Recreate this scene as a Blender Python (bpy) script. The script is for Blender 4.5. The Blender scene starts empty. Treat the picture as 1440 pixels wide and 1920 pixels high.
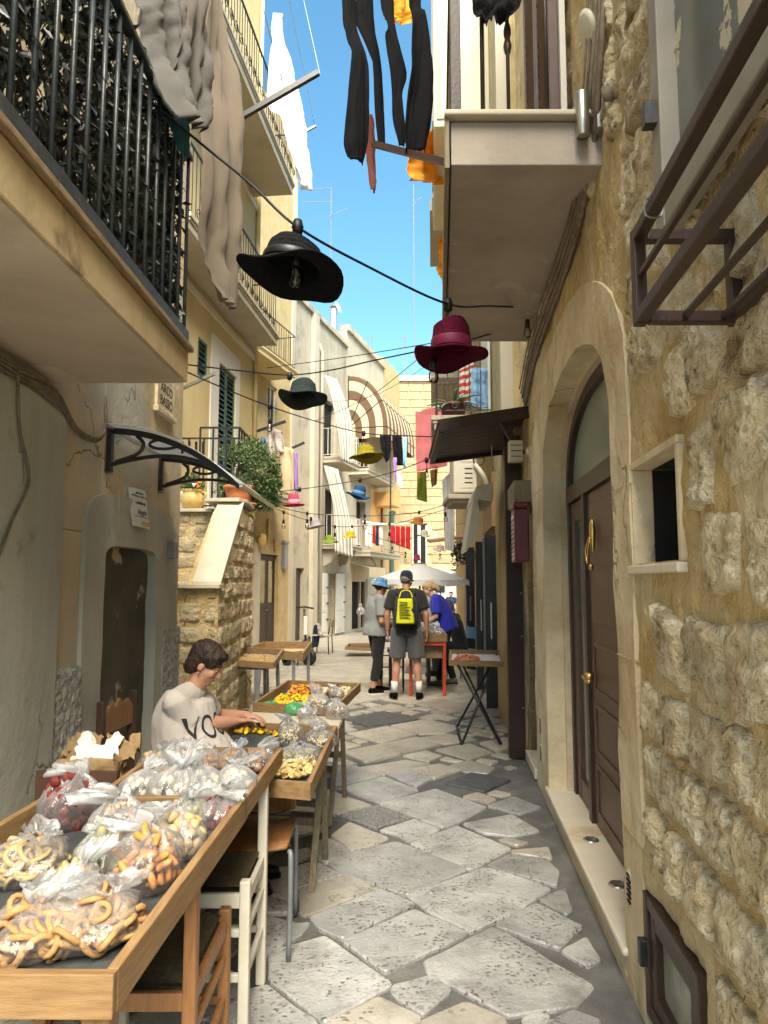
import bpy, bmesh, math, random
from mathutils import Vector, Matrix, noise, Euler
V = Vector
R = math.radians
random.seed(7)
sc = bpy.context.scene
C = sc.collection

# ------------------------------------------------------------------ camera, sky, sun, exposure
FPX = 1331.0; PITCH = math.atan(132 / FPX); EYE = 1.6
cd = bpy.data.cameras.new('camera'); cam = bpy.data.objects.new('camera', cd); C.objects.link(cam)
cd.lens = FPX / 1920 * 36; cd.sensor_width = 36; cd.clip_start = .05; cd.clip_end = 500
cam.location = (0, 0, EYE); cam.rotation_euler = (math.pi / 2 + PITCH, 0, 0)
sc.camera = cam
SUN_EL, SUN_AZ = R(50), R(169)          # azimuth measured clockwise from +Y (view direction)
w = bpy.data.worlds.new('World'); sc.world = w; w.use_nodes = True
nt = w.node_tree; bg = nt.nodes['Background']
sky = nt.nodes.new('ShaderNodeTexSky'); sky.sky_type = 'NISHITA'; sky.sun_disc = False
sky.sun_elevation = SUN_EL; sky.sun_rotation = SUN_AZ
sky.air_density = 1.0; sky.dust_density = 0.0; sky.ozone_density = 3.0
hsv = nt.nodes.new('ShaderNodeHueSaturation'); hsv.inputs['Hue'].default_value = .478; hsv.inputs['Saturation'].default_value = 1.12; hsv.inputs['Value'].default_value = .9
nt.links.new(sky.outputs[0], hsv.inputs['Color']); nt.links.new(hsv.outputs[0], bg.inputs[0])
bg.inputs[1].default_value = 0.12
sd = bpy.data.lights.new('sun', 'SUN'); sd.energy = 5.0; sd.angle = R(45); sd.color = (1, .90, .73)
sun = bpy.data.objects.new('sun', sd); C.objects.link(sun)
sdir = V((math.sin(SUN_AZ) * math.cos(SUN_EL), math.cos(SUN_AZ) * math.cos(SUN_EL), math.sin(SUN_EL)))
sun.rotation_euler = sdir.to_track_quat('Z', 'Y').to_euler(); sun.location = (0, -4, 30)
sc.view_settings.view_transform = 'Standard'; sc.view_settings.look = 'None'
sc.view_settings.exposure = 1.62; sc.view_settings.gamma = 1
sc.render.engine = 'CYCLES'
cy = sc.cycles
cy.use_denoising = True; cy.use_adaptive_sampling = True; cy.adaptive_threshold = .03
cy.max_bounces = 8; cy.diffuse_bounces = 4; cy.glossy_bounces = 2; cy.transmission_bounces = 6; cy.transparent_max_bounces = 16
cy.caustics_reflective = False; cy.caustics_refractive = False

# ------------------------------------------------------------------ placing helpers (pixel of the photograph + real distance)
_c, _s = math.cos(PITCH), math.sin(PITCH)
def ray(px, py):
    u = (px - 720) / FPX; v = (960 - py) / FPX
    return V((u, _c - v * _s, _s + v * _c))
def P(px, py, Y):
    d = ray(px, py); d *= Y / d.y
    return V((d.x, Y, EYE + d.z))
def G(px, py, z=0.0):
    d = ray(px, py); d *= (z - EYE) / d.z
    return V((d.x, d.y, z))
def Wp(px, py, a, b):
    d = ray(px, py); d *= a / (d.x - b * d.y)
    return V((d.x, d.y, EYE + d.z))
def gz(Y):
    return 0.0 if Y < 12 else -.022 * (min(Y, 40) - 12)
LWX = -1.62; RA, RB = .72, .09; FA, FB = -9.0, .28; QA, QB = .80, .068
def LW(s, z, d=0): return V((LWX + d, s, z))
def RW(s, z, d=0): return V((RA + RB * s - d, s + d * RB, z))
def FW(s, z, d=0): return V((FA + FB * s + .963 * d, s - .27 * d, z))
def QW(s, z, d=0): return V((QA + QB * s - d, s + d * QB, z))

# ------------------------------------------------------------------ mesh helpers
class MB:
    def __init__(s): s.v = []; s.f = []
    def add(s, vs, fs):
        o = len(s.v); s.v += [V(q) for q in vs]; s.f += [[i + o for i in q] for q in fs]; return s
    HX = [(0, 3, 2, 1), (4, 5, 6, 7), (0, 1, 5, 4), (1, 2, 6, 5), (2, 3, 7, 6), (3, 0, 4, 7)]
    def hexa(s, p): return s.add(p, s.HX)
    def box(s, c, d, M=None):
        x, y, z = d[0] / 2, d[1] / 2, d[2] / 2
        p = [V(q) for q in ((-x, -y, -z), (x, -y, -z), (x, y, -z), (-x, y, -z), (-x, -y, z), (x, -y, z), (x, y, z), (-x, y, z))]
        if M is not None: p = [M @ q for q in p]
        return s.add([q + V(c) for q in p], s.HX)
    def bx(s, a, b):
        return s.box([(a[i] + b[i]) / 2 for i in range(3)], [abs(b[i] - a[i]) for i in range(3)])
    def wbox(s, fr, s0, s1, z0, z1, d0, d1):
        """box on a wall frame fr(s, z, d)"""
        return s.hexa([fr(s0, z0, d0), fr(s1, z0, d0), fr(s1, z0, d1), fr(s0, z0, d1), fr(s0, z1, d0), fr(s1, z1, d0), fr(s1, z1, d1), fr(s0, z1, d1)])
    def bar(s, a, b, wd, ht, up=(0, 0, 1)):
        a, b = V(a), V(b); t = (b - a).normalized(); u = V(up)
        if abs(t.dot(u)) > .98: u = V((0, 1, 0))
        x = t.cross(u).normalized(); y = x.cross(t)
        p = []
        for q in (a, b):
            for i, j in ((-1, -1), (1, -1), (1, 1), (-1, 1)): p.append(q + x * i * wd / 2 + y * j * ht / 2)
        return s.hexa(p)
    def tube(s, pts, r, n=8, cap=True):
        pts = [V(q) for q in pts]; m = len(pts)
        rs = r if isinstance(r, (list, tuple)) else [r] * m
        t0 = (pts[1] - pts[0]).normalized(); a = t0.orthogonal().normalized()
        vs = []
        for i in range(m):
            t = (pts[min(i + 1, m - 1)] - pts[max(i - 1, 0)])
            t = t.normalized() if t.length > 1e-9 else t0
            a = (a - t * a.dot(t)); a = a.normalized() if a.length > 1e-6 else t.orthogonal().normalized()
            b = t.cross(a)
            for k in range(n):
                g = 2 * math.pi * k / n
                vs.append(pts[i] + (a * math.cos(g) + b * math.sin(g)) * rs[i])
        fs = [(i * n + k, i * n + (k + 1) % n, (i + 1) * n + (k + 1) % n, (i + 1) * n + k) for i in range(m - 1) for k in range(n)]
        if cap: fs += [tuple(range(n))[::-1], tuple((m - 1) * n + k for k in range(n))]
        return s.add(vs, fs)
    def lathe(s, prof, n=24, M=None, c=(0, 0, 0), fn=None):
        vs = []; c = V(c)
        for r, z in prof:
            for k in range(n):
                g = 2 * math.pi * k / n
                q = V((r * math.cos(g), r * math.sin(g), z))
                if fn: q = fn(q, g)
                if M is not None: q = M @ q
                vs.append(q + c)
        m = len(prof)
        fs = [(i * n + k, i * n + (k + 1) % n, (i + 1) * n + (k + 1) % n, (i + 1) * n + k) for i in range(m - 1) for k in range(n)]
        return s.add(vs, fs)
    def grid(s, fn, nu, nv, skip=None):
        vs = [fn(i / nu, j / nv) for j in range(nv + 1) for i in range(nu + 1)]
        fs = [(j * (nu + 1) + i, j * (nu + 1) + i + 1, (j + 1) * (nu + 1) + i + 1, (j + 1) * (nu + 1) + i)
              for j in range(nv) for i in range(nu) if not (skip and skip((i + .5) / nu, (j + .5) / nv))]
        return s.add(vs, fs)
    def prism(s, poly, vec):
        n = len(poly); vec = V(vec); poly = [V(q) for q in poly]
        fs = [tuple(range(n))[::-1], tuple(range(n, 2 * n))] + [(i, (i + 1) % n, n + (i + 1) % n, n + i) for i in range(n)]
        return s.add(poly + [q + vec for q in poly], fs)
    def ell(s, c, r, M=None, nu=14, nv=9):
        c = V(c); vs = []; fs = []
        for j in range(nv + 1):
            ph = math.pi * j / nv
            for i in range(nu):
                g = 2 * math.pi * i / nu
                q = V((math.sin(ph) * math.cos(g) * r[0], math.sin(ph) * math.sin(g) * r[1], -math.cos(ph) * r[2]))
                vs.append((M @ q if M is not None else q) + c)
        for j in range(nv):
            for i in range(nu): fs.append((j * nu + i, j * nu + (i + 1) % nu, (j + 1) * nu + (i + 1) % nu, (j + 1) * nu + i))
        return s.add(vs, fs)
    def cone(s, a, ra, b, rb, nu=14):
        """tapered capsule"""
        a, b = V(a), V(b); L = (b - a).length; t = (b - a).normalized() if L > 1e-6 else V((0, 0, 1))
        pts = []; rs = []
        for k in range(4):
            g = math.pi / 2 * k / 4; pts.append(a - t * ra * math.cos(g)); rs.append(max(ra * math.sin(g), .001))
        pts.append(a); rs.append(ra); pts.append(b); rs.append(rb)
        for k in range(3, -1, -1):
            g = math.pi / 2 * k / 4; pts.append(b + t * rb * math.cos(g)); rs.append(max(rb * math.sin(g), .001))
        return s.tube(pts, rs, nu)
    def mesh(s, name):
        me = bpy.data.meshes.new(name); me.from_pydata([tuple(q) for q in s.v], [], s.f); me.validate(); return me
    def build(s, name, mat, parent=None, smooth=False, bev=0, world=True, fix=True):
        me = s.mesh(name)
        if fix:
            b = bmesh.new(); b.from_mesh(me); bmesh.ops.recalc_face_normals(b, faces=b.faces); b.to_mesh(me); b.free()
        return link(name, me, mat, parent, smooth, bev, world)
def wm(o):
    m = o.matrix_basis.copy()
    return (wm(o.parent) @ o.matrix_parent_inverse @ m) if o.parent else m
def link(name, me, mat, parent=None, smooth=False, bev=0, world=True):
    o = bpy.data.objects.new(name, me); C.objects.link(o)
    if mat is not None:
        me.materials.clear(); me.materials.append(mat)
    if smooth:
        for q in me.polygons: q.use_smooth = True
    if bev:
        m = o.modifiers.new('bevel', 'BEVEL'); m.width = bev; m.segments = 2; m.limit_method = 'ANGLE'; m.angle_limit = R(40)
    if parent:
        o.parent = parent
        if world: o.matrix_parent_inverse = wm(parent).inverted()
    return o
def inst(src, parent=None, loc=None, rot=None, scale=None, world=True):
    """a copy of one mesh object that shares its mesh data"""
    o = src.copy(); C.objects.link(o); o.parent = None; o.matrix_parent_inverse = Matrix.Identity(4)
    if loc is not None: o.location = loc
    if rot is not None: o.rotation_euler = rot
    if scale is not None: o.scale = scale
    if parent:
        o.parent = parent
        if world: o.matrix_parent_inverse = wm(parent).inverted()
    return o
def th(name, label, cat, loc=(0, 0, 0), rz=0, group=None):
    o = bpy.data.objects.new(name, None); C.objects.link(o); o.empty_display_size = .1
    o.location = loc; o.rotation_euler = (0, 0, rz)
    return tag(o, label, cat, group)
def tag(o, label, cat, group=None):
    o['label'] = label; o['category'] = cat
    if group: o['group'] = group
    return o
def struct(o): o['kind'] = 'structure'; return o
def stuff(o): o['kind'] = 'stuff'; return o
def dup(root, loc, rz=None, label=None, group=None):
    def cp(o, par):
        c = o.copy(); C.objects.link(c); c.parent = par
        for ch in list(o.children): cp(ch, c)
        return c
    r = cp(root, None); r.location = loc
    if rz is not None: r.rotation_euler = (0, 0, rz)
    if label: r['label'] = label
    if group: r['group'] = group
    return r
def blob(mb, voxel=.012, smooth=6, fn=None):
    """one continuous skin round a set of overlapping shapes"""
    me = mb.mesh('tmp'); o = bpy.data.objects.new('tmp', me); C.objects.link(o)
    m = o.modifiers.new('r', 'REMESH'); m.mode = 'VOXEL'; m.voxel_size = voxel
    if smooth:
        s_ = o.modifiers.new('s', 'SMOOTH'); s_.iterations = smooth; s_.factor = .5
    dg = bpy.context.evaluated_depsgraph_get()
    out = bpy.data.meshes.new_from_object(o.evaluated_get(dg))
    bpy.data.objects.remove(o); bpy.data.meshes.remove(me)
    if fn:
        out.update()
        nn = [q.normal.copy() for q in out.vertices]
        for q, n_ in zip(out.vertices, nn): q.co = fn(q.co.copy(), n_)
    return out
def nz(p, s=1.0): return noise.noise(V(p) * s)
def fr(p, s=1.0, o=4): return noise.fractal(V(p) * s, .9, 2.1, o)
def catmull(pts, n=6):
    pts = [V(q) for q in pts]; out = []
    for i in range(len(pts) - 1):
        p0, p1, p2, p3 = pts[max(i - 1, 0)], pts[i], pts[i + 1], pts[min(i + 2, len(pts) - 1)]
        for k in range(n):
            t = k / n
            out.append(.5 * ((2 * p1) + (p2 - p0) * t + (2 * p0 - 5 * p1 + 4 * p2 - p3) * t * t + (3 * p1 - p0 - 3 * p2 + p3) * t ** 3))
    out.append(pts[-1]); return out
def textmesh(body, size, extrude=.002, align='CENTER'):
    cu = bpy.data.curves.new('t', 'FONT'); cu.body = body; cu.size = size; cu.extrude = extrude; cu.align_x = align; cu.align_y = 'CENTER'
    o = bpy.data.objects.new('t', cu); C.objects.link(o)
    dg = bpy.context.evaluated_depsgraph_get()
    me = bpy.data.meshes.new_from_object(o.evaluated_get(dg)); bpy.data.objects.remove(o)
    return me
def frameM(o, x, y):
    """matrix whose local x,y axes are the world vectors x,y, at o"""
    x = V(x).normalized(); y = V(y); z = x.cross(y).normalized(); y = z.cross(x)
    m = Matrix.Identity(4)
    for i in range(3): m[i][0] = x[i]; m[i][1] = y[i]; m[i][2] = z[i]; m[i][3] = o[i]
    return m
def tlabel(parent, name, body, size, mat, o, x, y, extrude=.002, align='CENTER'):
    me = textmesh(body, size, extrude, align); me.transform(frameM(o, x, y)); return link(name, me, mat, parent)

# ------------------------------------------------------------------ materials
def M(name, c1, c2=None, scale=4, rough=.75, bump=0, bscale=40, metal=0, c3=None, s3=1.2, t3=.55, w3=.12, rnd=0, spec=.4, stretch=None, pit=0, pscale=60, sheen=0, bump2=0, b2scale=8, trl=0, detail=4, streak=0, crack=0):
    m = bpy.data.materials.new(name); m.use_nodes = True; t = m.node_tree; N = t.nodes; L = t.links
    b = N['Principled BSDF']; b.inputs['Roughness'].default_value = rough; b.inputs['Metallic'].default_value = metal
    b.inputs['Specular IOR Level'].default_value = spec
    if sheen: b.inputs['Sheen Weight'].default_value = sheen
    tc = N.new('ShaderNodeTexCoord'); co = tc.outputs['Object']
    oi = N.new('ShaderNodeObjectInfo')
    off = N.new('ShaderNodeVectorMath'); off.operation = 'MULTIPLY_ADD'
    L.new(oi.outputs['Random'], off.inputs[0]); off.inputs[1].default_value = (17, 31, 11); L.new(co, off.inputs[2])
    co = off.outputs[0] if rnd else co
    if stretch:
        mp = N.new('ShaderNodeMapping'); L.new(co, mp.inputs[0]); mp.inputs['Scale'].default_value = stretch; cs = mp.outputs[0]
    else: cs = co
    def noi(vec, s, d=detail, rg=.6):
        n = N.new('ShaderNodeTexNoise'); L.new(vec, n.inputs['Vector']); n.inputs['Scale'].default_value = s; n.inputs['Detail'].default_value = d; n.inputs['Roughness'].default_value = rg
        return n.outputs['Fac']
    def ramp(fac, a, bb, p0=.35, p1=.65):
        r = N.new('ShaderNodeValToRGB'); L.new(fac, r.inputs[0]); e = r.color_ramp.elements
        e[0].position = p0; e[1].position = p1; e[0].color = (*a, 1); e[1].color = (*bb, 1); return r.outputs[0]
    col = None
    if c2 is not None: col = ramp(noi(cs, scale), c1, c2)
    else:
        rgb = N.new('ShaderNodeRGB'); rgb.outputs[0].default_value = (*c1, 1); col = rgb.outputs[0]
    if c3 is not None:
        f = N.new('ShaderNodeMapRange'); L.new(noi(co, s3, 8, .65), f.inputs[0]); f.inputs[1].default_value = t3 - w3 / 2; f.inputs[2].default_value = t3 + w3 / 2
        mx = N.new('ShaderNodeMix'); mx.data_type = 'RGBA'; L.new(f.outputs[0], mx.inputs[0]); L.new(col, mx.inputs[6]); mx.inputs[7].default_value = (*c3, 1); col = mx.outputs[2]
    hgt = None
    if pit:
        vo = N.new('ShaderNodeTexVoronoi'); vo.inputs['Scale'].default_value = pscale; vo.inputs['Randomness'].default_value = 1
        d2 = N.new('ShaderNodeVectorMath'); d2.operation = 'MULTIPLY_ADD'
        nn = N.new('ShaderNodeTexNoise'); L.new(co, nn.inputs['Vector']); nn.inputs['Scale'].default_value = pscale * .4
        L.new(nn.outputs['Color'], d2.inputs[0]); d2.inputs[1].default_value = (.06,) * 3; L.new(co, d2.inputs[2]); L.new(d2.outputs[0], vo.inputs['Vector'])
        f = N.new('ShaderNodeMapRange'); L.new(vo.outputs['Distance'], f.inputs[0]); f.inputs[1].default_value = .16; f.inputs[2].default_value = .46
        g = N.new('ShaderNodeMapRange'); L.new(noi(co, 5, 3), g.inputs[0]); g.inputs[1].default_value = .42; g.inputs[2].default_value = .58; g.inputs[3].default_value = 1; g.inputs[4].default_value = 0
        mxx = N.new('ShaderNodeMath'); mxx.operation = 'MAXIMUM'; L.new(f.outputs[0], mxx.inputs[0]); L.new(g.outputs[0], mxx.inputs[1])
        hgt = mxx.outputs[0]
        mx = N.new('ShaderNodeMix'); mx.data_type = 'RGBA'; mx.blend_type = 'MULTIPLY'; mx.inputs[0].default_value = pit
        L.new(col, mx.inputs[6]); cr = ramp(hgt, (.3, .28, .25), (1, 1, 1), 0, .8); L.new(cr, mx.inputs[7]); col = mx.outputs[2]
    if streak:
        mp2 = N.new('ShaderNodeMapping'); L.new(co, mp2.inputs[0]); mp2.inputs['Scale'].default_value = (2.6, 2.6, .35)
        sr = ramp(noi(mp2.outputs[0], 1.0, 5, .6), (1, 1, 1), (.5, .45, .38), .48, .80); mx = N.new('ShaderNodeMix'); mx.data_type = 'RGBA'; mx.blend_type = 'MULTIPLY'; mx.inputs[0].default_value = streak; L.new(col, mx.inputs[6]); L.new(sr, mx.inputs[7]); col = mx.outputs[2]
    crk = None
    if crack:
        vo2 = N.new('ShaderNodeTexVoronoi'); vo2.feature = 'DISTANCE_TO_EDGE'; vo2.inputs['Scale'].default_value = crack
        d3 = N.new('ShaderNodeVectorMath'); d3.operation = 'MULTIPLY_ADD'; n3 = N.new('ShaderNodeTexNoise'); L.new(co, n3.inputs['Vector']); n3.inputs['Scale'].default_value = 4; n3.inputs['Detail'].default_value = 5
        L.new(n3.outputs['Color'], d3.inputs[0]); d3.inputs[1].default_value = (.5,) * 3; L.new(co, d3.inputs[2]); L.new(d3.outputs[0], vo2.inputs['Vector'])
        f2 = N.new('ShaderNodeMapRange'); L.new(vo2.outputs['Distance'], f2.inputs[0]); f2.inputs[1].default_value = 0; f2.inputs[2].default_value = .012
        g2 = N.new('ShaderNodeMapRange'); L.new(noi(co, 1.1, 3), g2.inputs[0]); g2.inputs[1].default_value = .5; g2.inputs[2].default_value = .56; g2.inputs[3].default_value = 1; g2.inputs[4].default_value = 0
        mm = N.new('ShaderNodeMath'); mm.operation = 'MAXIMUM'; L.new(f2.outputs[0], mm.inputs[0]); L.new(g2.outputs[0], mm.inputs[1]); crk = mm.outputs[0]
        mx = N.new('ShaderNodeMix'); mx.data_type = 'RGBA'; mx.blend_type = 'MULTIPLY'; mx.inputs[0].default_value = .7; L.new(col, mx.inputs[6]); L.new(ramp(crk, (.25, .2, .15), (1, 1, 1), 0, 1), mx.inputs[7]); col = mx.outputs[2]
    if rnd:
        h = N.new('ShaderNodeHueSaturation'); mr = N.new('ShaderNodeMapRange'); L.new(oi.outputs['Random'], mr.inputs[0])
        mr.inputs[3].default_value = 1 - rnd; mr.inputs[4].default_value = 1 + rnd; L.new(mr.outputs[0], h.inputs['Value']); L.new(col, h.inputs['Color']); col = h.outputs[0]
    L.new(col, b.inputs['Base Color'])
    nrm = None
    for s_, st, dist in ((bscale, bump, .012), (b2scale, bump2, .05)):
        if st:
            bp = N.new('ShaderNodeBump'); bp.inputs['Strength'].default_value = st; bp.inputs['Distance'].default_value = dist
            L.new(noi(cs, s_, 5, .62), bp.inputs['Height'])
            if nrm: L.new(nrm, bp.inputs['Normal'])
            nrm = bp.outputs[0]
    if hgt is not None:
        bp = N.new('ShaderNodeBump'); bp.inputs['Strength'].default_value = .5; bp.inputs['Distance'].default_value = .006; L.new(hgt, bp.inputs['Height'])
        if nrm: L.new(nrm, bp.inputs['Normal'])
        nrm = bp.outputs[0]
    if crk is not None:
        bp = N.new('ShaderNodeBump'); bp.inputs['Strength'].default_value = .8; bp.inputs['Distance'].default_value = .01; L.new(crk, bp.inputs['Height'])
        if nrm: L.new(nrm, bp.inputs['Normal'])
        nrm = bp.outputs[0]
    if nrm: L.new(nrm, b.inputs['Normal'])
    if trl:
        tr = N.new('ShaderNodeBsdfTranslucent'); L.new(col, tr.inputs[0]); ms = N.new('ShaderNodeMixShader'); ms.inputs[0].default_value = trl
        L.new(b.outputs[0], ms.inputs[1]); L.new(tr.outputs[0], ms.inputs[2]); L.new(ms.outputs[0], N['Material Output'].inputs[0])
    return m
def Mstripe(name, ca, cb, axis, freq, duty=.5, rough=.8, trl=.25):
    m = M(name, ca, None, rough=rough); t = m.node_tree; N = t.nodes; L = t.links; b = N['Principled BSDF']
    uv = N.new('ShaderNodeUVMap'); sp = N.new('ShaderNodeSeparateXYZ'); L.new(uv.outputs[0], sp.inputs[0])
    mu = N.new('ShaderNodeMath'); mu.operation = 'MULTIPLY'; L.new(sp.outputs[axis], mu.inputs[0]); mu.inputs[1].default_value = freq
    frc = N.new('ShaderNodeMath'); frc.operation = 'FRACT'; L.new(mu.outputs[0], frc.inputs[0])
    gt = N.new('ShaderNodeMath'); gt.operation = 'GREATER_THAN'; L.new(frc.outputs[0], gt.inputs[0]); gt.inputs[1].default_value = duty
    mx = N.new('ShaderNodeMix'); mx.data_type = 'RGBA'; L.new(gt.outputs[0], mx.inputs[0]); mx.inputs[6].default_value = (*ca, 1); mx.inputs[7].default_value = (*cb, 1)
    L.new(mx.outputs[2], b.inputs['Base Color'])
    if trl:
        tr = N.new('ShaderNodeBsdfTranslucent'); L.new(mx.outputs[2], tr.inputs[0]); ms = N.new('ShaderNodeMixShader'); ms.inputs[0].default_value = trl
        L.new(b.outputs[0], ms.inputs[1]); L.new(tr.outputs[0], ms.inputs[2]); L.new(ms.outputs[0], N['Material Output'].inputs[0])
    return m
def Mfilm(name, white=.16, gl=.35, tint=(1, 1, 1)):
    m = bpy.data.materials.new(name); m.use_nodes = True; t = m.node_tree; N = t.nodes; L = t.links; N.clear()
    out = N.new('ShaderNodeOutputMaterial'); tr = N.new('ShaderNodeBsdfTransparent'); tr.inputs[0].default_value = (*tint, 1)
    g = N.new('ShaderNodeBsdfGlossy'); g.inputs['Roughness'].default_value = .16
    d = N.new('ShaderNodeBsdfDiffuse'); d.inputs[0].default_value = (.93, .94, .95, 1)
    tl = N.new('ShaderNodeBsdfTranslucent'); tl.inputs[0].default_value = (.93, .94, .95, 1)
    dm = N.new('ShaderNodeMixShader'); dm.inputs[0].default_value = .5; L.new(d.outputs[0], dm.inputs[1]); L.new(tl.outputs[0], dm.inputs[2])
    tc = N.new('ShaderNodeTexCoord'); n = N.new('ShaderNodeTexNoise'); L.new(tc.outputs['Object'], n.inputs[0]); n.inputs['Scale'].default_value = 34; n.inputs['Detail'].default_value = 4; n.inputs['Distortion'].default_value = 1.6
    bp = N.new('ShaderNodeBump'); bp.inputs['Strength'].default_value = .5; bp.inputs['Distance'].default_value = .012; L.new(n.outputs[0], bp.inputs['Height'])
    L.new(bp.outputs[0], g.inputs['Normal'])
    fz = N.new('ShaderNodeLayerWeight'); fz.inputs[0].default_value = .35; L.new(bp.outputs[0], fz.inputs['Normal'])
    mr = N.new('ShaderNodeMapRange'); L.new(fz.outputs['Facing'], mr.inputs[0]); mr.inputs[3].default_value = white * .45; mr.inputs[4].default_value = min(1, white * 3.2)
    # whiter where the film bunches at the neck: follows the film's own height
    at = N.new('ShaderNodeUVMap'); sp = N.new('ShaderNodeSeparateXYZ'); L.new(at.outputs[0], sp.inputs[0])
    ad = N.new('ShaderNodeMath'); ad.operation = 'MULTIPLY_ADD'; L.new(sp.outputs[1], ad.inputs[0]); ad.inputs[1].default_value = .36; L.new(mr.outputs[0], ad.inputs[2]); ad.use_clamp = True
    m1 = N.new('ShaderNodeMixShader'); L.new(ad.outputs[0], m1.inputs[0]); L.new(tr.outputs[0], m1.inputs[1]); L.new(dm.outputs[0], m1.inputs[2])
    fg = N.new('ShaderNodeFresnel'); fg.inputs[0].default_value = 1.5; L.new(bp.outputs[0], fg.inputs['Normal'])
    ml = N.new('ShaderNodeMath'); ml.operation = 'MULTIPLY_ADD'; L.new(fg.outputs[0], ml.inputs[0]); ml.inputs[1].default_value = .5; ml.inputs[2].default_value = gl * .12; ml.use_clamp = True
    m2 = N.new('ShaderNodeMixShader'); L.new(ml.outputs[0], m2.inputs[0]); L.new(m1.outputs[0], m2.inputs[1]); L.new(g.outputs[0], m2.inputs[2])
    L.new(m2.outputs[0], out.inputs[0]); return m
def Mglass(name, tint=(.8, .85, .85), base=.08):
    m = bpy.data.materials.new(name); m.use_nodes = True; t = m.node_tree; N = t.nodes; L = t.links; N.clear()
    out = N.new('ShaderNodeOutputMaterial'); tr = N.new('ShaderNodeBsdfTransparent'); tr.inputs[0].default_value = (*tint, 1)
    g = N.new('ShaderNodeBsdfGlossy'); g.inputs['Roughness'].default_value = .03
    fg = N.new('ShaderNodeFresnel'); fg.inputs[0].default_value = 1.5
    ml = N.new('ShaderNodeMath'); ml.operation = 'ADD'; L.new(fg.outputs[0], ml.inputs[0]); ml.inputs[1].default_value = base
    mx = N.new('ShaderNodeMixShader'); L.new(ml.outputs[0], mx.inputs[0]); L.new(tr.outputs[0], mx.inputs[1]); L.new(g.outputs[0], mx.inputs[2]); L.new(mx.outputs[0], out.inputs[0]); return m

m_cement = M('cement', (.10, .098, .093), (.18, .175, .165), 3, .85, .6, 70, c3=(.21, .20, .185), s3=2.5, t3=.6)
m_slab = M('pale_paving', (.36, .355, .345), (.53, .52, .495), 3.5, .33, .5, 55, rnd=.15, pit=.95, pscale=40, c3=(.25, .245, .235), s3=4.2, t3=.60, w3=.2, spec=.65, bump2=.25, b2scale=7)
m_slab2 = M('smooth_paving', (.40, .36, .29), (.51, .475, .40), 3, .33, .3, 40, rnd=.14, pit=.8, pscale=34, c3=(.30, .27, .215), s3=3.6, t3=.62, w3=.2, spec=.6, bump2=.2, b2scale=6)
m_slabd = M('hammered_dark_paving', (.16, .16, .155), (.34, .33, .31), 45, .6, .9, 45, rnd=.05, pit=.5, pscale=45)
m_iron = M('cast_iron_cover', (.10, .10, .10), (.15, .15, .148), 12, .55, .5, 120, metal=.3)
m_plaster = M('worn_beige_plaster', (.60, .48, .29), (.70, .59, .40), 1.6, .85, .45, 22, c3=(.47, .45, .37), s3=.8, t3=.52, w3=.12, bump2=.4, b2scale=2.5, streak=.55, crack=1.1)
m_plgrey = M('grey_cement_plaster', (.44, .43, .36), (.57, .54, .45), 1.8, .85, .4, 26, c3=(.64, .58, .45), s3=1.3, t3=.62, w3=.08, bump2=.35, b2scale=3, streak=.5)
m_plpier = M('greenish_grey_plaster', (.48, .475, .40), (.58, .565, .47), 1.4, .85, .35, 30, c3=(.38, .34, .26), s3=2.6, t3=.64, w3=.06, streak=.6, crack=1.4, bump2=.3, b2scale=3)
m_rough = M('stippled_render', (.34, .335, .29), (.60, .58, .50), 22, .95, 1.0, 48, bump2=.8, b2scale=18)
m_peel = M('dark_olive_peeling_plaster', (.075, .07, .045), (.12, .11, .075), 3, .85, .5, 25, c3=(.50, .43, .32), s3=1.25, t3=.575, w3=.02)
m_soffit = M('balcony_soffit_paint', (.52, .44, .34), (.60, .52, .41), 1.5, .9, .3, 25, c3=(.66, .58, .46), s3=1.6, t3=.60, w3=.03, streak=.5, bump2=.3, b2scale=3)
m_soffit2 = M('greyer_soffit_paint', (.34, .29, .235), (.42, .365, .30), 1.5, .9, .3, 25, c3=(.47, .42, .35), s3=1.7, t3=.61, w3=.03, bump2=.3, b2scale=3, streak=.3)
m_slabface = M('stained_slab_edge', (.56, .42, .22), (.66, .52, .31), 2.5, .85, .3, 30, c3=(.22, .15, .09), s3=2.2, t3=.64, w3=.12, streak=.8)
m_mortar = M('ochre_lime_mortar', (.52, .355, .14), (.68, .51, .26), 4, .92, 1.0, 46, c3=(.68, .57, .37), s3=1.6, t3=.55, w3=.2, bump2=1.0, b2scale=12)
m_rubble = M('rough_limestone', (0.562, 0.437, 0.250), (0.832, 0.728, 0.530), 10, .9, 1.0, 42, rnd=.16, c3=(.30, .20, .09), s3=7, t3=.60, w3=.14, bump2=1.0, b2scale=16, pit=.6, pscale=28)
m_lime = M('smooth_limestone', (.62, .50, .31), (.74, .63, .44), 2.4, .8, .5, 45, c3=(.44, .32, .17), s3=1.8, t3=.60, w3=.25, streak=.5, bump2=.4, b2scale=9, crack=.8)
m_marble = M('cream_marble', (.66, .58, .45), (.74, .68, .56), 2.5, .35, .1, 30, c3=(.56, .44, .28), s3=3, t3=.62, w3=.1)
m_stairstone = M('rock_faced_stone', (0.450, 0.351, 0.207), (0.576, 0.477, 0.315), 8, .9, 1.0, 30, rnd=.1, bump2=1.0, b2scale=14)
m_coping = M('pale_coping_stone', (0.510, 0.442, 0.323), (0.578, 0.518, 0.399), 2, .7, .2, 40)
m_yellow = M('yellow_painted_plaster', (0.568, 0.447, 0.215), (0.619, 0.499, 0.267), 1.2, .85, .15, 25, streak=.2)
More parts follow.
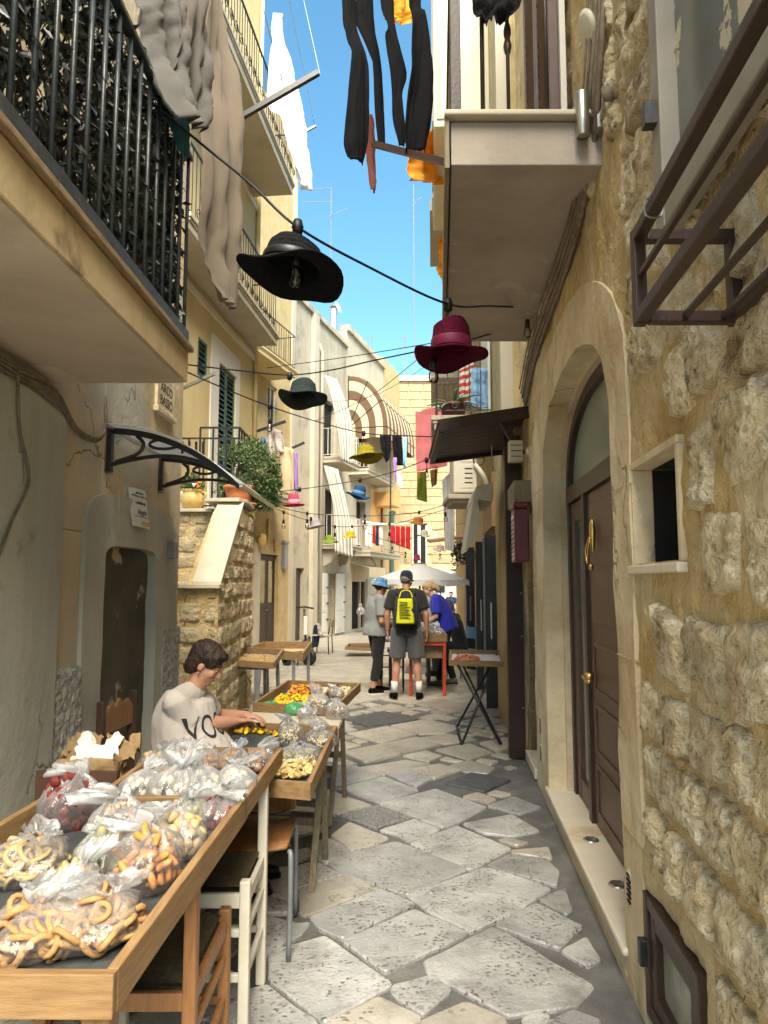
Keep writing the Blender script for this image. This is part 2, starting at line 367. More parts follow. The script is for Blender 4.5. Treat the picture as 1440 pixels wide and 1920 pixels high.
m_yellow2 = M('weathered_yellow_stone', (0.430, 0.323, 0.146), (0.516, 0.404, 0.215), 3, .9, .8, 26, c3=(.38, .30, .18), s3=9, t3=.62, w3=.1, streak=.3)
m_cream = M('cream_plaster', (0.447, 0.400, 0.301), (0.499, 0.456, 0.361), 1, .85, .2, 25, c3=(.38, .34, .265), s3=1.4, t3=.64, w3=.15, streak=.4)
m_cream2 = M('stained_cream_plaster', (0.387, 0.340, 0.245), (0.464, 0.421, 0.327), 1, .85, .2, 25, c3=(.30, .265, .205), s3=1.1, t3=.58, w3=.12, streak=.6)
m_orange = M('orange_plaster', (.72, .42, .16), (.76, .47, .2), 1.4, .85, .1, 20)
m_white = M('white_paint', (0.651, 0.625, 0.554), (0.704, 0.678, 0.607), 2, .6, .1, 20)
m_endstone = M('honey_ashlar', (0.337, 0.259, 0.146), (0.410, 0.329, 0.201), 5, .9, .6, 18, rnd=.08)
m_brown = M('brown_painted_metal', (0.033, 0.018, 0.013), (0.047, 0.026, 0.019), 6, .42, .2, 60, c3=(.07, .03, .017), s3=9, t3=.66, w3=.06)
m_browndoor = M('brown_door_paint', (.085, .046, .032), (.115, .066, .046), 3, .42, .25, 60, c3=(.15, .09, .06), s3=5, t3=.64, w3=.1, streak=.4)
m_darkdoor = M('very_dark_wood', (.030, .018, .013), (.045, .028, .02), 6, .5, .2, 30, stretch=(8, 8, 1))
m_canopy = M('dark_brown_boards', (.035, .019, .014), (.055, .03, .022), 6, .6, .3, 30, stretch=(2, 8, 8))
m_black = M('black_metal', (.012, .013, .014), (.02, .021, .022), 8, .4, .1, 80, spec=.5)
m_blackpl = M('black_plastic', (.01, .01, .01), None, rough=.45)
m_barm = M('dark_green_grey_rail_paint', (.025, .032, .034), (.05, .06, .06), 14, .38, .2, 60, spec=.6)
m_steel = M('brushed_steel', (.45, .42, .36), (.5, .47, .41), 20, .32, .1, 100, metal=.9)
m_greytube = M('grey_painted_tube', (.20, .21, .22), (.26, .27, .28), 10, .4, .1, 60, metal=.3)
m_brass = M('brass', (.72, .48, .16), (.6, .4, .13), 20, .28, .1, 60, metal=1)
m_pine = M('pine_wood', (0.254, 0.142, 0.056), (0.374, 0.232, 0.101), 5, .6, .25, 40, stretch=(14, 1.2, 14), rnd=.08)
m_piney = M('pine_wood_crosswise', (0.185, 0.103, 0.041), (0.272, 0.169, 0.073), 5, .6, .25, 40, stretch=(1.2, 14, 14), rnd=.08)  # pine for the end boards, its colour darkened to offset sun glare there
m_oldwood = M('aged_wood', (.24, .16, .08), (.38, .27, .15), 6, .7, .3, 40, stretch=(12, 2, 12))
m_greywood = M('weathered_grey_wood', (.19, .155, .10), (.30, .25, .165), 7, .75, .35, 40, stretch=(12, 12, 1.2))
m_chairwood = M('varnished_chair_wood', (0.240, 0.104, 0.036), (0.336, 0.160, 0.060), 5, .45, .1, 40, stretch=(12, 12, 1.5))
m_chairdark = M('dark_chair_wood', (.05, .025, .015), (.09, .045, .03), 5, .4, .1, 40)
m_whitepaint = M('chipped_white_paint', (.60, .56, .45), (.68, .64, .53), 6, .6, .3, 30, c3=(.25, .19, .12), s3=7, t3=.69, w3=.05)
m_straw = M('woven_rush', (.075, .058, .028), (.17, .135, .07), 6, .8, .8, 30, stretch=(3, 40, 3))
m_mesh = M('dark_screen_cloth', (.045, .05, .05), (.065, .07, .07), 20, .8, .3, 200)
m_red = M('red_painted_wood', (.50, .06, .025), (.58, .085, .04), 5, .5, .2, 30)
m_maroon = M('maroon_enamel', (.11, .008, .014), (.13, .012, .018), 4, .35)
m_terra = M('terracotta', (.42, .15, .06), (.50, .2, .09), 6, .8, .2, 30)
m_terrad = M('dark_red_plastic_pot', (.16, .04, .028), None, rough=.5)
m_ochrepot = M('glazed_ochre_pot', (.58, .40, .12), (.66, .48, .18), 6, .4, .1, 30, c3=(.35, .25, .08), s3=8, t3=.63, w3=.05)
m_leaf = M('small_green_leaves', (.055, .095, .03), (.13, .19, .065), 30, .5, rnd=.1)
m_leafd = M('dark_artificial_leaves', (.006, .009, .007), (.028, .034, .022), 24, .4, spec=.6)
m_agave = M('agave_leaf', (.13, .19, .10), (.20, .25, .13), 6, .5)
m_shutg = M('green_shutter_paint', (.035, .085, .075), (.05, .105, .09), 6, .5)
m_shutb = M('brown_shutter', (.075, .035, .03), (.1, .05, .04), 6, .5)
m_cable = M('black_cable', (.008, .008, .009), None, rough=.5)
m_cablebr = M('old_grey_brown_cable', (.14, .10, .065), (.25, .2, .14), 20, .7, .3, 60)
m_wire = M('pale_wire', (.4, .4, .38), None, rough=.5)
m_pipe = M('copper_brown_pipe', (.36, .15, .075), (.42, .19, .10), 3, .45)
m_glass = Mglass('window_glass')
m_glassbulb = Mglass('bulb_glass', (.95, .93, .88), .05)
m_poly = Mfilm('clear_polycarbonate', 2.0, .3); 
m_film = Mfilm('thin_plastic_film', .09, .4)
m_filmw = Mfilm('cloudy_plastic_film', .2, .4)
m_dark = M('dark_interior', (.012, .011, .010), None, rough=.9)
m_paper = M('white_paper', (.72, .68, .62), (.78, .75, .7), 4, .8)
m_ink = M('black_ink', (.03, .025, .025), None, rough=.8)
m_kraft = M('kraft_paper', (.30, .19, .085), (.38, .25, .12), 8, .85, .5, 30)
m_ac = M('aged_white_plastic', (.60, .55, .42), (.66, .62, .5), 3, .5)
m_tentw = M('white_canvas', (.86, .87, .88), (.9, .9, .9), 2, .8, .1, 20, trl=.45)
# ------------------------------------------------------------------ ground and paving
def uvset(me, fn):
    l = me.uv_layers.new(name='UVMap')
    for lp in me.loops: l.data[lp.index].uv = fn(lp.vertex_index)
b = MB()
ys = [-25, -6, 0, 6, 12, 14, 18, 24, 30, 40, 70, 160]
b.add([V((x, y, gz(y) - .016)) for y in ys for x in (-160, 160)], [(2 * i, 2 * i + 1, 2 * i + 3, 2 * i + 2) for i in range(len(ys) - 1)])
ground = struct(b.build('ground', m_cement))
def slab_geo(mb, poly, seg=.07, jit=.006, h=.006, rnd_=2):
    pts = [V((q[0], q[1], 0)) for q in poly]
    for _ in range(rnd_):                                   # worn, rounded corners
        n = len(pts); out = []
        for i in range(n):
            a, c = pts[i], pts[(i + 1) % n]; k = min(.2, .012 / max((c - a).length, .05))
            out += [a.lerp(c, k), a.lerp(c, 1 - k)]
        pts = out
    n = len(pts); out = []
    for i in range(n):
        a, c = pts[i], pts[(i + 1) % n]; m_ = max(1, int((c - a).length / seg))
        for k in range(m_): out.append(a.lerp(c, k / m_))
    ce = sum(out, V()) / len(out)
    out = [q + V((nz(q, 9) + .6 * nz(q, 23), nz(q + V((5, 3, 1)), 9) + .6 * nz(q + V((2, 7, 1)), 23), 0)) * jit for q in out]
    n = len(out); tx, ty = random.gauss(0, .003), random.gauss(0, .003)
    def zz(q, o): return V((q.x, q.y, gz(q.y) + o + (tx * (q.x - ce.x) + ty * (q.y - ce.y))))
    v = [zz(q, -.025) for q in out] + [zz(q, h - .008) for q in out] + [zz(q + (ce - q).normalized() * .006, h) for q in out]
    f = [(i, (i + 1) % n, n + (i + 1) % n, n + i) for i in range(n)] + [(n + i, n + (i + 1) % n, 2 * n + (i + 1) % n, 2 * n + i) for i in range(n)] + [tuple(range(2 * n, 3 * n))]
    mb.add(v, f)
_sl = '''75,1520 390,1430 760,1690 385,1900 80,1660|490,1450 890,1280 1190,1410 940,1520 730,1620|950,1570 1330,1375 1440,1430 1640,1560 1890,1700 1800,1810 1420,1860 1100,1690 980,1640
850,1195 1290,1040 1450,1085 1655,1160 1450,1285 1205,1395 990,1290|410,1015 520,960 790,895 1190,1050 845,1190 500,1080|310,1320 700,1165 890,1250 680,1340 490,1435 370,1380|250,1290 240,1160 500,1085 690,1160 480,1225 290,1305
870,905 1130,805 1430,930 1250,1030 1190,1045|700,680 1010,600 1290,700 1130,790 1040,810 880,745|480,745 680,690 860,760 670,815|700,830 890,770 1030,825 940,865 850,890 800,850|430,860 520,785 740,870 690,895 540,945|350,890 420,880 530,945 400,1010 350,990
440,600 720,530 910,605 690,672 520,610|1170,790 1440,740 1590,830 1440,860 1280,840|1300,1030 1430,968 1640,1005 1700,1060 1690,1140 1450,1070|1440,945 1640,925 1660,985 1450,960|1590,1215 1740,1160 1780,1280 1740,1300|1460,1300 1580,1245 1830,1370 1700,1490 1350,1365
1720,1505 1860,1435 1930,1550 1860,1585|770,1705 1000,1645 1090,1720 940,1860 770,1745|400,1915 690,1770 930,1880 870,1990 420,2030|890,1925 1180,1795 1400,1885 1400,2030 880,2030|1640,1915 1790,1850 1930,1900 1900,2020 1640,2020|60,1700 230,1845 340,1905 100,2030 -150,2030 -150,1760
60,1050 240,1030 330,1005 480,1080 230,1150 200,1220 60,1180|60,1310 230,1360 295,1350 240,1420 60,1520|570,480 840,435 980,455 720,520|490,390 900,305 1040,345 620,450|740,515 850,490 985,540 900,585|870,485 1030,458 1150,490 1000,538|490,205 720,160 910,205 630,245
510,285 740,245 900,290 700,335|760,240 960,205 1150,250 1060,283 920,288|920,310 1080,287 1240,320 1060,343|1070,565 1210,505 1430,545 1280,610|1010,375 1200,342 1330,390 1190,428|1090,465 1200,437 1340,480 1300,510 1180,500|1260,340 1400,310 1480,345 1360,385|1300,690 1450,640 1600,700 1480,735
620,150 760,120 880,150 740,162|1500,1890 1640,1840 1640,1900 1560,1990|-300,1300 -20,1240 30,1420 -200,1560|-500,1600 -170,1590 -20,1740 -300,1900|430,480 560,470 700,520 450,590|180,640 420,600 500,640 650,690 460,740 200,720|60,1200 190,1235 230,1290 60,1290'''
traced = [[tuple(map(float, q.split(','))) for q in s_.split()] for s_ in _sl.replace('\n', '|').split('|')]
traced = [[G(480 + x / 3, 1280 + y / 3) for x, y in q] for q in traced]
def grow(q, k=.011):
    ce = sum(q, V()) / len(q); return [tuple((p + (p - ce).normalized() * k)[:2]) for p in q]
traced = [grow(q) for q in traced]
def inside(p, poly):
    r = False; n = len(poly)
    for i in range(n):
        a, c = poly[i], poly[(i + 1) % n]
        if (a[1] > p[1]) != (c[1] > p[1]) and p[0] < (c[0] - a[0]) * (p[1] - a[1]) / (c[1] - a[1]) + a[0]: r = not r
    return r
SPECIAL = {9: m_slabd, 31: m_iron, 35: m_iron}
for i, q in enumerate(traced):
    b = MB(); slab_geo(b, q, h=.003 + random.uniform(-.002, .003))
    cy_ = sum(p[1] for p in q) / len(q)
    o = b.build('manhole_cover' if i in (31, 35) else 'paving_slab', SPECIAL.get(i, m_slab if cy_ < 6.2 and random.random() < .8 else m_slab2), ground)
def lims(y):
    lo = -1.55 if y < 5.7 else -1.75 if y < 9.5 else -3.1 if y < 15 else max(-9.3 + .28 * y, -4.6)
    hi = RA + RB * y if y < 7 else QA + QB * y + .1
    if y > 23: hi = 6
    return lo, hi
procs = []; bb = -6.0; random.seed(11); S2 = math.sqrt(.5)
while bb < 32:
    wd = random.uniform(.36, .62); aa = -32.0 + random.random()
    while aa < 8:
        ln = random.choice((.4, .55, .7, .85, 1.0)) * random.uniform(.9, 1.1); g = .012
        rect = [(aa + g, bb + g), (aa + ln - g, bb + g), (aa + ln - g, bb + wd - g), (aa + g, bb + wd - g)]
        poly = [((u + v_) * S2 + random.uniform(-.02, .02), (v_ - u) * S2 + random.uniform(-.02, .02)) for u, v_ in rect]
        aa += ln
        cx = sum(p[0] for p in poly) / 4; cyy = sum(p[1] for p in poly) / 4
        if not (-.5 < cyy < 34): continue
        lo, hi = lims(cyy)
        if not (lo - .2 < cx < hi + .2): continue
        if cyy < 10:
            tst = [((1 - u) * ((1 - v_) * poly[0][0] + v_ * poly[3][0]) + u * ((1 - v_) * poly[1][0] + v_ * poly[2][0]), (1 - u) * ((1 - v_) * poly[0][1] + v_ * poly[3][1]) + u * ((1 - v_) * poly[1][1] + v_ * poly[2][1])) for u in (0, .25, .5, .75, 1) for v_ in (0, .25, .5, .75, 1)]
            if any(inside(t_, q) for t_ in tst for q in traced) or any(inside(t_, poly) for q in traced for t_ in q): continue
        procs.append((cyy, poly))
    bb += wd
# smaller irregular pieces fill what the large slabs leave open
solid = [(q, min(p[0] for p in q), max(p[0] for p in q), min(p[1] for p in q), max(p[1] for p in q)) for q in traced + [q for c_, q in procs if c_ < 10.5]]
def free(poly):
    x0, x1, y0, y1 = min(p[0] for p in poly), max(p[0] for p in poly), min(p[1] for p in poly), max(p[1] for p in poly)
    near = [q for q in solid if q[1] < x1 and q[2] > x0 and q[3] < y1 and q[4] > y0]
    n_ = len(poly); ce = (sum(p[0] for p in poly) / n_, sum(p[1] for p in poly) / n_)
    tst = [(ce[0] + (p[0] - ce[0]) * k, ce[1] + (p[1] - ce[1]) * k) for p in poly + [((poly[i][0] + poly[(i + 1) % n_][0]) / 2, (poly[i][1] + poly[(i + 1) % n_][1]) / 2) for i in range(n_)] for k in (0, .5, 1)]
    return not any(inside(t_, q[0]) for t_ in tst for q in near) and not any(inside(t_, poly) for q in near for t_ in q[0])
for sz, tries in ((.30, 1500), (.21, 2200), (.14, 2600)):
    for _ in range(tries):
        y = random.uniform(2.2, 9.6); lo, hi = lims(y); x = random.uniform(lo, hi - .12 - sz * .4)
        sx, sy = sz * random.uniform(.8, 1.5), sz * random.uniform(.7, 1.0)
        poly = [(x + (u * sx + v_ * sy) * S2 * .5 + random.uniform(-.03, .03), y + (v_ * sy - u * sx) * S2 * .5 + random.uniform(-.03, .03)) for u, v_ in ((-1, -1), (1, -1), (1, 1), (-1, 1))]
        if free(poly):
            procs.append((y, poly)); q = grow([V((p[0], p[1], 0)) for p in poly], .012)
            solid.append((q, min(p[0] for p in q), max(p[0] for p in q), min(p[1] for p in q), max(p[1] for p in q)))
procs.sort(key=lambda q: q[0]); far = MB()
for i, (cyy, poly) in enumerate(procs):
    if i < 360 - len(traced):
        b = MB(); slab_geo(b, poly, seg=.1 if cyy < 8 else .3, jit=.006, h=.002 + random.uniform(-.002, .002), rnd_=1)
        b.build('paving_slab', m_slab2 if cyy > 4 or random.random() < .5 else m_slab, ground)
    else: slab_geo(far, poly, seg=.5, jit=.005, rnd_=1)
stuff(far.build('far_paving', m_slab2, ground))

# ------------------------------------------------------------------ wall helpers
def panel(mb, frm, s0, s1, z0, z1, holes=(), depth=.25, core=4.0, d=0.0):
    ss = sorted({s0, s1} | {q for h_ in holes for q in h_[:2] if s0 < q < s1}); zs = sorted({z0, z1} | {q for h_ in holes for q in h_[2:4] if z0 < q < z1})
    for i in range(len(ss) - 1):
        for j in range(len(zs) - 1):
            cs_, cz = (ss[i] + ss[i + 1]) / 2, (zs[j] + zs[j + 1]) / 2
            if any(h_[0] < cs_ < h_[1] and h_[2] < cz < h_[3] for h_ in holes): continue
            mb.wbox(frm, ss[i], ss[i + 1], zs[j], zs[j + 1], -depth, d)
    if core: mb.wbox(frm, s0, s1, z0, z1, -depth - core, -depth)
def arch_pts(s0, s1, z0, zs, zt, nv=8, na=26, pw=2.0):
    c, hw = (s0 + s1) / 2, (s1 - s0) / 2
    out = [(s0, z0 + (zs - z0) * k / nv) for k in range(nv)]
    for k in range(na + 1):
        g = math.pi * (1 - k / na); x, y = math.cos(g), math.sin(g)
        out.append((c + hw * math.copysign(abs(x) ** (2 / pw), x), zs + (zt - zs) * abs(y) ** (2 / pw)))
    return out + [(s1, zs + (z0 - zs) * k / nv) for k in range(1, nv + 1)]
def ring(mb, frm, inner, outer, d, dout, din, m_=4, amp=.003):
    n = len(inner); vs = []; 
    lay = [(0, din)] + [(k / m_, d) for k in range(m_ + 1)] + [(1, dout)]
    for t, dd in lay:
        for a, c in zip(inner, outer):
            s_, z_ = a[0] + (c[0] - a[0]) * t, a[1] + (c[1] - a[1]) * t
            k = amp * nz((s_ * 6, z_ * 6, d)) if dd == d else 0
            vs.append(frm(s_ + k, z_ + k * .5, dd + k))
    fs = [(r_ * n + i, r_ * n + i + 1, (r_ + 1) * n + i + 1, (r_ + 1) * n + i) for r_ in range(len(lay) - 1) for i in range(n - 1)]
    mb.add(vs, fs)
def railing(parent, pts, h, pitch, mat, rbar=.007, square=False, bottom=.07, handw=.03, name='bar', skipends=False, topz=None):
    """handrail, foot rail and single bars along a polyline (world points at floor level)"""
    hr = MB(); first = None
    for a, c in zip(pts[:-1], pts[1:]):
        a, c = V(a), V(c); up = V((0, 0, h)); lo = V((0, 0, bottom))
        hr.bar(a + up, c + up, handw, handw * .6); hr.bar(a + lo, c + lo, handw * .8, handw * .5)
    hr.build('handrail', mat, parent)
    for a, c in zip(pts[:-1], pts[1:]):
        a, c = V(a), V(c); n = max(1, round((c - a).length / pitch))
        for k in range(n + 1):
            p = a.lerp(c, k / n)
            if first is None:
                bb_ = MB()
                if square: bb_.box((0, 0, h / 2 + bottom / 2), (rbar * 2, rbar * 2, h - bottom))
                else: bb_.tube([(0, 0, bottom), (0, 0, h)], rbar, 6)
                first = bb_.build(name, mat, parent, world=False); first.location = p; first.matrix_parent_inverse = wm(parent).inverted()
            else:
                inst(first, parent, p)
def balcony(parent, frm, s0, s1, z, dp, th_=.18, mat=None, soff=None, rail=None, railmat=None, pitch=.12, h=1.0, mould=True, rb=.007):
    b = MB(); b.wbox(frm, s0, s1, z, z + th_, -.02, dp)
    if mould:
        b.wbox(frm, s0 - .03, s1 + .03, z + th_ - .05, z + th_ + .012, -.015, dp + .04)
        b.wbox(frm, s0 - .015, s1 + .015, z + th_ - .09, z + th_ - .052, -.012, dp + .02)
    o = b.build('balcony', mat or m_cream, parent, bev=.006)
    if rail:
        zf = z + th_ + .015; e = .035
        railing(o, [frm(s0 + e, zf, .02), frm(s0 + e, zf, dp - e), frm(s1 - e, zf, dp - e), frm(s1 - e, zf, .02)], h, pitch, railmat or m_black, rb)
    return o
def slats(parent, name, frm, s0, s1, z0, z1, d, mat, pitch=.05, tilt=35):
    """louvre slats: copies of one mesh"""
    n = int((z1 - z0) / pitch); first = None
    a, c = frm(s0, 0, d), frm(s1, 0, d); ln = (c - a).length; ang = math.atan2(c.y - a.y, c.x - a.x)
    for k in range(n):
        p = (a + c) / 2; p.z = z0 + (k + .5) * (z1 - z0) / n
        if first is None:
            b = MB(); b.box((0, 0, 0), (ln, .006, pitch * .95), Matrix.Rotation(R(-tilt), 3, 'X')); first = b.build(name, mat, parent, world=False)
            first.location = p; first.rotation_euler = (0, 0, ang); first.matrix_parent_inverse = wm(parent).inverted()
        else: inst(first, parent, p)
def leaf_frame(mb, frm, s0, s1, z0, z1, d, w_=.05, t=.035):
    mb.wbox(frm, s0, s0 + w_, z0, z1, d, d + t); mb.wbox(frm, s1 - w_, s1, z0, z1, d, d + t)
    mb.wbox(frm, s0 + w_, s1 - w_, z0, z0 + w_, d + .002, d + t - .002); mb.wbox(frm, s0 + w_, s1 - w_, z1 - w_, z1, d + .002, d + t - .002)
def plank_door(parent, frm, s0, s1, z0, z1, d, mat, leaves=2, glass=False, handle=m_brass):
    """panelled door: leaves, raised panels, handle"""
    wl = (s1 - s0) / leaves
    for k in range(leaves):
        a = s0 + k * wl + .004; c = a + wl - .008
        b = MB(); b.wbox(frm, a, c, z0 + .01, z1, d - .04, d)
        dr = b.build('door', mat, parent, bev=.003)
        for f0, f1 in ((.06, .42), (.47, .94)):
            za, zc = z0 + (z1 - z0) * f0, z0 + (z1 - z0) * f1; w_ = (c - a) * .16
            if glass and f0 > .4:
                p_ = MB(); p_.wbox(frm, a + w_, c - w_, za, zc, d - .002, d + .004); p_.build('pane', m_glass, dr)
                p_ = MB(); p_.wbox(frm, a + w_, c - w_, za, zc, d - .03, d + .002); p_.build('panel', m_dark, dr)
                p_ = MB(); leaf_frame(p_, frm, a + w_ - .02, c - w_ + .02, za - .02, zc + .02, d - .001, .025, .012); p_.build('moulding', mat, dr)
            else:
                p_ = MB(); p_.wbox(frm, a + w_, c - w_, za, zc, d, d + .012); p_.build('panel', mat, dr, bev=.006)
    b = MB(); sm = (s0 + s1) / 2 if leaves == 2 else s0 + .06; zz = z0 + 1.0
    q = frm(sm - .05, zz, d + .05); b.tube([frm(sm - .05, zz, d), q], .012, 8); b.ell(q, (.026, .026, .026)); b.build('handle', handle, parent, True)

# ------------------------------------------------------------------ near left house
lh = th('plaster_house', 'worn beige plaster house with low peeling doorway and leafy iron balcony', 'house', (LWX, 3, 0))
DO = (4.2, 5.0, 0, 1.79)
b = MB(); panel(b, LW, -1, 5.62, -.05, 8.5, [(4.04, 5.06, -.05, 1.87)], .28, 2.5)
b.build('wall', m_plaster, lh, bev=.012)
b = MB(); ring(b, LW, arch_pts(4.08, 5.02, 0, 1.66, 1.82, 8, 24, 5), arch_pts(3.80, 5.50, 0, 1.80, 2.13, 8, 24, 4), .022, -.01, -.06, 5, .006)
b.build('door_surround', m_plgrey, lh)
b = MB(); b.grid(lambda u, v: LW(3.98 + u * 1.12, v * 1.9, -.05 + .012 * fr((u * 3, v * 6, 2))), 30, 60); b.build('blocked_doorway', m_peel, lh, True)
b = MB(); b.add(*((lambda pts: ([LW(s_, z_, d_) for d_ in (-.01, .055) for s_, z_ in pts], [tuple(range(len(pts), 2 * len(pts)))] + [(i, (i + 1) % len(pts), len(pts) + (i + 1) % len(pts), len(pts) + i) for i in range(len(pts))]))([(-1, 0), (3.47, 0), (3.46, .9), (3.475, 1.8), (3.47, 2.40), (3.40, 2.42), (3.0, 2.48), (2.6, 2.52), (-1, 2.53)])))
b.build('pilaster', m_plpier, lh, bev=.02)
for s0, s1, z1 in ((3.475, 3.82, 1.17), (5.16, 5.61, 1.27)):
    b = MB()
    b.grid(lambda u, v: LW(s0 + u * (s1 - s0), v * (z1 + .015 * nz((u * 9, 1, 1))), .03 + .012 * fr((u * 30 * (s1 - s0), v * 30, 4)) if .02 < u < .98 and v < .99 else -.005), 24, 60)
    b.build('rough_base', m_rough, lh)
# balcony slab, rail plate, bars
BX0, BX1 = LWX, -.985
BY = .75
b = MB(); b.bx((BX0 - .02, BY, 2.575), (BX1, 3.42, 2.74))
lb = b.build('balcony', m_soffit, lh, bev=.008)
b = MB(); b.bx((BX1 + .001, BY, 2.585), (BX1 + .012, 3.425, 2.735)); b.bx((BX0, 3.421, 2.585), (BX1 + .012, 3.432, 2.735)); b.build('slab_edge', m_slabface, lb)
b = MB(); b.bx((BX0, BY, 2.742), (BX1 + .035, 3.455, 2.768)); b.build('edge_board', m_oldwood, lb, bev=.004)
b = MB(); b.bx((BX1 - .03, BY, 2.775), (BX1 + .012, 3.44, 2.845)); b.bx((BX0, 3.40, 2.776), (BX1 - .031, 3.44, 2.844)); b.build('rail_plate', m_barm, lb, bev=.004)
b = MB(); b.bx((BX1 - .03, BY, 3.74), (BX1 + .01, 3.44, 3.765)); b.bx((BX0, 3.40, 3.741), (BX1 - .031, 3.44, 3.764)); b.build('handrail', m_barm, lb, bev=.004)
first = None
for k in range(23):
    p = V((BX1 - .01, 3.42 - k * .118, 2.84))
    if first is None:
        t_ = MB(); t_.tube([(0, 0, 0), (0, 0, .905)], .0095, 8); first = t_.build('bar', m_barm, lb, True, world=False); first.location = p; first.matrix_parent_inverse = wm(lb).inverted()
    else: inst(first, lb, p)
for k in range(1, 5): inst(first, lb, V((BX1 - .01 - k * .118, 3.42, 2.84)))
# leafy screen behind the bars: thousands of dark leaves
ls = th('leaf_screen', 'dark artificial leaf screen fixed behind the black bars of the low balcony', 'screen', (BX1 - .07, 2, 2.86))
b = MB(); random.seed(3)
for k in range(11500):
    if k < 9800:
        y = random.uniform(.75, 3.4); c = V((BX1 - .065 + random.gauss(0, .014), y, random.uniform(2.84, 3.82))); nb = V((1, 0, 0))
    else: c = V((random.uniform(BX0 + .05, BX1 - .03), 3.36 + random.gauss(0, .014), random.uniform(2.84, 3.82))); nb = V((0, 1, 0))
    dr = (V((random.gauss(0, .5), random.gauss(0, .5), random.gauss(-.7, .5)))).normalized()
    n_ = (nb + V((random.gauss(0, .6), random.gauss(0, .6), random.gauss(0, .6)))).normalized(); x = dr.cross(n_).normalized()
    L_ = random.uniform(.04, .075); w_ = L_ * random.uniform(.3, .45)
    b.add([c, c + dr * L_ * .5 + x * w_ * .5 + n_ * .004, c + dr * L_, c + dr * L_ * .5 - x * w_ * .5 + n_ * .004], [(0, 1, 2, 3)])
stuff(b.build('leaves', m_leafd, ls, fix=False))
b = MB()
for k in range(16):
    y = .75 + k * .14; b.tube([(BX1 - .075, y, 2.83), (BX1 - .075, y + .5, 3.83)], .003, 4); b.tube([(BX1 - .075, y + .5, 2.83), (BX1 - .075, y, 3.83)], .003, 4)
b.build('lattice', m_black, ls)

# ------------------------------------------------------------------ near right house: rubble wall with arched portal
rh = th('stone_house', 'ochre rubble stone house with arched doorway and overhead balcony', 'house', (RA + RB * 4, 4, 0))
INN = arch_pts(3.02, 5.22, 0, 2.28, 2.88, 10, 40, 2.3); OUT = arch_pts(2.72, 5.9, 0, 2.38, 3.22, 10, 40, 2.1)
NI = (2.19, 2.71, 1.665, 2.03); HA = (2.13, 2.70, .07, .49); D2 = (5.98, 6.62, .08, 2.2)
def inwall(s_, z_):
    if 3.0 < s_ < 5.32 and z_ < 2.32 + .6 * max(0, 1 - ((s_ - 4.16) / 1.16) ** 2) ** .5: return True
    return any(h_[0] < s_ < h_[1] and h_[2] < z_ < h_[3] for h_ in (NI, HA, D2))
def mort(s_, z_): return .014 * fr((s_ * 2.4, z_ * 2.4, 1.3)) + .012 * nz((s_ * 8, z_ * 6, 5)) + .006 * nz((s_ * 22, z_ * 17, 2))
S0, S1, Z1 = -.6, 6.72, 7.5
b = MB()
SM = 2.76
b.grid(lambda u, v: RW(SM + u * (S1 - SM), v * Z1, mort(SM + u * (S1 - SM), v * Z1)), 132, 250, lambda u, v: inwall(SM + u * (S1 - SM), v * Z1))
b.grid(lambda u, v: RW(S0 + u * (SM - S0), v * Z1, mort(S0 + u * (SM - S0), v * Z1)), 220, 440, lambda u, v: inwall(S0 + u * (SM - S0), v * Z1))
b.wbox(RW, S0, S1, -.05, Z1, -4.5, -.46)
b.wbox(RW, -1, S0, -.05, Z1, -4.5, -.01)
b.wbox(RW, S1 - .01, S1, -.05, Z1, -.46, -.03)
rwall = b.build('wall', m_mortar, rh, True)
b = MB(); ring(b, RW, INN, OUT, .014, -.03, -.33, 8, .012); b.build('portal_surround', m_lime, rh)
b = MB(); sp_ = [(3.085 + .004, 0), (3.2, 0)]
ring(b, RW, arch_pts(3.065, 5.175, 0, 2.28, 2.84, 10, 40, 2.3), arch_pts(3.018, 5.222, 0, 2.28, 2.882, 10, 40, 2.3), -.11, -.10, -.33, 1, .001); b.build('portal_rebate', m_lime, rh)
b = MB(); b.wbox(RW, 2.68, 5.95, -.02, .02, -.4, .012); b.build('plinth', m_lime, rh)
# joints of the surround blocks are real grooves: thin dark insets
for s0, s1, z_ in ((2.71, 3.015, .62), (2.71, 3.015, 1.3), (2.71, 3.015, 1.98), (5.225, 5.91, .75), (5.225, 5.91, 1.55), (5.225, 5.91, 2.3)):
    b = MB(); b.wbox(RW, s0, s1, z_, z_ + .005, .0, .0165); b.build('joint', m_mortar, rh)
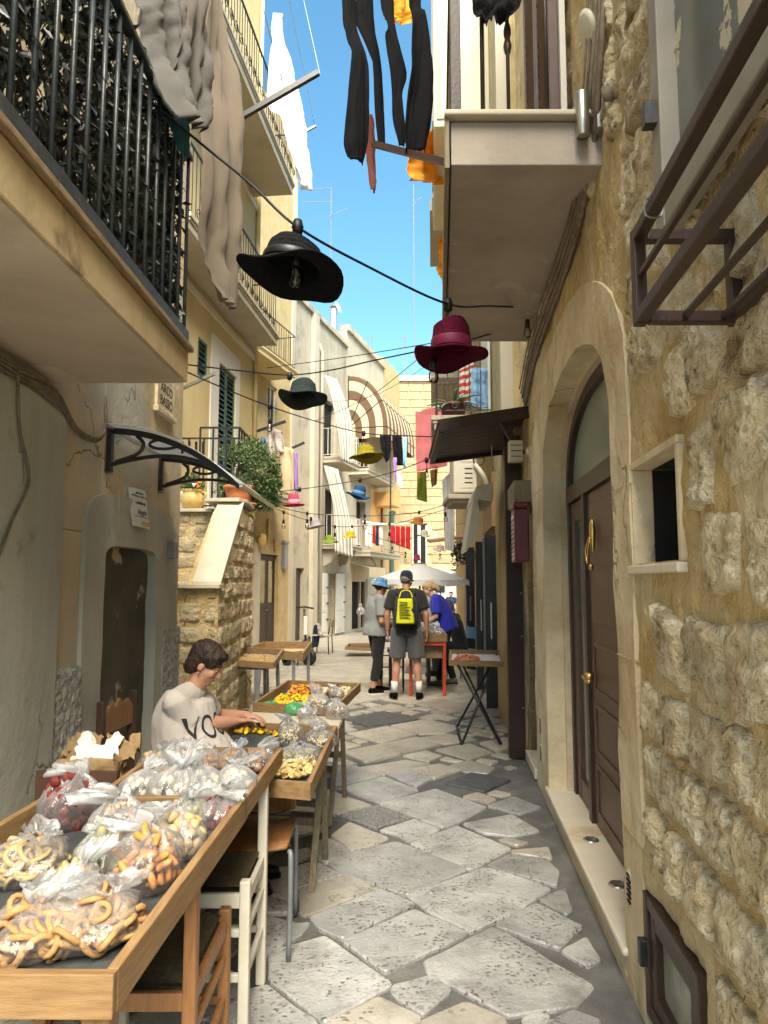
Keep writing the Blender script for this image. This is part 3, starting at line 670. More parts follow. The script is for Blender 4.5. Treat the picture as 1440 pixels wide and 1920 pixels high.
# stones, course by course
def stone_mesh(hs, hz, dp, seed, irr):
    mb = MB(); n = 10; rr = random.Random(seed); ox = V((rr.random() * 90, rr.random() * 90, rr.random() * 90))
    k1 = [rr.uniform(-irr, irr) for _ in range(8)]; tx, ty = rr.uniform(-.35, .35), rr.uniform(-.35, .35)
    vs = []
    for j in range(n + 1):
        for i in range(n + 1):
            x, y = 2 * i / n - 1, 2 * j / n - 1
            px = x * math.sqrt(1 - .10 * y * y); py = y * math.sqrt(1 - .10 * x * x)   # slightly rounded outline
            px += .2 * (k1[0] * y + k1[1] * x * y + k1[2] * x * x + k1[6] * y * y); py += .2 * (k1[3] * x + k1[4] * x * y + k1[5] * y * y + k1[7] * x * x)
            e = max(abs(x), abs(y)); q = V((px * hs * 10, py * hz * 10, 0)) + ox
            chip = abs(noise.noise(q * 1.1)) + .6 * abs(noise.noise(q * 2.6)) + .35 * noise.noise(q * 6)
            hgt = (1 - e ** 8) * dp * (.55 + .75 * chip + tx * x + ty * y) - (.03 if e > .99 else 0)
            vs.append(V((px * hs + .010 * noise.noise(q * 2.2) * (e > .7), py * hz + .010 * noise.noise(q * 2.2 + V((9, 9, 9))) * (e > .7), hgt)))
    mb.add(vs, [(j * (n + 1) + i, j * (n + 1) + i + 1, (j + 1) * (n + 1) + i + 1, (j + 1) * (n + 1) + i) for j in range(n) for i in range(n)])
    return mb
random.seed(21); z_ = .02; nst = 0; row = 0
RX = V((RB, 1, 0)).normalized(); RN = V((-1, RB, 0)).normalized()
while z_ < 4.0:
    hgt = random.uniform(.15, .24) if z_ < 1.15 else random.uniform(.17, .30); s_ = .75 - random.random() * .2
    while s_ < 6.0:
        ln = random.uniform(.15, .30) if z_ < 1.15 else random.uniform(.16, .36)
        a, c = s_, s_ + ln; s_ += ln; zc = z_ + hgt / 2 + (random.gauss(0, .02) if z_ > 1.15 else 0)
        if a < 2.66 < c + .03: c = 2.665
        if c - a < .07: continue
        prob = 1 if zc < 1.2 else .98 if c < 2.7 else .9
        if random.random() > prob: continue
        if 2.67 < (a + c) / 2 < 5.95 and zc < 3.45: continue
        if c > 5.93 and zc < 2.55: continue
        if zc > 3.3 and random.random() < .1: continue
        if any(a < h_[1] + .04 and c > h_[0] - .04 and zc - hgt / 2 < h_[3] + .03 and zc + hgt / 2 > h_[2] - .03 for h_ in (NI, HA)): continue
        lowc = zc < 1.2; gap = .008 if lowc else random.uniform(.006, .024)
        mb = stone_mesh((c - a) / 2 - gap * .6, hgt / 2 - gap * .6, random.uniform(.032, .055) if lowc else random.uniform(.026, .052), nst, .35 if lowc else 1.0)
        o = mb.build('stone', m_rubble, rwall, True, fix=False, world=False)
        p = RW((a + c) / 2, zc, mort((a + c) / 2, zc) * .9 - .006)
        o.matrix_parent_inverse = wm(rwall).inverted(); me = frameM(p, -RX, (0, 0, 1)); o.location = p; o.rotation_euler = me.to_euler()
        nst += 1
    z_ += hgt; row += 1
# marble step with two round floor lights
b = MB(); b.wbox(RW, 3.02, 5.27, .0, .105, -.42, .01); b.build('step_riser', m_marble, rh)
b = MB(); b.wbox(RW, 3.0, 5.30, .106, .138, -.42, .035); st = b.build('step', m_marble, rh, bev=.012)
for px, py in ((1108, 1575), (1158, 1659)):
    p = G(px, py, .138); b = MB(); b.lathe([(.0, .004), (.024, .004), (.03, .007), (.042, .006), (.045, 0)], 20, c=p); fl = b.build('floor_light', m_steel, st, True)
    for k in range(6):
        b = MB(); b.lathe([(0, .0095), (.004, .0085)], 8, c=p + V((.036 * math.cos(k), .036 * math.sin(k), 0))); b.build('screw', m_black, fl)
# the arched door: transom glass, narrow glazed leaf, wide panelled leaf
dpl = -.15
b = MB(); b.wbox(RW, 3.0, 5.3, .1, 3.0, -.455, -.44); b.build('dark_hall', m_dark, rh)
b = MB()
ring(b, RW, arch_pts(3.14, 5.1, .14, 2.25, 2.77, 8, 40, 2.3), arch_pts(3.05, 5.19, .14, 2.28, 2.86, 8, 40, 2.3), dpl, dpl - .08, dpl - .08, 1, 0)
b.wbox(RW, 3.17, 5.13, 2.16, 2.27, dpl - .08, dpl + .012); b.wbox(RW, 4.50, 4.58, .14, 2.16, dpl - .08, dpl + .008)
b.build('door_frame', m_brown, rh)
b = MB(); pts = [q for q in arch_pts(3.18, 5.12, 2.26, 2.262, 2.79, 1, 30, 2.3)]; b.prism([RW(s_, z2, dpl - .05) for s_, z2 in pts], RW(0, 0, .012) - RW(0, 0, 0)); b.build('transom_pane', M('frosted_green_grey_glass', (.20, .25, .21), (.24, .29, .25), 2, .25, spec=.6), rh)
b = MB(); b.wbox(RW, 3.1, 4.5, .15, 2.155, dpl - .06, dpl - .015); dl = b.build('door_leaf', m_browndoor, rh)
for z0, z1 in ((.22, .52), (.58, .88), (.94, 1.24)):
    b = MB(); leaf_frame(b, RW, 3.3, 4.4, z0, z1, dpl - .016, .03, .012); b.build('moulding', m_browndoor, dl, bev=.004)
b = MB(); b.wbox(RW, 3.3, 4.4, 1.36, 2.08, dpl - .016, dpl - .006); b.build('panel', m_browndoor, dl, bev=.006)
b = MB(); leaf_frame(b, RW, 4.58, 5.1, .15, 2.155, dpl - .05, .13, .035); nl = b.build('side_leaf', m_browndoor, rh, bev=.004)
b = MB(); b.wbox(RW, 4.70, 4.98, .27, 2.03, dpl - .04, dpl - .034); b.build('pane', M('dark_green_glass', (.06, .085, .075), None, rough=.12, spec=.7), nl)
b = MB(); hp = RW(4.38, 1.02, dpl)
b.ell(RW(4.40, 1.03, dpl + .02), (.03, .03, .03)); b.tube(catmull([RW(4.40, 1.03, dpl + .01), RW(4.38, 1.03, dpl + .055), RW(4.31, 1.035, dpl + .065), RW(4.24, 1.02, dpl + .06), RW(4.19, 1.03, dpl + .06)]), [.012] * 24 + [.006], 8); b.build('handle', m_brass, dl, True)
b = MB(); kz = 1.86
b.lathe([(.006, .11), (.012, .10), (.018, .07), (.02, .02), (.013, -.05), (.006, -.08)], 12, c=RW(4.18, kz, dpl + .02)); b.tube(catmull([RW(4.20, kz + .02, dpl + .03), RW(4.235, kz - .06, dpl + .05), RW(4.20, kz - .15, dpl + .05), RW(4.165, kz - .06, dpl + .05), RW(4.18, kz + .02, dpl + .03)]), .0045, 7); b.ell(RW(4.2, kz - .17, dpl + .03), (.014, .014, .02)); b.build('knocker', m_brass, dl, True)
b = MB(); b.lathe([(0, .006), (.012, .005), (.014, 0)], 12, M=Matrix.Rotation(R(-90), 3, 'Y'), c=RW(4.33, 1.42, dpl - .014)); b.build('lock', m_brass, dl)
# niche with thin stone lining
b = MB(); t = .028
b.wbox(RW, NI[0] - t, NI[1] + t, NI[3], NI[3] + t, -.07, .012); b.wbox(RW, NI[0] - t, NI[0], NI[2], NI[3], -.07, .010); b.wbox(RW, NI[1], NI[1] + t, NI[2], NI[3], -.07, .010)
b.build('niche_lining', m_lime, rh, bev=.004)
b = MB(); b.wbox(RW, NI[0] - .04, NI[1] + .04, NI[2] - .034, NI[2] - .002, -.34, .028); b.build('niche_sill', m_marble, rh, bev=.006)
b = MB(); b.wbox(RW, NI[0] - .03, NI[1] + .03, NI[2] - .03, NI[3] + .03, -.42, -.40); b.wbox(RW, NI[1] + .001, NI[1] + .03, NI[2], NI[3], -.40, -.071); b.wbox(RW, NI[0] - .03, NI[0] - .001, NI[2], NI[3], -.40, -.071); b.wbox(RW, NI[0], NI[1], NI[3] + .001, NI[3] + .03, -.40, -.071); b.build('niche_back', m_dark, rh)
# cellar hatch: frame, glazed leaf, hinges
b = MB(); leaf_frame(b, RW, HA[0], HA[1], HA[2], HA[3], -.02, .045, .045); hb = b.build('hatch_frame', m_brown, rh, bev=.004)
b = MB(); leaf_frame(b, RW, HA[0] + .05, HA[1] - .05, HA[2] + .05, HA[3] - .05, -.03, .05, .045); hl = b.build('hatch_leaf', m_brown, rh, bev=.004)
b = MB(); b.wbox(RW, HA[0] + .1, HA[1] - .1, HA[2] + .1, HA[3] - .1, -.02, -.014); b.build('pane', M('dusty_glass', (.20, .23, .20), (.36, .37, .31), 8, .2, spec=.7), hl)
for s_ in (HA[0] + .03, HA[1] - .02):
    b = MB(); b.wbox(RW, s_ - .018, s_ + .018, .24, .33, .02, .05); b.build('hinge', m_black, hl, bev=.004)
b = MB(); b.wbox(RW, HA[0], HA[1], HA[2], HA[3], -.3, -.29); b.build('hatch_back', m_dark, rh)
# oval vent grilles on the portal jambs
for s_, z2, hh in ((2.93, .40, .075), (5.62, .50, .07), (5.62, .29, .07)):
    b = MB(); b.lathe([(.0, .002), (.036, .003), (.044, .008), (.05, 0)], 20, M=Matrix(((0, 0, -1), (1, 0, 0), (0, hh / .05, 0))), c=RW(s_, z2, .014)); vg = b.build('vent', m_lime, rh, True)
    for k in range(6):
        b = MB(); zz = z2 - .05 + k * .02; b.wbox(RW, s_ - .024, s_ + .024, zz - .004, zz + .004, .016, .0225); b.build('slot', m_dark, vg)
# neighbouring brown door, lintel beam and sill, dark post
b = MB(); b.wbox(RW, D2[0] - .02, D2[1] + .02, D2[2], D2[3] + .02, -.12, -.08); d2 = b.build('side_door', m_browndoor, rh)
for z0, z1 in ((.2, .6), (.7, 1.1), (1.2, 2.1)):
    b = MB(); leaf_frame(b, RW, D2[0] + .08, D2[1] - .06, z0, z1, -.08, .02, .01); b.build('moulding', m_browndoor, d2)
b = MB(); b.ell(RW(6.12, 1.05, -.05), (.03, .03, .03)); b.tube(catmull([RW(6.12, 1.05, -.07), RW(6.14, 1.06, -.02), RW(6.24, 1.05, -.015), RW(6.3, 1.06, -.02)]), .012, 8); b.build('handle', m_brass, d2, True)
b = MB(); b.lathe([(0, .006), (.016, .004), (.018, 0)], 12, M=Matrix.Rotation(R(-90), 3, 'Y'), c=RW(6.2, 1.5, -.078)); b.build('lock', m_steel, d2)
b = MB(); b.wbox(RW, 5.97, 6.66, .0, .08, -.12, .03); b.build('door_sill', m_marble, rh, bev=.006)
b = MB(); b.wbox(RW, 6.0, 6.7, 2.28, 2.47, -.02, .15); b.build('lintel_beam', m_greywood, rh, bev=.006)

# right balcony
NB, FBk = 3.06, 5.9; xo0, xo1 = P(846, 318, NB).x, P(836, 640, FBk).x; zb0, zb1 = 3.49, 3.70
def BW(s_, z2, d_):
    t = (s_ - NB) / (FBk - NB); xo = xo0 + (xo1 - xo0) * t; xw = RA + RB * s_ + .05
    return V((xw + (xo - xw) * d_, s_, z2))
b = MB(); b.hexa([BW(NB, zb0, 0), BW(FBk, zb0 + .16, 0), BW(FBk, zb0 + .16, 1), BW(NB, zb0, 1), BW(NB, zb1, 0), BW(FBk, zb1 + .16, 0), BW(FBk, zb1 + .16, 1), BW(NB, zb1, 1)])
rb = b.build('balcony', m_soffit2, rh, bev=.006)
b = MB(); b.bar(BW(NB - .02, zb1 - .1, 1.025), BW(FBk, zb1 + .05, 1.025), .022, .26); b.build('edge_trim', m_greywood, rb)
b = MB(); b.hexa([BW(NB - .05, zb1 + .002, 0), BW(FBk, zb1 + .164, 0), BW(FBk, zb1 + .164, 1.04), BW(NB - .05, zb1 + .002, 1.04), BW(NB - .05, zb1 + .03, 0), BW(FBk, zb1 + .19, 0), BW(FBk, zb1 + .19, 1.04), BW(NB - .05, zb1 + .03, 1.04)]); b.build('paving_edge', m_coping, rb, bev=.008)
b = MB(); q0, q1 = BW(NB, zb1 + .03, .97), BW(FBk - .1, zb1 + .18, .97); b.bx((q0.x - .024, q0.y - .024, q0.z), (q0.x + .024, q0.y + .024, q0.z + 1.1)); b.build('post', m_brown, rb, bev=.003)
for t in (.80, .64, .40):
    q = BW(NB, zb1 + .03, t); b = MB()
    if t == .64: b.tube([q + V((0, 0, z2)) for z2 in (0, .30, .31, .34, .37, .38, .40, .42, .45, .46, 1.08)], [.009, .009, .014, .02, .014, .012, .018, .018, .012, .009, .009], 10)
    else: b.tube([q, q + V((0, 0, 1.08))], .010, 8)
    b.build('bar', m_brown, rb, True)
b = MB(); b.bar(BW(NB, zb1 + 1.12, .97), BW(NB, zb1 + 1.12, .03), .04, .02); b.bar(BW(NB, zb1 + 1.12, .97), BW(FBk, zb1 + 1.28, .97), .04, .02); b.build('handrail', m_brown, rb)
first = None
for k in range(1, 24):
    t = k / 24; q = q0.lerp(q1, t)
    if first is None:
        t_ = MB(); t_.tube([(0, 0, 0), (0, 0, 1.08)], .009, 6); first = t_.build('bar', m_brown, rb, True, world=False); first.location = q; first.matrix_parent_inverse = wm(rb).inverted()
    else: inst(first, rb, q)
# balcony door with brown shutters
for s0, s1 in ((3.75, 4.35), (4.37, 4.97)):
    b = MB(); leaf_frame(b, RW, s0, s1, 3.95, 6.0, .07, .07, .045); sh = b.build('shutter', m_shutb, rh)
    slats(sh, 'slat', RW, s0 + .07, s1 - .07, 4.02, 5.93, .09, m_shutb, .07)
b = MB(); b.wbox(RW, 3.70, 5.02, 3.9, 6.05, .035, .066); b.build('shutter_frame', m_white, rh)
# window at the top right corner, with patterned curtain behind the glass
b = MB(); leaf_frame(b, RW, .95, 2.02, 2.62, 4.3, .03, .08, .06); wf = b.build('window_frame', M('grey_window_paint', (.26, .23, .19), (.32, .28, .23), 4, .6), rh, bev=.004)
b = MB(); b.wbox(RW, 1.03, 1.94, 2.70, 4.22, .03, .036); b.build('pane', M('patterned_curtain_behind_glass', (.12, .13, .12), (.16, .17, .155), 3, .2, c3=(.60, .54, .38), s3=3.2, t3=.54, w3=.01, spec=.6), wf)
b = MB(); b.wbox(RW, 1.96, 2.0, 2.95, 3.02, .09, .125); b.build('hinge', m_black, wf)
# ------------------------------------------------------------------ stone staircase beyond the left house
sw = th('stone_staircase', 'rock-faced stone staircase with sloping pale coping, rising to a terrace', 'staircase', (-1.9, 7.5, 0))
def SW(s_, z_, d_=0): return V((-1.53 - .065 * (s_ - 6.6) + d_, s_, z_))
def stop(s_): return 1.56 + min(1, max(0, (s_ - 6.6) / 1.45)) * .90
b = MB(); n = 14
for k in range(n):
    a, c = 6.6 + 2.62 * k / n, 6.6 + 2.62 * (k + 1) / n
    b.hexa([SW(a, 0, -.3), SW(c, 0, -.3), SW(c, 0, 0), SW(a, 0, 0), SW(a, stop(a), -.3), SW(c, stop(c), -.3), SW(c, stop(c), 0), SW(a, stop(a), 0)])
swl = b.build('wall', m_mortar, sw)
def blocks(parent, frm, xax, s0, s1, z0, z1, hgt, lens, mat, top=None, dp=(.02, .045), irr=.15, seed=0, gap=.008, lim=400):
    rr = random.Random(seed); z_ = z0; k = 0
    while z_ < z1 - .05:
        h_ = hgt * rr.uniform(.85, 1.15); h_ = min(h_, z1 - z_); s_ = s0 - rr.random() * lens[0] * .6
        while s_ < s1 - .03:
            ln = rr.uniform(*lens); a, c = max(s_, s0), min(s_ + ln, s1); s_ += ln
            if c - a < .06: continue
            zt = min(z_ + h_, min(top(a), top(c))) if top else z_ + h_
            if zt - z_ < .05: continue
            mb = stone_mesh((c - a) / 2 - gap, (zt - z_) / 2 - gap, rr.uniform(*dp), seed * 1000 + k, irr); k += 1
            p = frm((a + c) / 2, (z_ + zt) / 2, -.01)
            o = mb.build('stone', mat, parent, True, fix=False, world=False); o.matrix_parent_inverse = wm(parent).inverted()
            o.location = p; o.rotation_euler = frameM(p, xax, (0, 0, 1)).to_euler()
        z_ += h_
blocks(swl, SW, V((-.065, 1, 0)), 6.6, 9.2, 0, 2.46, .2, (.3, .55), m_stairstone, stop, seed=1)
b = MB(); b.bx((-1.92, 6.6, 0), (-1.84, 6.9, 1.56)); b.build('pier', m_mortar, sw)
blocks(sw, lambda s_, z_, d_=0: V((s_, 6.6 - d_, z_)), V((1, 0, 0)), -1.92, -1.535, 0, 1.55, .2, (.2, .4), m_stairstone, seed=2, dp=(.012, .028))
b = MB()
for k in range(8): b.bx((-3.1, 6.0 + k * .27, 0 if k == 0 else .2 * k - .02), (-1.83, 8.6, .2 * (k + 1) - .03))
b.build('flight', m_stairstone, sw)
for k in range(8):
    b = MB(); b.bx((-3.1, 5.97 + k * .27, .2 * (k + 1) - .03), (-1.80 if k < 2 else -1.84, 6.3 + k * .27, .2 * (k + 1))); b.build('tread', m_coping, sw, bev=.006)
b = MB(); b.bx((-3.4, 8.35, 1.5), (-1.95, 8.6, 2.42)); bw = b.build('upper_wall', m_mortar, sw)
blocks(bw, lambda s_, z_, d_=0: V((s_, 8.35 - d_, z_)), V((1, 0, 0)), -3.2, -1.95, 1.6, 2.42, .165, (.22, .45), m_stairstone, seed=3, dp=(.012, .03))
# coping: sloping slab, foot slab, landing slab
b = MB(); q = [SW(6.62, 1.575, .02), SW(8.12, 2.50, .02)]
b.hexa([q[0] + V((-.27, 0, 0)), q[0], q[1], q[1] + V((-.30, 0, 0)), q[0] + V((-.27, 0, .035)), q[0] + V((0, 0, .035)), q[1] + V((0, 0, .035)), q[1] + V((-.30, 0, .035))]); b.build('coping', m_coping, sw, bev=.005)
b = MB(); b.bx((-1.93, 6.53, 1.545), (-1.505, 6.68, 1.585)); b.build('coping', m_coping, sw, bev=.005)
b = MB(); b.prism([SW(8.02, 2.515, -.42), SW(7.98, 2.515, -.02), SW(8.2, 2.515, .05), SW(9.28, 2.515, .05), SW(9.28, 2.515, -.42)], (0, 0, .04)); b.build('coping', m_coping, sw, bev=.005)
b = MB(); b.bx((-3.3, 8.28, 2.425), (-2.02, 8.66, 2.465)); b.build('coping', m_coping, sw, bev=.005)

# ------------------------------------------------------------------ yellow house above the terrace
def AW(s_, z_, d_=0): return V((-3.9 + .1 * s_ + d_, s_ - .1 * d_, z_))
ya = th('yellow_house', 'yellow plastered house with green louvred shutters above the stone staircase', 'house', (-2.8, 11.5, 0))
b = MB(); panel(b, AW, 8.7, 13.62, 0, 14, [(11.5, 12.42, 2.5, 5.25), (10.55, 10.95, 4.75, 5.35)], .2, 4); b.build('wall', m_yellow, ya)
b = MB(); b.wbox(AW, 11.12, 11.5, 2.5, 5.62, 0, .02); b.wbox(AW, 12.42, 12.62, 2.5, 5.62, 0, .02); b.wbox(AW, 11.5, 12.42, 5.25, 5.62, 0, .02); b.build('door_surround', m_white, ya)
for s0, s1 in ((11.5, 11.955), (11.965, 12.42)):
    b = MB(); leaf_frame(b, AW, s0, s1, 2.52, 5.22, -.06, .055, .04); b.wbox(AW, s0 + .055, s1 - .055, 3.8, 3.86, -.058, -.022); sh = b.build('shutter', m_shutg, ya)
    slats(sh, 'slat', AW, s0 + .05, s1 - .05, 2.6, 3.8, -.04, m_shutg, .085); slats(sh, 'slat', AW, s0 + .05, s1 - .05, 3.88, 5.17, -.04, m_shutg, .085)
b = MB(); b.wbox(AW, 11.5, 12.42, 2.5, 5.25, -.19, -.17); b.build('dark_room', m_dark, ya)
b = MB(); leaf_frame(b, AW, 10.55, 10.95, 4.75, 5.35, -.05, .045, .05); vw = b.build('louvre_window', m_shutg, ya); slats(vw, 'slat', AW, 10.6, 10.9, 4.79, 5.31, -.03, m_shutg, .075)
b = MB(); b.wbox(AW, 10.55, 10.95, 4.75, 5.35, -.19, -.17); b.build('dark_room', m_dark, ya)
def scrolls(parent, a, c, n, r, mat):
    first = None; a, c = V(a), V(c); t = (c - a).normalized(); t.z = 0
    ang = math.atan2(t.y, t.x)
    for k in range(n):
        p = a.lerp(c, (k + .5) / n)
        if first is None:
            b = MB(); pts = []
            for i in range(22):
                g = i / 21 * 4.2 * math.pi * .62; rr = r * (1 - i / 30); pts.append((rr * math.cos(g), 0, rr * math.sin(g)))
            b.tube(pts, .007, 5); first = b.build('scroll', mat, parent, True, world=False); first.location = p; first.rotation_euler = (0, 0, ang); first.matrix_parent_inverse = wm(parent).inverted()
        else: inst(first, parent, p)
a1 = balcony(ya, AW, 8.75, 13.3, 6.12, .52, .2, m_cream, rail=True, pitch=.14)
scrolls(a1, AW(9, 6.5, .5), AW(13.2, 6.5, .5), 15, .09, m_black)
a2 = balcony(ya, AW, 8.75, 13.3, 9.15, .78, .22, m_cream, rail=True, pitch=.13)
scrolls(a2, AW(9, 9.55, .82), AW(13.3, 9.55, .82), 19, .10, m_black)
b = MB(); b.tube([AW(13.5, 2.6, .05), AW(13.5, 13.5, .05)], .045, 8); b.build('drainpipe', m_yellow, ya, True)
for z_ in (6.0, 9.05): 
    b = MB(); b.wbox(AW, 8.7, 13.6, z_ - .1, z_, 0, .04); b.build('string_course', m_white, ya)
tr = th('terrace', 'small stone terrace with iron railing at the top of the stairs', 'terrace', (-2.3, 9.1, 2.4))
b = MB(); b.bx((-3.3, 8.62, 2.33), (-1.79, 9.72, 2.50)); b.bx((-3.1, 9.72, 2.335), (-2.45, 13.0, 2.495)); tslab = b.build('floor', m_coping, tr, bev=.006)
railing(tslab, [(-2.36, 8.98, 2.5), (-1.86, 8.98, 2.5), (-1.86, 9.66, 2.5), (-2.9, 9.66, 2.5)], 1.08, .19, m_black, .011, True, handw=.035)
b = MB(); b.bx((-2.62, 8.7, 2.5), (-2.4, 9.0, 2.72)); b.bx((-2.65, 8.68, 2.5), (-2.37, 9.02, 2.53)); b.build('plinth', m_white, tr, bev=.005)

# ------------------------------------------------------------------ receding facades on the left
GF = -.75
def win(parent, frm, s0, s1, z0, z1, d=-.12, mat=m_white, curtain=None):
    b = MB(); leaf_frame(b, frm, s0, s1, z0, z1, d, .06, .05); b.wbox(frm, (s0 + s1) / 2 - .035, (s0 + s1) / 2 + .035, z0 + .06, z1 - .06, d + .002, d + .048); f_ = b.build('window', mat, parent)
    b = MB(); b.wbox(frm, s0 + .05, s1 - .05, z0 + .05, z1 - .05, d + .015, d + .02); b.build('pane', m_glass, f_)
    b = MB(); b.wbox(frm, s0, s1, z0, z1, d - .1, d - .06); b.build('interior', curtain or m_dark, f_)
f1 = th('ochre_corner_house', 'ochre yellow corner house with brown double door and round wall plaque', 'house', FW(20.5, gz(20)))
b = MB(); panel(b, FW, 14.5, 21.95, GF, 16, [(19.85, 21.0, GF, 2.40), (20.15, 20.75, 6.0, 7.35)], .22, 5); b.build('wall', m_yellow2, f1)
b = MB(); b.wbox(FW, 21.72, 21.97, GF, 16, -.01, .05); b.build('corner_quoin', m_cream, f1)
b = MB(); b.wbox(FW, 19.4, 19.78, GF, 2.7, -.01, .03); b.build('door_pier', m_cream, f1)
plank_door(f1, FW, 19.88, 20.98, gz(20), 2.37, -.1, m_darkdoor, 2, True)
win(f1, FW, 20.15, 20.75, 6.0, 7.35)
b = MB(); b.wbox(FW, 20.08, 20.82, 5.9, 6.0, 0, .08); b.build('window_sill', m_cream, f1)
balcony(f1, FW, 18.0, 20.5, 3.78, .85, .16, m_cream, rail=True, pitch=.14)
bq = balcony(f1, FW, 17.8, 20.2, 7.45, .85, .2, m_yellow, rail=True, pitch=.16); 
b = MB(); b.lathe([(0, .05), (.24, .05), (.27, .03), (.28, 0)], 24, M=Matrix(((0, 0, .963), (.28, 0, -.27), (0, 1.15, 0))), c=FW(20.25, 3.1, .01)); b.build('round_plaque', m_orange, f1, True)
b = MB(); b.lathe([(.05, .2), (.12, .14), (.13, .0), (.07, -.16), (.0, -.2)], 12, c=FW(19.62, 2.75, .14)); b.build('wall_lamp', m_ochrepot, f1, True)
b = MB(); b.wbox(FW, 21.2, 21.45, 2.0, 2.75, 0, .12); b.wbox(FW, 21.18, 21.47, 2.75, 2.85, 0, .14); b.build('meter_box', m_greytube, f1, bev=.02)
b = MB(); b.wbox(FW, 20.65, 20.72, 2.5, 2.85, 0, .05); b.ell(FW(20.68, 2.56, .05), (.05, .05, .05)); b.build('bell_pull', m_pipe, f1)

f2 = th('cream_house', 'tall stained cream house with striped balcony curtains and white shutters below', 'house', FW(24.5, gz(24)))
b = MB(); panel(b, FW, 21.97, 26.9, GF, 10.7, [(22.3, 22.95, GF, 2.05), (24.95, 25.75, GF, 1.92), (24.75, 25.9, 2.95, 4.9), (24.6, 25.8, 5.95, 8.1)], .25, 5); b.build('wall', m_cream2, f2)
b = MB(); b.wbox(FW, 21.95, 26.95, 10.7, 10.9, -.3, .1); b.build('cornice', m_cream2, f2, bev=.02)
b = MB(); b.wbox(FW, 23.35, 23.75, GF, 10.7, -.01, .14); b.build('pilaster', m_cream, f2)
b = MB(); b.tube([FW(24.15, GF, .08), FW(24.15, 9.6, .08), FW(24.1, 9.9, -.02)], .06, 8); b.build('drainpipe', m_cream, f2, True)
b = MB(); b.tube([FW(23.9, 2.6, .06), FW(23.9, 9.3, .06)], .035, 6); b.build('drainpipe', m_cablebr, f2, True)
plank_door(f2, FW, 22.33, 22.92, gz(22), 2.02, -.12, m_darkdoor, 1)
b = MB(); b.wbox(FW, 24.95, 25.75, GF, 1.92, -.2, -.16); b.build('blank_doorway', m_cream, f2)
for s0, s1 in ((24.4, 24.93), (25.78, 26.7)):
    b = MB(); b.wbox(FW, s0, s1, gz(25) + .06, 1.92, .02, .06); sh = b.build('door_shutter', m_white, f2, bev=.005)
    for f0, f3 in ((.06, .34), (.38, .64), (.68, .95)):
        h_ = 1.92 - gz(25) - .06; z0 = gz(25) + .06; b = MB(); b.wbox(FW, s0 + .1, s1 - .1, z0 + h_ * f0, z0 + h_ * f3, .06, .075); b.build('panel', m_white, sh, bev=.006)
    for z_ in (.3, .85, 1.4):
        b = MB(); b.wbox(FW, s1 - .18, s1 + .02, z_, z_ + .05, .076, .10); b.build('hinge', m_black, sh)
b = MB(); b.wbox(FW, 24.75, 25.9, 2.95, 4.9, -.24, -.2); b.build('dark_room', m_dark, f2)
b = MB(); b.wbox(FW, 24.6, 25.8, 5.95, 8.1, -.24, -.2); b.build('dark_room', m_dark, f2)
balcony(f2, FW, 24.3, 26.3, 5.72, .75, .2, m_cream, rail=True, railmat=m_white, pitch=.2, rb=.015)
bb_ = balcony(f2, FW, 24.4, 26.6, 2.75, .75, .16, m_cream, rail=True, railmat=m_white, pitch=.16, rb=.012)
for s_ in (24.6, 26.3):
    b = MB(); b.prism([FW(s_, 2.74, 0), FW(s_, 2.74, .6), FW(s_, 2.6, .55), FW(s_, 2.5, .35), FW(s_, 2.3, .28), FW(s_, 2.15, 0)], FW(.16, 0, 0) - FW(0, 0, 0)); b.build('bracket', m_cream, f2)

f3 = th('awning_house', 'house with a brown and cream striped barrel awning over its upper balcony', 'house', FW(29, gz(29)))
b = MB(); panel(b, FW, 26.92, 32.0, GF, 11.4, [(27.7, 29.7, GF, 1.75), (28.2, 29.4, 2.95, 4.9), (30.2, 31.2, 3, 4.9), (28, 29.6, 6.1, 8)], .3, 5); b.build('wall', m_cream, f3)
b = MB(); b.wbox(FW, 30.0, 31.9, 2.6, 5.6, -.01, .02); b.build('orange_bay', m_orange, f3)
b = MB(); b.wbox(FW, 26.92, 32.05, 11.4, 11.65, -.3, .12); b.build('cornice', m_cream2, f3, bev=.02)
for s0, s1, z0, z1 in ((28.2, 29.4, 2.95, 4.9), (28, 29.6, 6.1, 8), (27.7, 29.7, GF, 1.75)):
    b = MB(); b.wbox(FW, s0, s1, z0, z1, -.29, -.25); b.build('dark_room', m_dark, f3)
b = MB(); leaf_frame(b, FW, 27.7, 29.7, gz(28), 1.75, -.15, .12, .1); b.wbox(FW, 28.9, 29.0, gz(28) + .12, 1.63, -.15, -.06); b.build('door_frame', m_cream, f3)
balcony(f3, FW, 27.2, 31.0, 5.75, .8, .2, m_cream, rail=True, railmat=m_cream, pitch=.16, rb=.015)
balcony(f3, FW, 27.3, 31.8, 2.6, .85, .2, m_cream, rail=True, railmat=m_cream, pitch=.16, rb=.012)
b = MB(); b.wbox(FW, 30.6, 31.7, 4.9, 5.5, .0, .9); b.build('orange_bay', m_orange, f3)
b = MB(); b.tube([FW(31.6, GF, .07), FW(31.6, 5.2, .07)], .05, 8); b.build('drainpipe', m_pipe, f3, True)
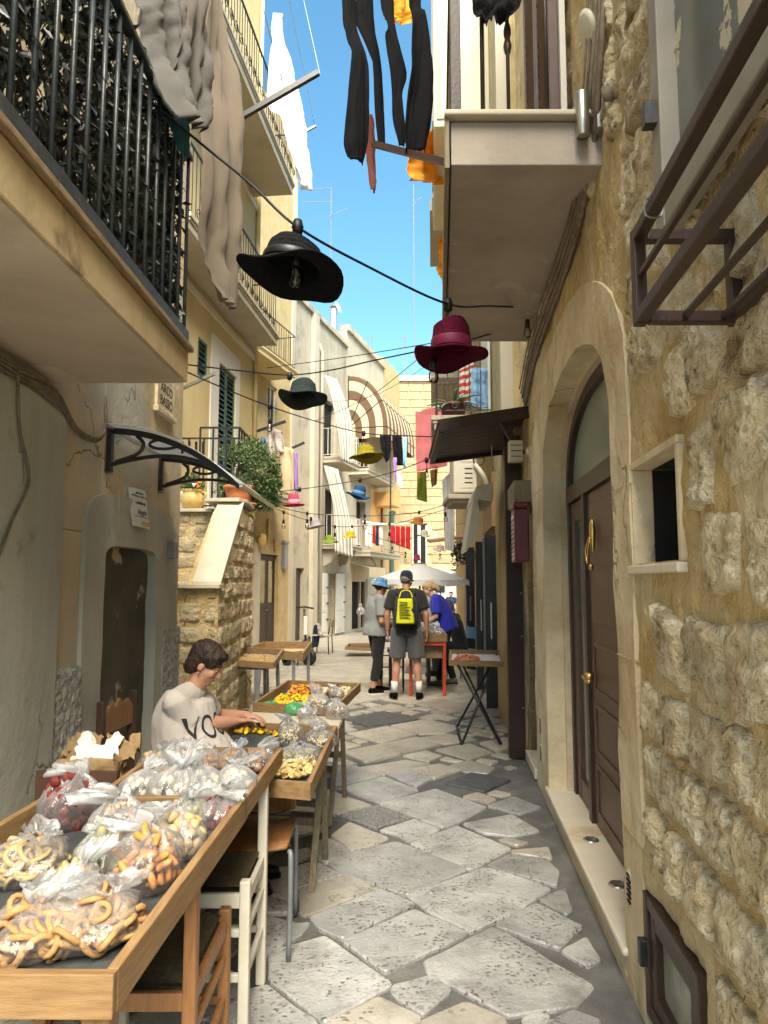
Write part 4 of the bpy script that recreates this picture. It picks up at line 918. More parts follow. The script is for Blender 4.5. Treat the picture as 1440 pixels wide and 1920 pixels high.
# barrel awning: striped cloth on ribs that pivot at the wall
aw = th('barrel_awning', 'brown and cream striped barrel awning bulging over a balcony', 'awning', FW(29.5, 7.5))
A0, A1, AZ, AR = 27.1, 31.6, 7.55, 1.55; SL = AR + (A1 - A0) * 1.04 + AR
def awpt(w_, psi):
    L_ = w_ * SL
    if L_ < AR: s_, r_ = A0, L_
    elif L_ < SL - AR: s_, r_ = A0 + (L_ - AR) / 1.04, AR
    else: s_, r_ = A1, SL - L_
    return FW(s_, AZ + 1.35 * r_ * math.sin(psi), .03 + r_ * math.cos(psi))
b = MB(); nu, nv = 72, 12
b.grid(lambda u, v: awpt(u, v * math.pi / 2), nu, nv)
m_aws = Mstripe('brown_cream_stripe_canvas', (.62, .53, .36), (.15, .09, .05), 0, 14, .5, trl=.25)
o = b.build('canvas', m_aws, aw); uvset(o.data, lambda i: ((i % (nu + 1)) / nu, (i // (nu + 1)) / nv))
b = MB(); b.grid(lambda u, v: awpt(.001 + u * .998, 0) + V((0, 0, -.42 * v + .02 * math.sin(u * 60))), nu, 2); o = b.build('valance', m_aws, aw); uvset(o.data, lambda i: ((i % (nu + 1)) / nu, (i // (nu + 1)) / 2))
for k in range(4):
    b = MB(); b.tube([awpt(w_ / 60, k * math.pi / 6) for w_ in range(61)], .018, 5); b.build('rib', m_black, aw)
f4 = th('tall_cream_house', 'plain cream house rising past the striped awning', 'house', FW(33.5, gz(33)))
b = MB(); panel(b, FW, 32.02, 35.2, GF, 12.0, [(32.6, 33.2, 8.4, 9.4), (33.2, 34.2, 3, 5)], .3, 5); b.build('wall', m_yellow2, f4)
b = MB(); b.wbox(FW, 32.6, 33.2, 8.4, 9.4, -.29, -.25); b.build('window', m_dark, f4)
b = MB(); b.wbox(FW, 33.2, 34.2, 3, 5, -.29, -.2); b.build('window', m_shutg, f4)
b = MB(); b.wbox(FW, 33.0, 33.5, .3, 4.9, .02, .1); b.build('green_shutter', m_shutg, f4)
# roofs and chimneys seen against the sky
for s_, z_, h_, r_ in ((24.4, 10.9, 1.0, .1), (27.6, 11.6, 1.1, .09)):
    b = MB(); b.tube([FW(s_, z_ - .2, -.8), FW(s_, z_ + h_, -.8), FW(s_ + .15, z_ + h_ + .12, -.6)] if s_ < 25 else [FW(s_, z_ - .2, -.8), FW(s_, z_ + h_, -.8)], r_, 10); o = b.build('chimney_pipe', m_white, f2 if s_ < 25 else f3, True)
    if s_ > 25: b = MB(); b.lathe([(0, .12), (.18, .02), (.18, 0), (.0, 0)], 12, c=FW(s_, z_ + h_, -.8)); b.build('cowl', m_greytube, o)
b = MB(); b.wbox(FW, 26.9, 28.6, 11.5, 12.3, -3, -1.2); b.build('roof_hut', m_cream2, f3)

# ------------------------------------------------------------------ end wall with archway
ew = th('ashlar_house', 'honey coloured ashlar house closing the street with an archway', 'house', (3, 35, gz(35)))
EY = 35.0; g0 = gz(35)
b = MB(); inn = arch_pts(2.15, 4.75, g0, 1.0, 2.25, 4, 24)
vs = []; n = len(inn)
b.add([V((x, EY, z)) for x, z in inn] + [V((x, EY, 3.2)) for x, z in inn], [(i, i + 1, n + i + 1, n + i) for i in range(n - 1)])
b.add([V((x, EY, z)) for x, z in inn] + [V((x, EY + 3.5, z)) for x, z in inn], [(i, i + 1, n + i + 1, n + i) for i in range(n - 1)])
b.bx((-3, EY, g0 - .1), (2.15, EY + 3.5, 3.2)); b.bx((4.75, EY, g0 - .1), (14, EY + 3.5, 3.2)); b.bx((-3, EY, 3.2), (14, EY + 8, 11.8))
eww = b.build('wall', m_mortar, ew)
rr = random.Random(5); bm_ = None; z_ = 2.55
while z_ < 11.7:
    x = .7 - rr.random() * .5
    while x < 5.2:
        wd = rr.uniform(.6, 1.05)
        if not (1.35 < x + wd / 2 < 2.15 and z_ < 4.6):
            if bm_ is None:
                q = MB(); q.box((0, 0, 0), (1, .06, 1)); bm_ = q.build('ashlar_block', m_endstone, eww, bev=.012, world=False); o = bm_; o.matrix_parent_inverse = wm(eww).inverted()
            else: o = inst(bm_, eww)
            o.location = (x + wd / 2, EY - .01 - rr.uniform(0, .012), z_ + .2); o.scale = (wd - .03, 1, .385)
        x += wd
    z_ += .41
b = MB(); b.bx((1.45, EY - .06, 2.55), (2.05, EY + .05, 4.45)); o = b.build('window', m_dark, ew)
b = MB(); b.bx((1.38, EY - .09, 2.5), (1.45, EY, 4.5)); b.bx((2.05, EY - .09, 2.5), (2.12, EY, 4.5)); b.bx((1.45, EY - .088, 4.45), (2.05, EY, 4.52)); b.bx((1.66, EY - .085, 2.55), (1.8, EY - .061, 4.45)); b.build('window_frame', m_white, o)
b = MB(); b.bx((.7, EY - .15, 11.7), (6, EY, 11.95)); b.build('parapet', m_white, ew)
# beyond the archway: a bright square
pb = th('pale_square_building', 'pale sunlit building across the square beyond the archway', 'building', (8, 60, gz(60)))
b = MB(); b.bx((-8, 60, -1), (30, 64, 9)); b.build('wall', m_cream, pb)
for k in range(5):
    b = MB(); x = 2.5 + k * 1.8; b.bx((x, 59.9, .8), (x + .8, 60.05, 2.4)); o = b.build('window', m_dark, pb)
tn = th('market_tent', 'white market tent on the square seen through the archway', 'tent', (5.6, 48, gz(48)))
b = MB(); b.add([(3.6, 46, 1.7), (8, 46, 1.7), (8, 50, 1.7), (3.6, 50, 1.7), (5.8, 48, 2.8)], [(0, 1, 4), (1, 2, 4), (2, 3, 4), (3, 0, 4)]); b.build('roof', m_tentw, tn)
b = MB(); b.grid(lambda u, v: V((3.6 + 4.4 * u, 46, 1.7 - .35 * v + .03 * math.sin(u * 40) * v)), 30, 2); b.build('valance', m_tentw, tn)
for x in (3.65, 7.95):
    for y in (46.05, 49.95):
        b = MB(); b.tube([(x, y, gz(48)), (x, y, 1.72)], .04, 6); b.build('pole', m_greytube, tn)

# ------------------------------------------------------------------ right side beyond the dark post
qh = th('right_hand_house', 'yellowish stone house with black shop doors beyond the dark brown post', 'house', QW(12, 0))
b = MB(); panel(b, QW, 6.73, 24.0, GF, 10.2, [(9.0, 10.4, GF, 2.3), (10.9, 14.5, GF, 2.2)], .3, 5); b.build('wall', m_yellow2, qh)
b = MB(); b.wbox(QW, 8.9, 10.5, 2.3, 3.0, 0, .05); b.build('timber_lintel', m_pine, qh)
for s0, s1 in ((9.0, 10.4), (10.9, 14.5)):
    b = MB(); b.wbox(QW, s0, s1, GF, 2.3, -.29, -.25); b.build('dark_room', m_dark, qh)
def leafdoor(s0, d0, d1, z1, mat):
    b = MB(); b.wbox(QW, s0, s0 + .05, gz(s0) + .05, z1, d0, d1); o = b.build('shop_door', mat, qh, bev=.006)
    b = MB(); b.wbox(QW, s0 - .012, s0, .5, z1 - .2, d0 + .08, d1 - .08); b.build('panel', m_black, o)
    b = MB(); b.tube([QW(s0 - .03, .9, (d0 + d1) / 2), QW(s0 - .03, 1.35, (d0 + d1) / 2)], .012, 6); b.build('handle', m_steel, o)
leafdoor(8.95, .0, .14, 2.2, m_black); leafdoor(10.5, .02, .16, 2.2, m_black); leafdoor(13.2, .02, .18, 2.25, m_black)
b = MB(); b.wbox(QW, 10.42, 10.49, gz(10), 2.25, .0, .06); b.build('shop_frame', m_greytube, qh)
b = MB(); b.wbox(QW, 15.2, 17.2, GF, 2.2, .0, .04); b.build('shop_door', m_black, qh)
b = MB(); b.wbox(QW, 6.75, 6.95, 3.2, 10.1, 0, .12); b.build('drain_recess', m_cream, qh)
pp = P(945, 700, 7.6); b = MB(); b.tube([(pp.x, 7.6, 3.25), (pp.x, 7.6, 10)], .055, 12); b.build('drainpipe', m_pipe, qh, True)
qb = balcony(qh, QW, 8.95, 11.2, 3.56, .76, .17, m_cream2, rail=True, railmat=m_barm, pitch=.15, h=1.05)
scrolls(qb, QW(8.95, 3.87, .72), QW(8.95, 3.87, .1), 4, .05, m_barm)
b = MB(); b.wbox(QW, 9.4, 10.6, 3.75, 6.1, 0, .03); b.build('balcony_door', m_white, qh)
# enclosed veranda and awning-clad storeys higher up
vz = 7.6
b = MB(); b.wbox(QW, 8.8, 11.6, vz, 10.3, .0, .74); vr = b.build('veranda', M('pale_cream_panel', (.74, .67, .45), (.78, .72, .52), 1, .6), qh, bev=.02)
for s0 in (8.9, 9.85, 10.8):
    b = MB(); leaf_frame(b, QW, s0, s0 + .8, vz + .15, 10.2, .74, .06, .02); b.build('panel', m_cream, vr)
b = MB(); leaf_frame(b, lambda s_, z_, d_: QW(8.8 - d_, z_, s_), .06, .7, vz + .1, 10.2, .0, .05, .02); b.build('panel', m_cream, vr)
for z_ in (5.2, 8.3):
    b = MB(); b.wbox(QW, 12.2, 14.5, z_, z_ + .2, 0, .8); b.build('balcony', m_cream, qh)
# dark board canopy and the tall post that carries it
cn = th('board_canopy', 'dark brown board canopy jutting from the wall above the tall post', 'canopy', (1.2, 7, 3))
c0, c1 = P(824, 800, 6.2), P(990, 774, 6.2); c2, c3 = c0 + V((.03, 1.75, 0)), c1 + V((.17, 1.75, 0))
n = 9
for k in range(n):
    a0, a1 = c0.lerp(c2, k / n), c1.lerp(c3, k / n); e0, e1 = c0.lerp(c2, (k + .93) / n), c1.lerp(c3, (k + .93) / n); u = V((0, 0, .025))
    b = MB(); b.hexa([a0, a1, e1, e0, a0 + u, a1 + u, e1 + u, e0 + u]); b.build('board', m_canopy, cn)
for a, c in ((c0, c1), (c2, c3)):
    b = MB(); b.bar(a + V((0, 0, -.0)), c + V((0, 0, 0)), .05, .09); b.build('rafter', m_canopy, cn)
b = MB(); b.bar(c0 + V((.02, .03, -.01)), c2 + V((.02, -.03, -.01)), .05, .08); b.build('fascia', m_canopy, cn)
b = MB(); b.bar(V((1.25, 6.35, 2.75)), c1 + V((-.2, .15, -.05)), .06, .06); b.build('strut', m_canopy, cn)
b = MB(); u = V((0, 0, .03)); k_ = V((0, 0, .03)); b.hexa([c0 + k_ + V((-.015, -.02, 0)), c1 + k_ + V((0, -.02, 0)), c3 + k_, c2 + k_ + V((-.015, .02, 0)), c0 + k_ + u + V((-.015, -.02, 0)), c1 + k_ + u + V((0, -.02, 0)), c3 + k_ + u, c2 + k_ + u + V((-.015, .02, 0))]); b.build('roof_sheet', m_canopy, cn)
po = th('wooden_post', 'tall very dark brown plank post standing against the right wall', 'post', (1.22, 6.72, 0))
b = MB(); b.bx((1.147, 6.675, 0), (1.30, 6.74, 3.0)); b.build('plank', m_brown, po, bev=.006)
for z_ in (.45, 1.1, 1.5, 1.8):
    b = MB(); b.lathe([(0, .003), (.006, .002), (.007, 0)], 8, M=Matrix.Rotation(R(90), 3, 'X'), c=(1.28, 6.674, z_)); b.build('bolt', m_steel, po)
# ------------------------------------------------------------------ cloth, hats, lights
def fab(name, c, c2=None, trl=.15, **k): return M(name, c, c2 or tuple(min(1, q * 1.15) for q in c), 6, .9, .25, 220, sheen=.15 if max(c) > .1 else 0, spec=.15, trl=trl, **k)
def cloth(name, label, cat, Lp, Rp, Y, mat, group=None, folds=3, amp=.02, nu=22, nv=30, thick=.004, dY=0.0, pix=True, uvs=True, zig=0.0):
    """hanging cloth between two edge lines; Y may be a number or (left, right)"""
    Ya, Yb = (Y, Y) if not isinstance(Y, tuple) else Y
    if pix: Lp = [P(x, y, Ya) for x, y in Lp]; Rp = [P(x, y, Yb) for x, y in Rp]
    Lc, Rc = catmull(Lp, 8), catmull(Rp, 8)
    def at(c, t):
        f_ = t * (len(c) - 1); i = min(int(f_), len(c) - 2); return c[i].lerp(c[i + 1], f_ - i)
    n_ = (Rc[0] - Lc[0]).cross(V((0, 0, 1))); n_ = n_.normalized() if n_.length > 1e-4 else V((0, 1, 0))
    sd = random.random() * 50
    def fn(u, v):
        p = at(Lc, v).lerp(at(Rc, v), u)
        k = math.sin(u * folds * 2 * math.pi + sd + 1.3 * nz((u * 2, v * 2, sd))) * amp * (.55 + .45 * v)
        k += amp * 1.2 * fr((u * 2.2, v * 3.5, sd)) + amp * .5 * fr((u * 7, v * 13 + u * 3, sd)) + dY * v
        return p + n_ * k + V((0, 0, zig * nz((u * 14, sd, v)) * (v > .98)))
    b = MB(); b.grid(fn, nu, nv); o = b.build(name, mat, None, True, fix=False)
    uvset(o.data, lambda i: ((i % (nu + 1)) / nu, (i // (nu + 1)) / nv))
    s_ = o.modifiers.new('thickness', 'SOLIDIFY'); s_.thickness = thick
    return tag(o, label, cat, group)
m_taupe = fab('taupe_knit', (.13, .115, .10)); m_grey = fab('grey_jersey', (.13, .122, .112)); m_teal = fab('teal_towel', (.02, .17, .19)); m_blackc = fab('black_cotton', (.003, .0032, .004), trl=.02)
m_whitec = fab('white_cotton', (.80, .80, .79), trl=.35); m_navy = fab('navy_denim', (.03, .045, .09)); m_redc = fab('red_cotton', (.50, .015, .025)); m_lilac = fab('lilac_cotton', (.36, .22, .50)); m_beige = fab('beige_linen', (.62, .50, .32)); m_pinkc = fab('coral_pink_sheet', (.95, .36, .38), trl=.5)
m_orangec = fab('orange_canvas', (.85, .42, .04), trl=.45); m_bluec = fab('light_blue_towel', (.28, .48, .70)); m_khaki = fab('khaki_cloth', (.36, .27, .12)); m_rust = fab('rust_orange_towel', (.66, .20, .03)); m_brownst = fab('brown_red_striped', (.30, .10, .07))
m_print = M('small_flower_print', (.66, .58, .52), (.72, .65, .60), 3, .9, c3=(.20, .13, .13), s3=45, t3=.56, w3=.05, trl=.15); m_jean = fab('blue_cotton', (.16, .24, .44))
# laundry above the low left balcony
cloth('shirt', 'taupe grey shirt hanging crumpled outside the leafy balcony', 'shirt', [(262, -90), (268, 0), (282, 60), (290, 130), (345, 215)], [(392, -90), (388, 0), (388, 90), (397, 190), (388, 246)], (2.75, 3.2), m_grey, 'clothes drying by the low balcony', 3, .035, 34, 40)
cloth('shirt', 'dark grey sleeve garment hanging behind the taupe shirt', 'shirt', [(330, -90), (332, 20), (330, 90), (318, 150), (340, 190)], [(384, -90), (382, 20), (372, 120), (368, 190), (362, 222)], (2.95, 3.1), m_taupe, 'clothes drying by the low balcony', 2, .03, 24, 30)
cloth('towel', 'long brown towel hanging past the end of the leafy balcony', 'towel', [(386, -90), (384, 60), (378, 250), (374, 420), (382, 500), (415, 560)], [(405, -90), (424, 60), (452, 170), (452, 350), (450, 480), (441, 582)], (3.75, 4.15), fab('brown_towel', (.19, .155, .115)), None, 2.5, .03, 30, 50)
cloth('towel', 'small teal cloth tucked against the bars of the leafy balcony', 'towel', [(298, 150), (300, 200), (325, 260), (330, 275)], [(352, 190), (352, 230), (352, 270), (350, 298)], (3.02, 3.2), m_teal, None, 2, .008)
cloth('sheet', 'white sheet flying like a sail high against the blue sky', 'sheet', [(519, 25), (512, 90), (513, 195), (531, 222), (556, 290), (574, 350)], [(523, 25), (541, 100), (556, 165), (570, 222), (576, 285), (578, 358)], (9.0, 9.4), m_whitec, None, 3, .06)
GB = 'black clothes on the overhead line'
cloth('trousers', 'black trousers with light seam hanging overhead, widest of the dark clothes', 'trousers', [(632, -160), (640, 0), (647, 60), (660, 95), (652, 180), (646, 270), (660, 296)], [(668, -160), (668, 0), (672, 60), (690, 110), (693, 180), (692, 260), (684, 307)], (4.2, 4.3), m_blackc, GB, 1, .015)
cloth('shirt', 'narrow black garment hanging overhead beside the widest trousers', 'shirt', [(668, -160), (668, 0), (664, 30), (692, 95), (700, 130), (703, 200), (710, 275)], [(702, -160), (700, 0), (704, 60), (714, 115), (719, 180), (722, 240), (722, 283)], (4.35, 4.4), m_blackc, GB, 1, .01, 16)
cloth('shirt', 'black garment with knotted sleeves hanging overhead', 'shirt', [(712, -160), (712, 0), (726, 50), (722, 70), (735, 150), (737, 220), (746, 270)], [(738, -160), (738, 0), (742, 60), (763, 135), (752, 180), (758, 240), (757, 276)], (4.2, 4.25), m_blackc, GB, 1, .012, 16)
cloth('towel', 'long black fringed cloth hanging overhead nearest the right balcony', 'towel', [(765, -160), (766, 0), (770, 40), (768, 130), (760, 210), (757, 285)], [(788, -160), (786, 0), (796, 30), (808, 110), (808, 200), (797, 285)], (4.1, 4.2), m_blackc, GB, 1, .015, zig=.03)
cloth('scarf', 'brown red striped tail of cloth dangling below the black clothes', 'scarf', [(690, 215), (687, 290), (697, 355)], [(698, 215), (707, 300), (705, 362)], (4.5, 4.55), m_brownst, None, 1, .015, 10, 14)
cloth('mat', 'black shaggy mat slung over the rail of the overhead right balcony', 'mat', [(888, -120), (886, 0), (896, 38)], [(985, -120), (978, 0), (950, 36)], 2.98, M('black_shag', (.006, .006, .007), None, rough=1, bump=1, bscale=90), None, 2, .02, zig=.05)
# laundry farther down the street
GF1 = 'clothes on the yellow house balcony'
for nm, lb_, L_, R_, y_, m_ in (('shorts', 'blue shorts pegged first on the yellow house balcony line', [(490, 818), (490, 850)], [(500, 822), (501, 858)], 17.0, m_jean),
    ('blouse', 'pale lilac printed blouse beside the blue shorts', [(500, 806), (500, 872)], [(511, 808), (512, 872)], 17.1, m_print), ('shorts', 'small flower print shorts on the balcony line', [(512, 804), (512, 846)], [(530, 808), (534, 850)], 17.2, m_print),
    ('sheet', 'long beige sheet hanging over the yellow house balcony rail', [(524, 835), (523, 922)], [(550, 842), (551, 930)], 17.3, m_beige), ('towel', 'purple towel beside the long beige sheet', [(550, 846), (549, 918)], [(558, 848), (560, 922)], 17.4, m_lilac)):
    cloth(nm, lb_, nm, L_, R_, y_, m_, GF1, 1.5, .03, 14, 12)
GF3 = 'clothes under the striped awning'
for nm, lb_, L_, R_, m_ in (('trousers', 'black trousers drying under the striped awning, nearer the facade', [(712, 816), (715, 845), (724, 868)], [(733, 816), (733, 845), (730, 862)], m_blackc), ('trousers', 'black trousers drying under the striped awning, outermost pair', [(735, 817), (737, 845), (744, 872)], [(753, 817), (756, 850), (759, 874)], m_blackc),
    ('jeans', 'faded blue jeans at the outer end under the awning', [(755, 820), (756, 880)], [(763, 820), (762, 874)], m_bluec), ('towel', 'blue and white towel hanging low under the awning', [(742, 882), (745, 912)], [(752, 884), (757, 916)], m_whitec), ('towel', 'lilac grey cloth strip under the awning', [(737, 858), (740, 904)], [(744, 858), (745, 900)], m_lilac)):
    cloth(nm, lb_, nm, L_, R_, 26.5, m_, GF3, 1.5, .04, 12, 12)
pk = cloth('sheet', 'large coral pink sheet hung out beside the agave balcony', 'sheet', [(779, 772), (779, 830), (781, 884)], [(838, 757), (840, 830), (838, 874)], 12.0, m_pinkc, None, 2, .03, 30, 20)
b = MB(); c_ = P(818, 790, 11.9); b.tube([c_ + V((.05 * math.cos(g / 4) * (1 - g / 40), -.01, .05 * math.sin(g / 4) * (1 - g / 40))) for g in range(34)], .004, 5); b.build('printed_mark', m_ink, pk)
cloth('towel', 'rust orange towel with white and green waves below the pink sheet', 'towel', [(782, 884), (781, 936)], [(799, 884), (801, 942)], 12.6, M('wavy_print_towel', (.66, .20, .03), None, rough=.9, c3=(.20, .26, .03), s3=2.2, t3=.5, w3=.02, trl=.1), None, 1, .03, 12, 12)
cloth('towel', 'khaki cloth strip dangling below the pink sheet', 'towel', [(806, 882), (810, 914)], [(821, 878), (819, 908)], 12.7, m_khaki, None, 1, .04, 10, 10)
cloth('sheet', 'long white sheet hanging near the cream awning box', 'sheet', [(829, 900), (832, 980), (834, 1030)], [(850, 880), (852, 980), (850, 1034)], 14.5, m_whitec, None, 3, .03)
for k, (x0, x1, y1, m_) in enumerate(((685, 691, 1024, m_whitec), (692, 698, 1026, m_whitec), (699, 704, 1018, m_redc), (705, 710, 1022, m_navy), (711, 718, 1022, m_whitec))):
    cloth('shirt', ['white shirt first on the low rack line', 'white shirt second on the low rack line', 'red shirt between white ones on the low rack', 'navy shirt between white ones on the low rack', 'white shirt last on the low rack line'][k], 'shirt', [(x0, 986), (x0 - 1, y1)], [(x1, 986), (x1, y1 + 2)], 24.5, m_, 'small shirts on the low drying rack', 1, .03, 8, 8)
for k in range(4):
    x = 733 + k * 9.5; cloth('shirt', ['bright red shirt in the red washing, next to the white rack shirts', 'shortest but one bright red shirt in the red washing', 'bright red shirt between two others of the red washing', 'longest bright red shirt at the end of the red washing'][k], 'shirt', [(x, 986), (x - 1, 1018 + k * 3)], [(x + 7.5, 987), (x + 8, 1020 + k * 4)], 24.0, m_redc, 'row of red washing', 1, .04, 8, 8)
cloth('towel', 'checked red and white cloth hanging inside the agave balcony', 'towel', [(862, 682), (861, 758)], [(889, 668), (884, 760)], 9.6, Mstripe('red_white_check', (.78, .74, .68), (.62, .08, .05), 1, 7, .5), None, 2, .03)
cloth('towel', 'light blue towel hanging beside the checked cloth on the agave balcony', 'towel', [(884, 690), (883, 764)], [(914, 690), (917, 766)], 9.4, m_bluec, None, 2, .03)
m_curt = Mstripe('grey_white_striped_curtain', (.78, .76, .70), (.38, .37, .34), 0, 9, .55, trl=.3)
cloth('curtain', 'grey striped curtain drawn over the upper cream house balcony', 'curtain', [(609, 704), (628, 775), (640, 862)], [(634, 712), (660, 790), (661, 872)], (23.4, 23.6), m_curt, 'striped balcony curtains', 4, .05, 60, 20)
cloth('curtain', 'grey striped curtain drawn over the lower cream house balcony', 'curtain', [(608, 872), (625, 950), (628, 1036)], [(634, 880), (655, 965), (662, 1045)], (23.3, 23.5), m_curt, 'striped balcony curtains', 4, .05, 60, 20)
# orange sun awnings on the upper right storeys
for lb_, L_, R_, y_ in (('orange awning with scalloped edge under the cream veranda', [(832, 225), (790, 262), (766, 300), (767, 338)], [(842, 250), (842, 290), (842, 320), (842, 348)], (9.2, 10.2)), ('orange awning scrap at the top edge of the veranda', [(718, -60), (716, 10), (720, 32)], [(772, -60), (770, 20), (768, 46)], (8.4, 9.0)), ('small orange awning strip beside the overhead balcony', [(822, 442), (825, 490), (828, 520)], [(838, 450), (838, 490), (838, 532)], (11, 11.6))):
    cloth('sun_awning', lb_, 'awning', L_, R_, y_, m_orangec, 'orange sun awnings', 3, .05)

# laundry arms and lines
def rod(name, label, a, c, mat, r=.012, cat='pole', square=True):
    b = MB(); b.bar(a, c, r * 2, r * 2) if square else b.tube([a, c], r, 8); return tag(b.build(name, mat), label, cat)
rod('laundry_arm', 'dark iron laundry arm reaching up over the street from the yellow house', P(455, 218, 7.0), P(597, 136, 7.0), m_black, .026, 'arm')
rod('laundry_arm', 'thin grey laundry arm below the white flying sheet', P(545, 262, 9.4), P(592, 236, 9.4), m_greytube, .015, 'arm')
rod('laundry_arm', 'brown iron laundry arm fixed to the overhead right balcony', P(700, 270, 4.3), P(836, 305, 4.0), m_brown, .018, 'arm')
rod('laundry_arm', 'white arm poking from the yellow wall above the terrace', P(343, 728, 9.8), P(403, 700, 9.4), m_greytube, .02, 'arm')
rod('laundry_arm', 'dark arm carrying washing over the yellow house balcony', P(460, 816, 17.0), P(536, 790, 17.0), m_black, .03, 'arm')
rod('laundry_arm', 'short dark arm at the far corner of the yellow house balcony', P(548, 840, 18.4), P(571, 830, 18.4), m_black, .03, 'arm')
rod('laundry_arm', 'white rack pole above the small shirts', P(680, 978, 24.5), P(730, 984, 24.4), m_white, .03, 'arm')
rod('laundry_arm', 'white rack pole above the red shirts', P(690, 985, 24.2), P(772, 981, 24.0), m_white, .03, 'arm')
rod('laundry_arm', 'white pole holding the top of the pink sheet', P(776, 775, 12.0), P(842, 755, 12.0), m_white, .012, 'arm')
rod('laundry_arm', 'dark thin pole beside the hanging black trousers', P(733, 850, 26), P(732, 955, 26), m_black, .03, 'arm')
def wire(name, label, pts, r=.004, mat=m_cable, cat='cable', sag=0):
    b = MB(); b.tube(catmull(pts, 8), r, 6); return tag(b.build(name, mat, None, True), label, cat)
for lb_, a, c in (('thin wire rising from the iron arm toward the roofs', (600, 140, 7), (565, -20, 9)), ('thin pale wire beside the white flying sheet', (590, 236, 9.4), (538, -20, 8)), ('thin pale wire left of the white flying sheet', (533, 168, 7.1), (484, -20, 6))):
    wire('clothes_wire', lb_, [P(*a), P(*c)], .004, m_wire)
wire('overhead_wire', 'thin overhead wire crossing behind the burgundy hat', [P(500, 690, 14), P(660, 668, 14), P(830, 640, 12)], .008)
wire('overhead_wire', 'long slanting wire from the burgundy hat down to the cream facade', [P(1000, 590, 6.2), P(830, 640, 9), P(690, 745, 16), P(590, 790, 22)], .007)
wire('overhead_wire', 'thin wire crossing low over the distant awning', [P(580, 755, 22), P(700, 742, 22), P(870, 640, 13)], .006)

# hats
def hat(label, px, py, Y, wpx, mat, band=None, style='brim', tilt=(0, 0), crown=1.0, grp='hats hanging on the string lights'):
    w_ = wpx * Y * 1.01 / FPX; r_ = w_ / 2; p = P(px, py, Y); rc = r_ * .55; hc = r_ * .62 * crown
    t = th('hanging_hat', label, 'hat', p, 0, grp); sd = random.random() * 20
    t.rotation_euler = (R(tilt[0]), R(tilt[1]), random.uniform(-.6, .6) if style != 'brim0' else 0)
    def fn(q, g):
        rr = math.hypot(q.x, q.y)
        if rr > rc * 1.05 and style != 'flat': q.z += (rr - rc) / (r_ - rc) * r_ * (.11 * math.cos(2 * g + .4) + .06 * math.sin(3 * g + sd) + .03 * math.sin(5 * g + sd * 2)) * (1 if style == 'brim' else .6)
        if q.z > hc * .8: q.z -= hc * .12 * (1 + math.cos(2 * g)) * .5
        return q * (1 + .012 * nz(V((g * 2, q.z * 9, sd))))
    prof = [(r_, -.10 * r_), (r_ * .985, -.115 * r_), (r_ * .8, -.06 * r_), (rc * 1.12, -.01 * r_), (rc * 1.0, .03 * r_), (rc * .97, hc * .4), (rc * .90, hc * .75), (rc * .76, hc * .95), (rc * .5, hc * 1.02), (rc * .2, hc * .96), (.004, hc * .94)]
    b = MB(); b.lathe(prof, 32, fn=fn); o = b.build('straw_body', mat, t, True, world=False, fix=False); s_ = o.modifiers.new('thickness', 'SOLIDIFY'); s_.thickness = .006
    if band is not None:
        b = MB(); b.lathe([(rc * 1.03, .05 * r_), (rc * 1.045, .06 * r_), (rc * 1.03, hc * .3), (rc * 1.015, hc * .36), (rc * .98, hc * .37)], 32); b.build('hat_band', band, t, True, world=False)
    return t
def mstraw(n, c):
    """straw sewn in rings: ridges follow the distance from the hat's own centre"""
    m = M(n, tuple(q * .7 for q in c), c, 40, .95, .8, 110, trl=.1, spec=.08); t = m.node_tree; N = t.nodes; L = t.links; b = N['Principled BSDF']
    tc = N.new('ShaderNodeTexCoord'); ln = N.new('ShaderNodeVectorMath'); ln.operation = 'LENGTH'; L.new(tc.outputs['Object'], ln.inputs[0])
    mu = N.new('ShaderNodeMath'); mu.operation = 'MULTIPLY'; L.new(ln.outputs['Value'], mu.inputs[0]); mu.inputs[1].default_value = 2 * math.pi / .0085
    si = N.new('ShaderNodeMath'); si.operation = 'SINE'; L.new(mu.outputs[0], si.inputs[0])
    bp = N.new('ShaderNodeBump'); bp.inputs['Strength'].default_value = .9; bp.inputs['Distance'].default_value = .0016; L.new(si.outputs[0], bp.inputs['Height'])
    old = b.inputs['Normal'].links[0].from_socket; L.new(old, bp.inputs['Normal']); L.new(bp.outputs[0], b.inputs['Normal'])
    return m
hat('big black straw hat hanging nearest the leafy balcony', 546, 505, 3.05, 206, mstraw('black_straw', (.017, .018, .019)), m_black, 'brim', (-5, 8), .9)
hat('burgundy straw hat with pleated band below the overhead balcony', 846, 660, 3.75, 138, mstraw('burgundy_straw', (.13, .012, .035)), M('burgundy_band', (.16, .008, .04), None, rough=.6), 'brim', (-3, 2), 1.55)
hat('dark green grey hat hanging in front of the cream house', 568, 742, 6.5, 92, mstraw('dark_green_straw', (.045, .06, .058)), None, 'brim', (-7, 5), 1.1)
hat('olive mustard hat hanging above the street', 686, 854, 9.2, 63, mstraw('olive_straw', (.36, .29, .03)), None, 'brim', (-6, -6), 1.0)
hat('blue hat with pale band hanging above the street', 672, 928, 11.8, 46, mstraw('blue_straw', (.03, .10, .24)), M('pale_blue_band', (.12, .25, .42), None), 'brim', (6, 14), 1.3)
hat('bright pink hat hanging by the terrace bush', 551, 945, 12.6, 40, mstraw('pink_straw', (.62, .08, .18)), M('pale_pink_band', (.7, .35, .4), None), 'flat', (0, -4), 1.6)
hat('pale lilac hat hanging tilted before the cream house', 592, 986, 14.5, 36, mstraw('lilac_straw', (.50, .43, .45)), None, 'flat', (0, -14), 1.3)
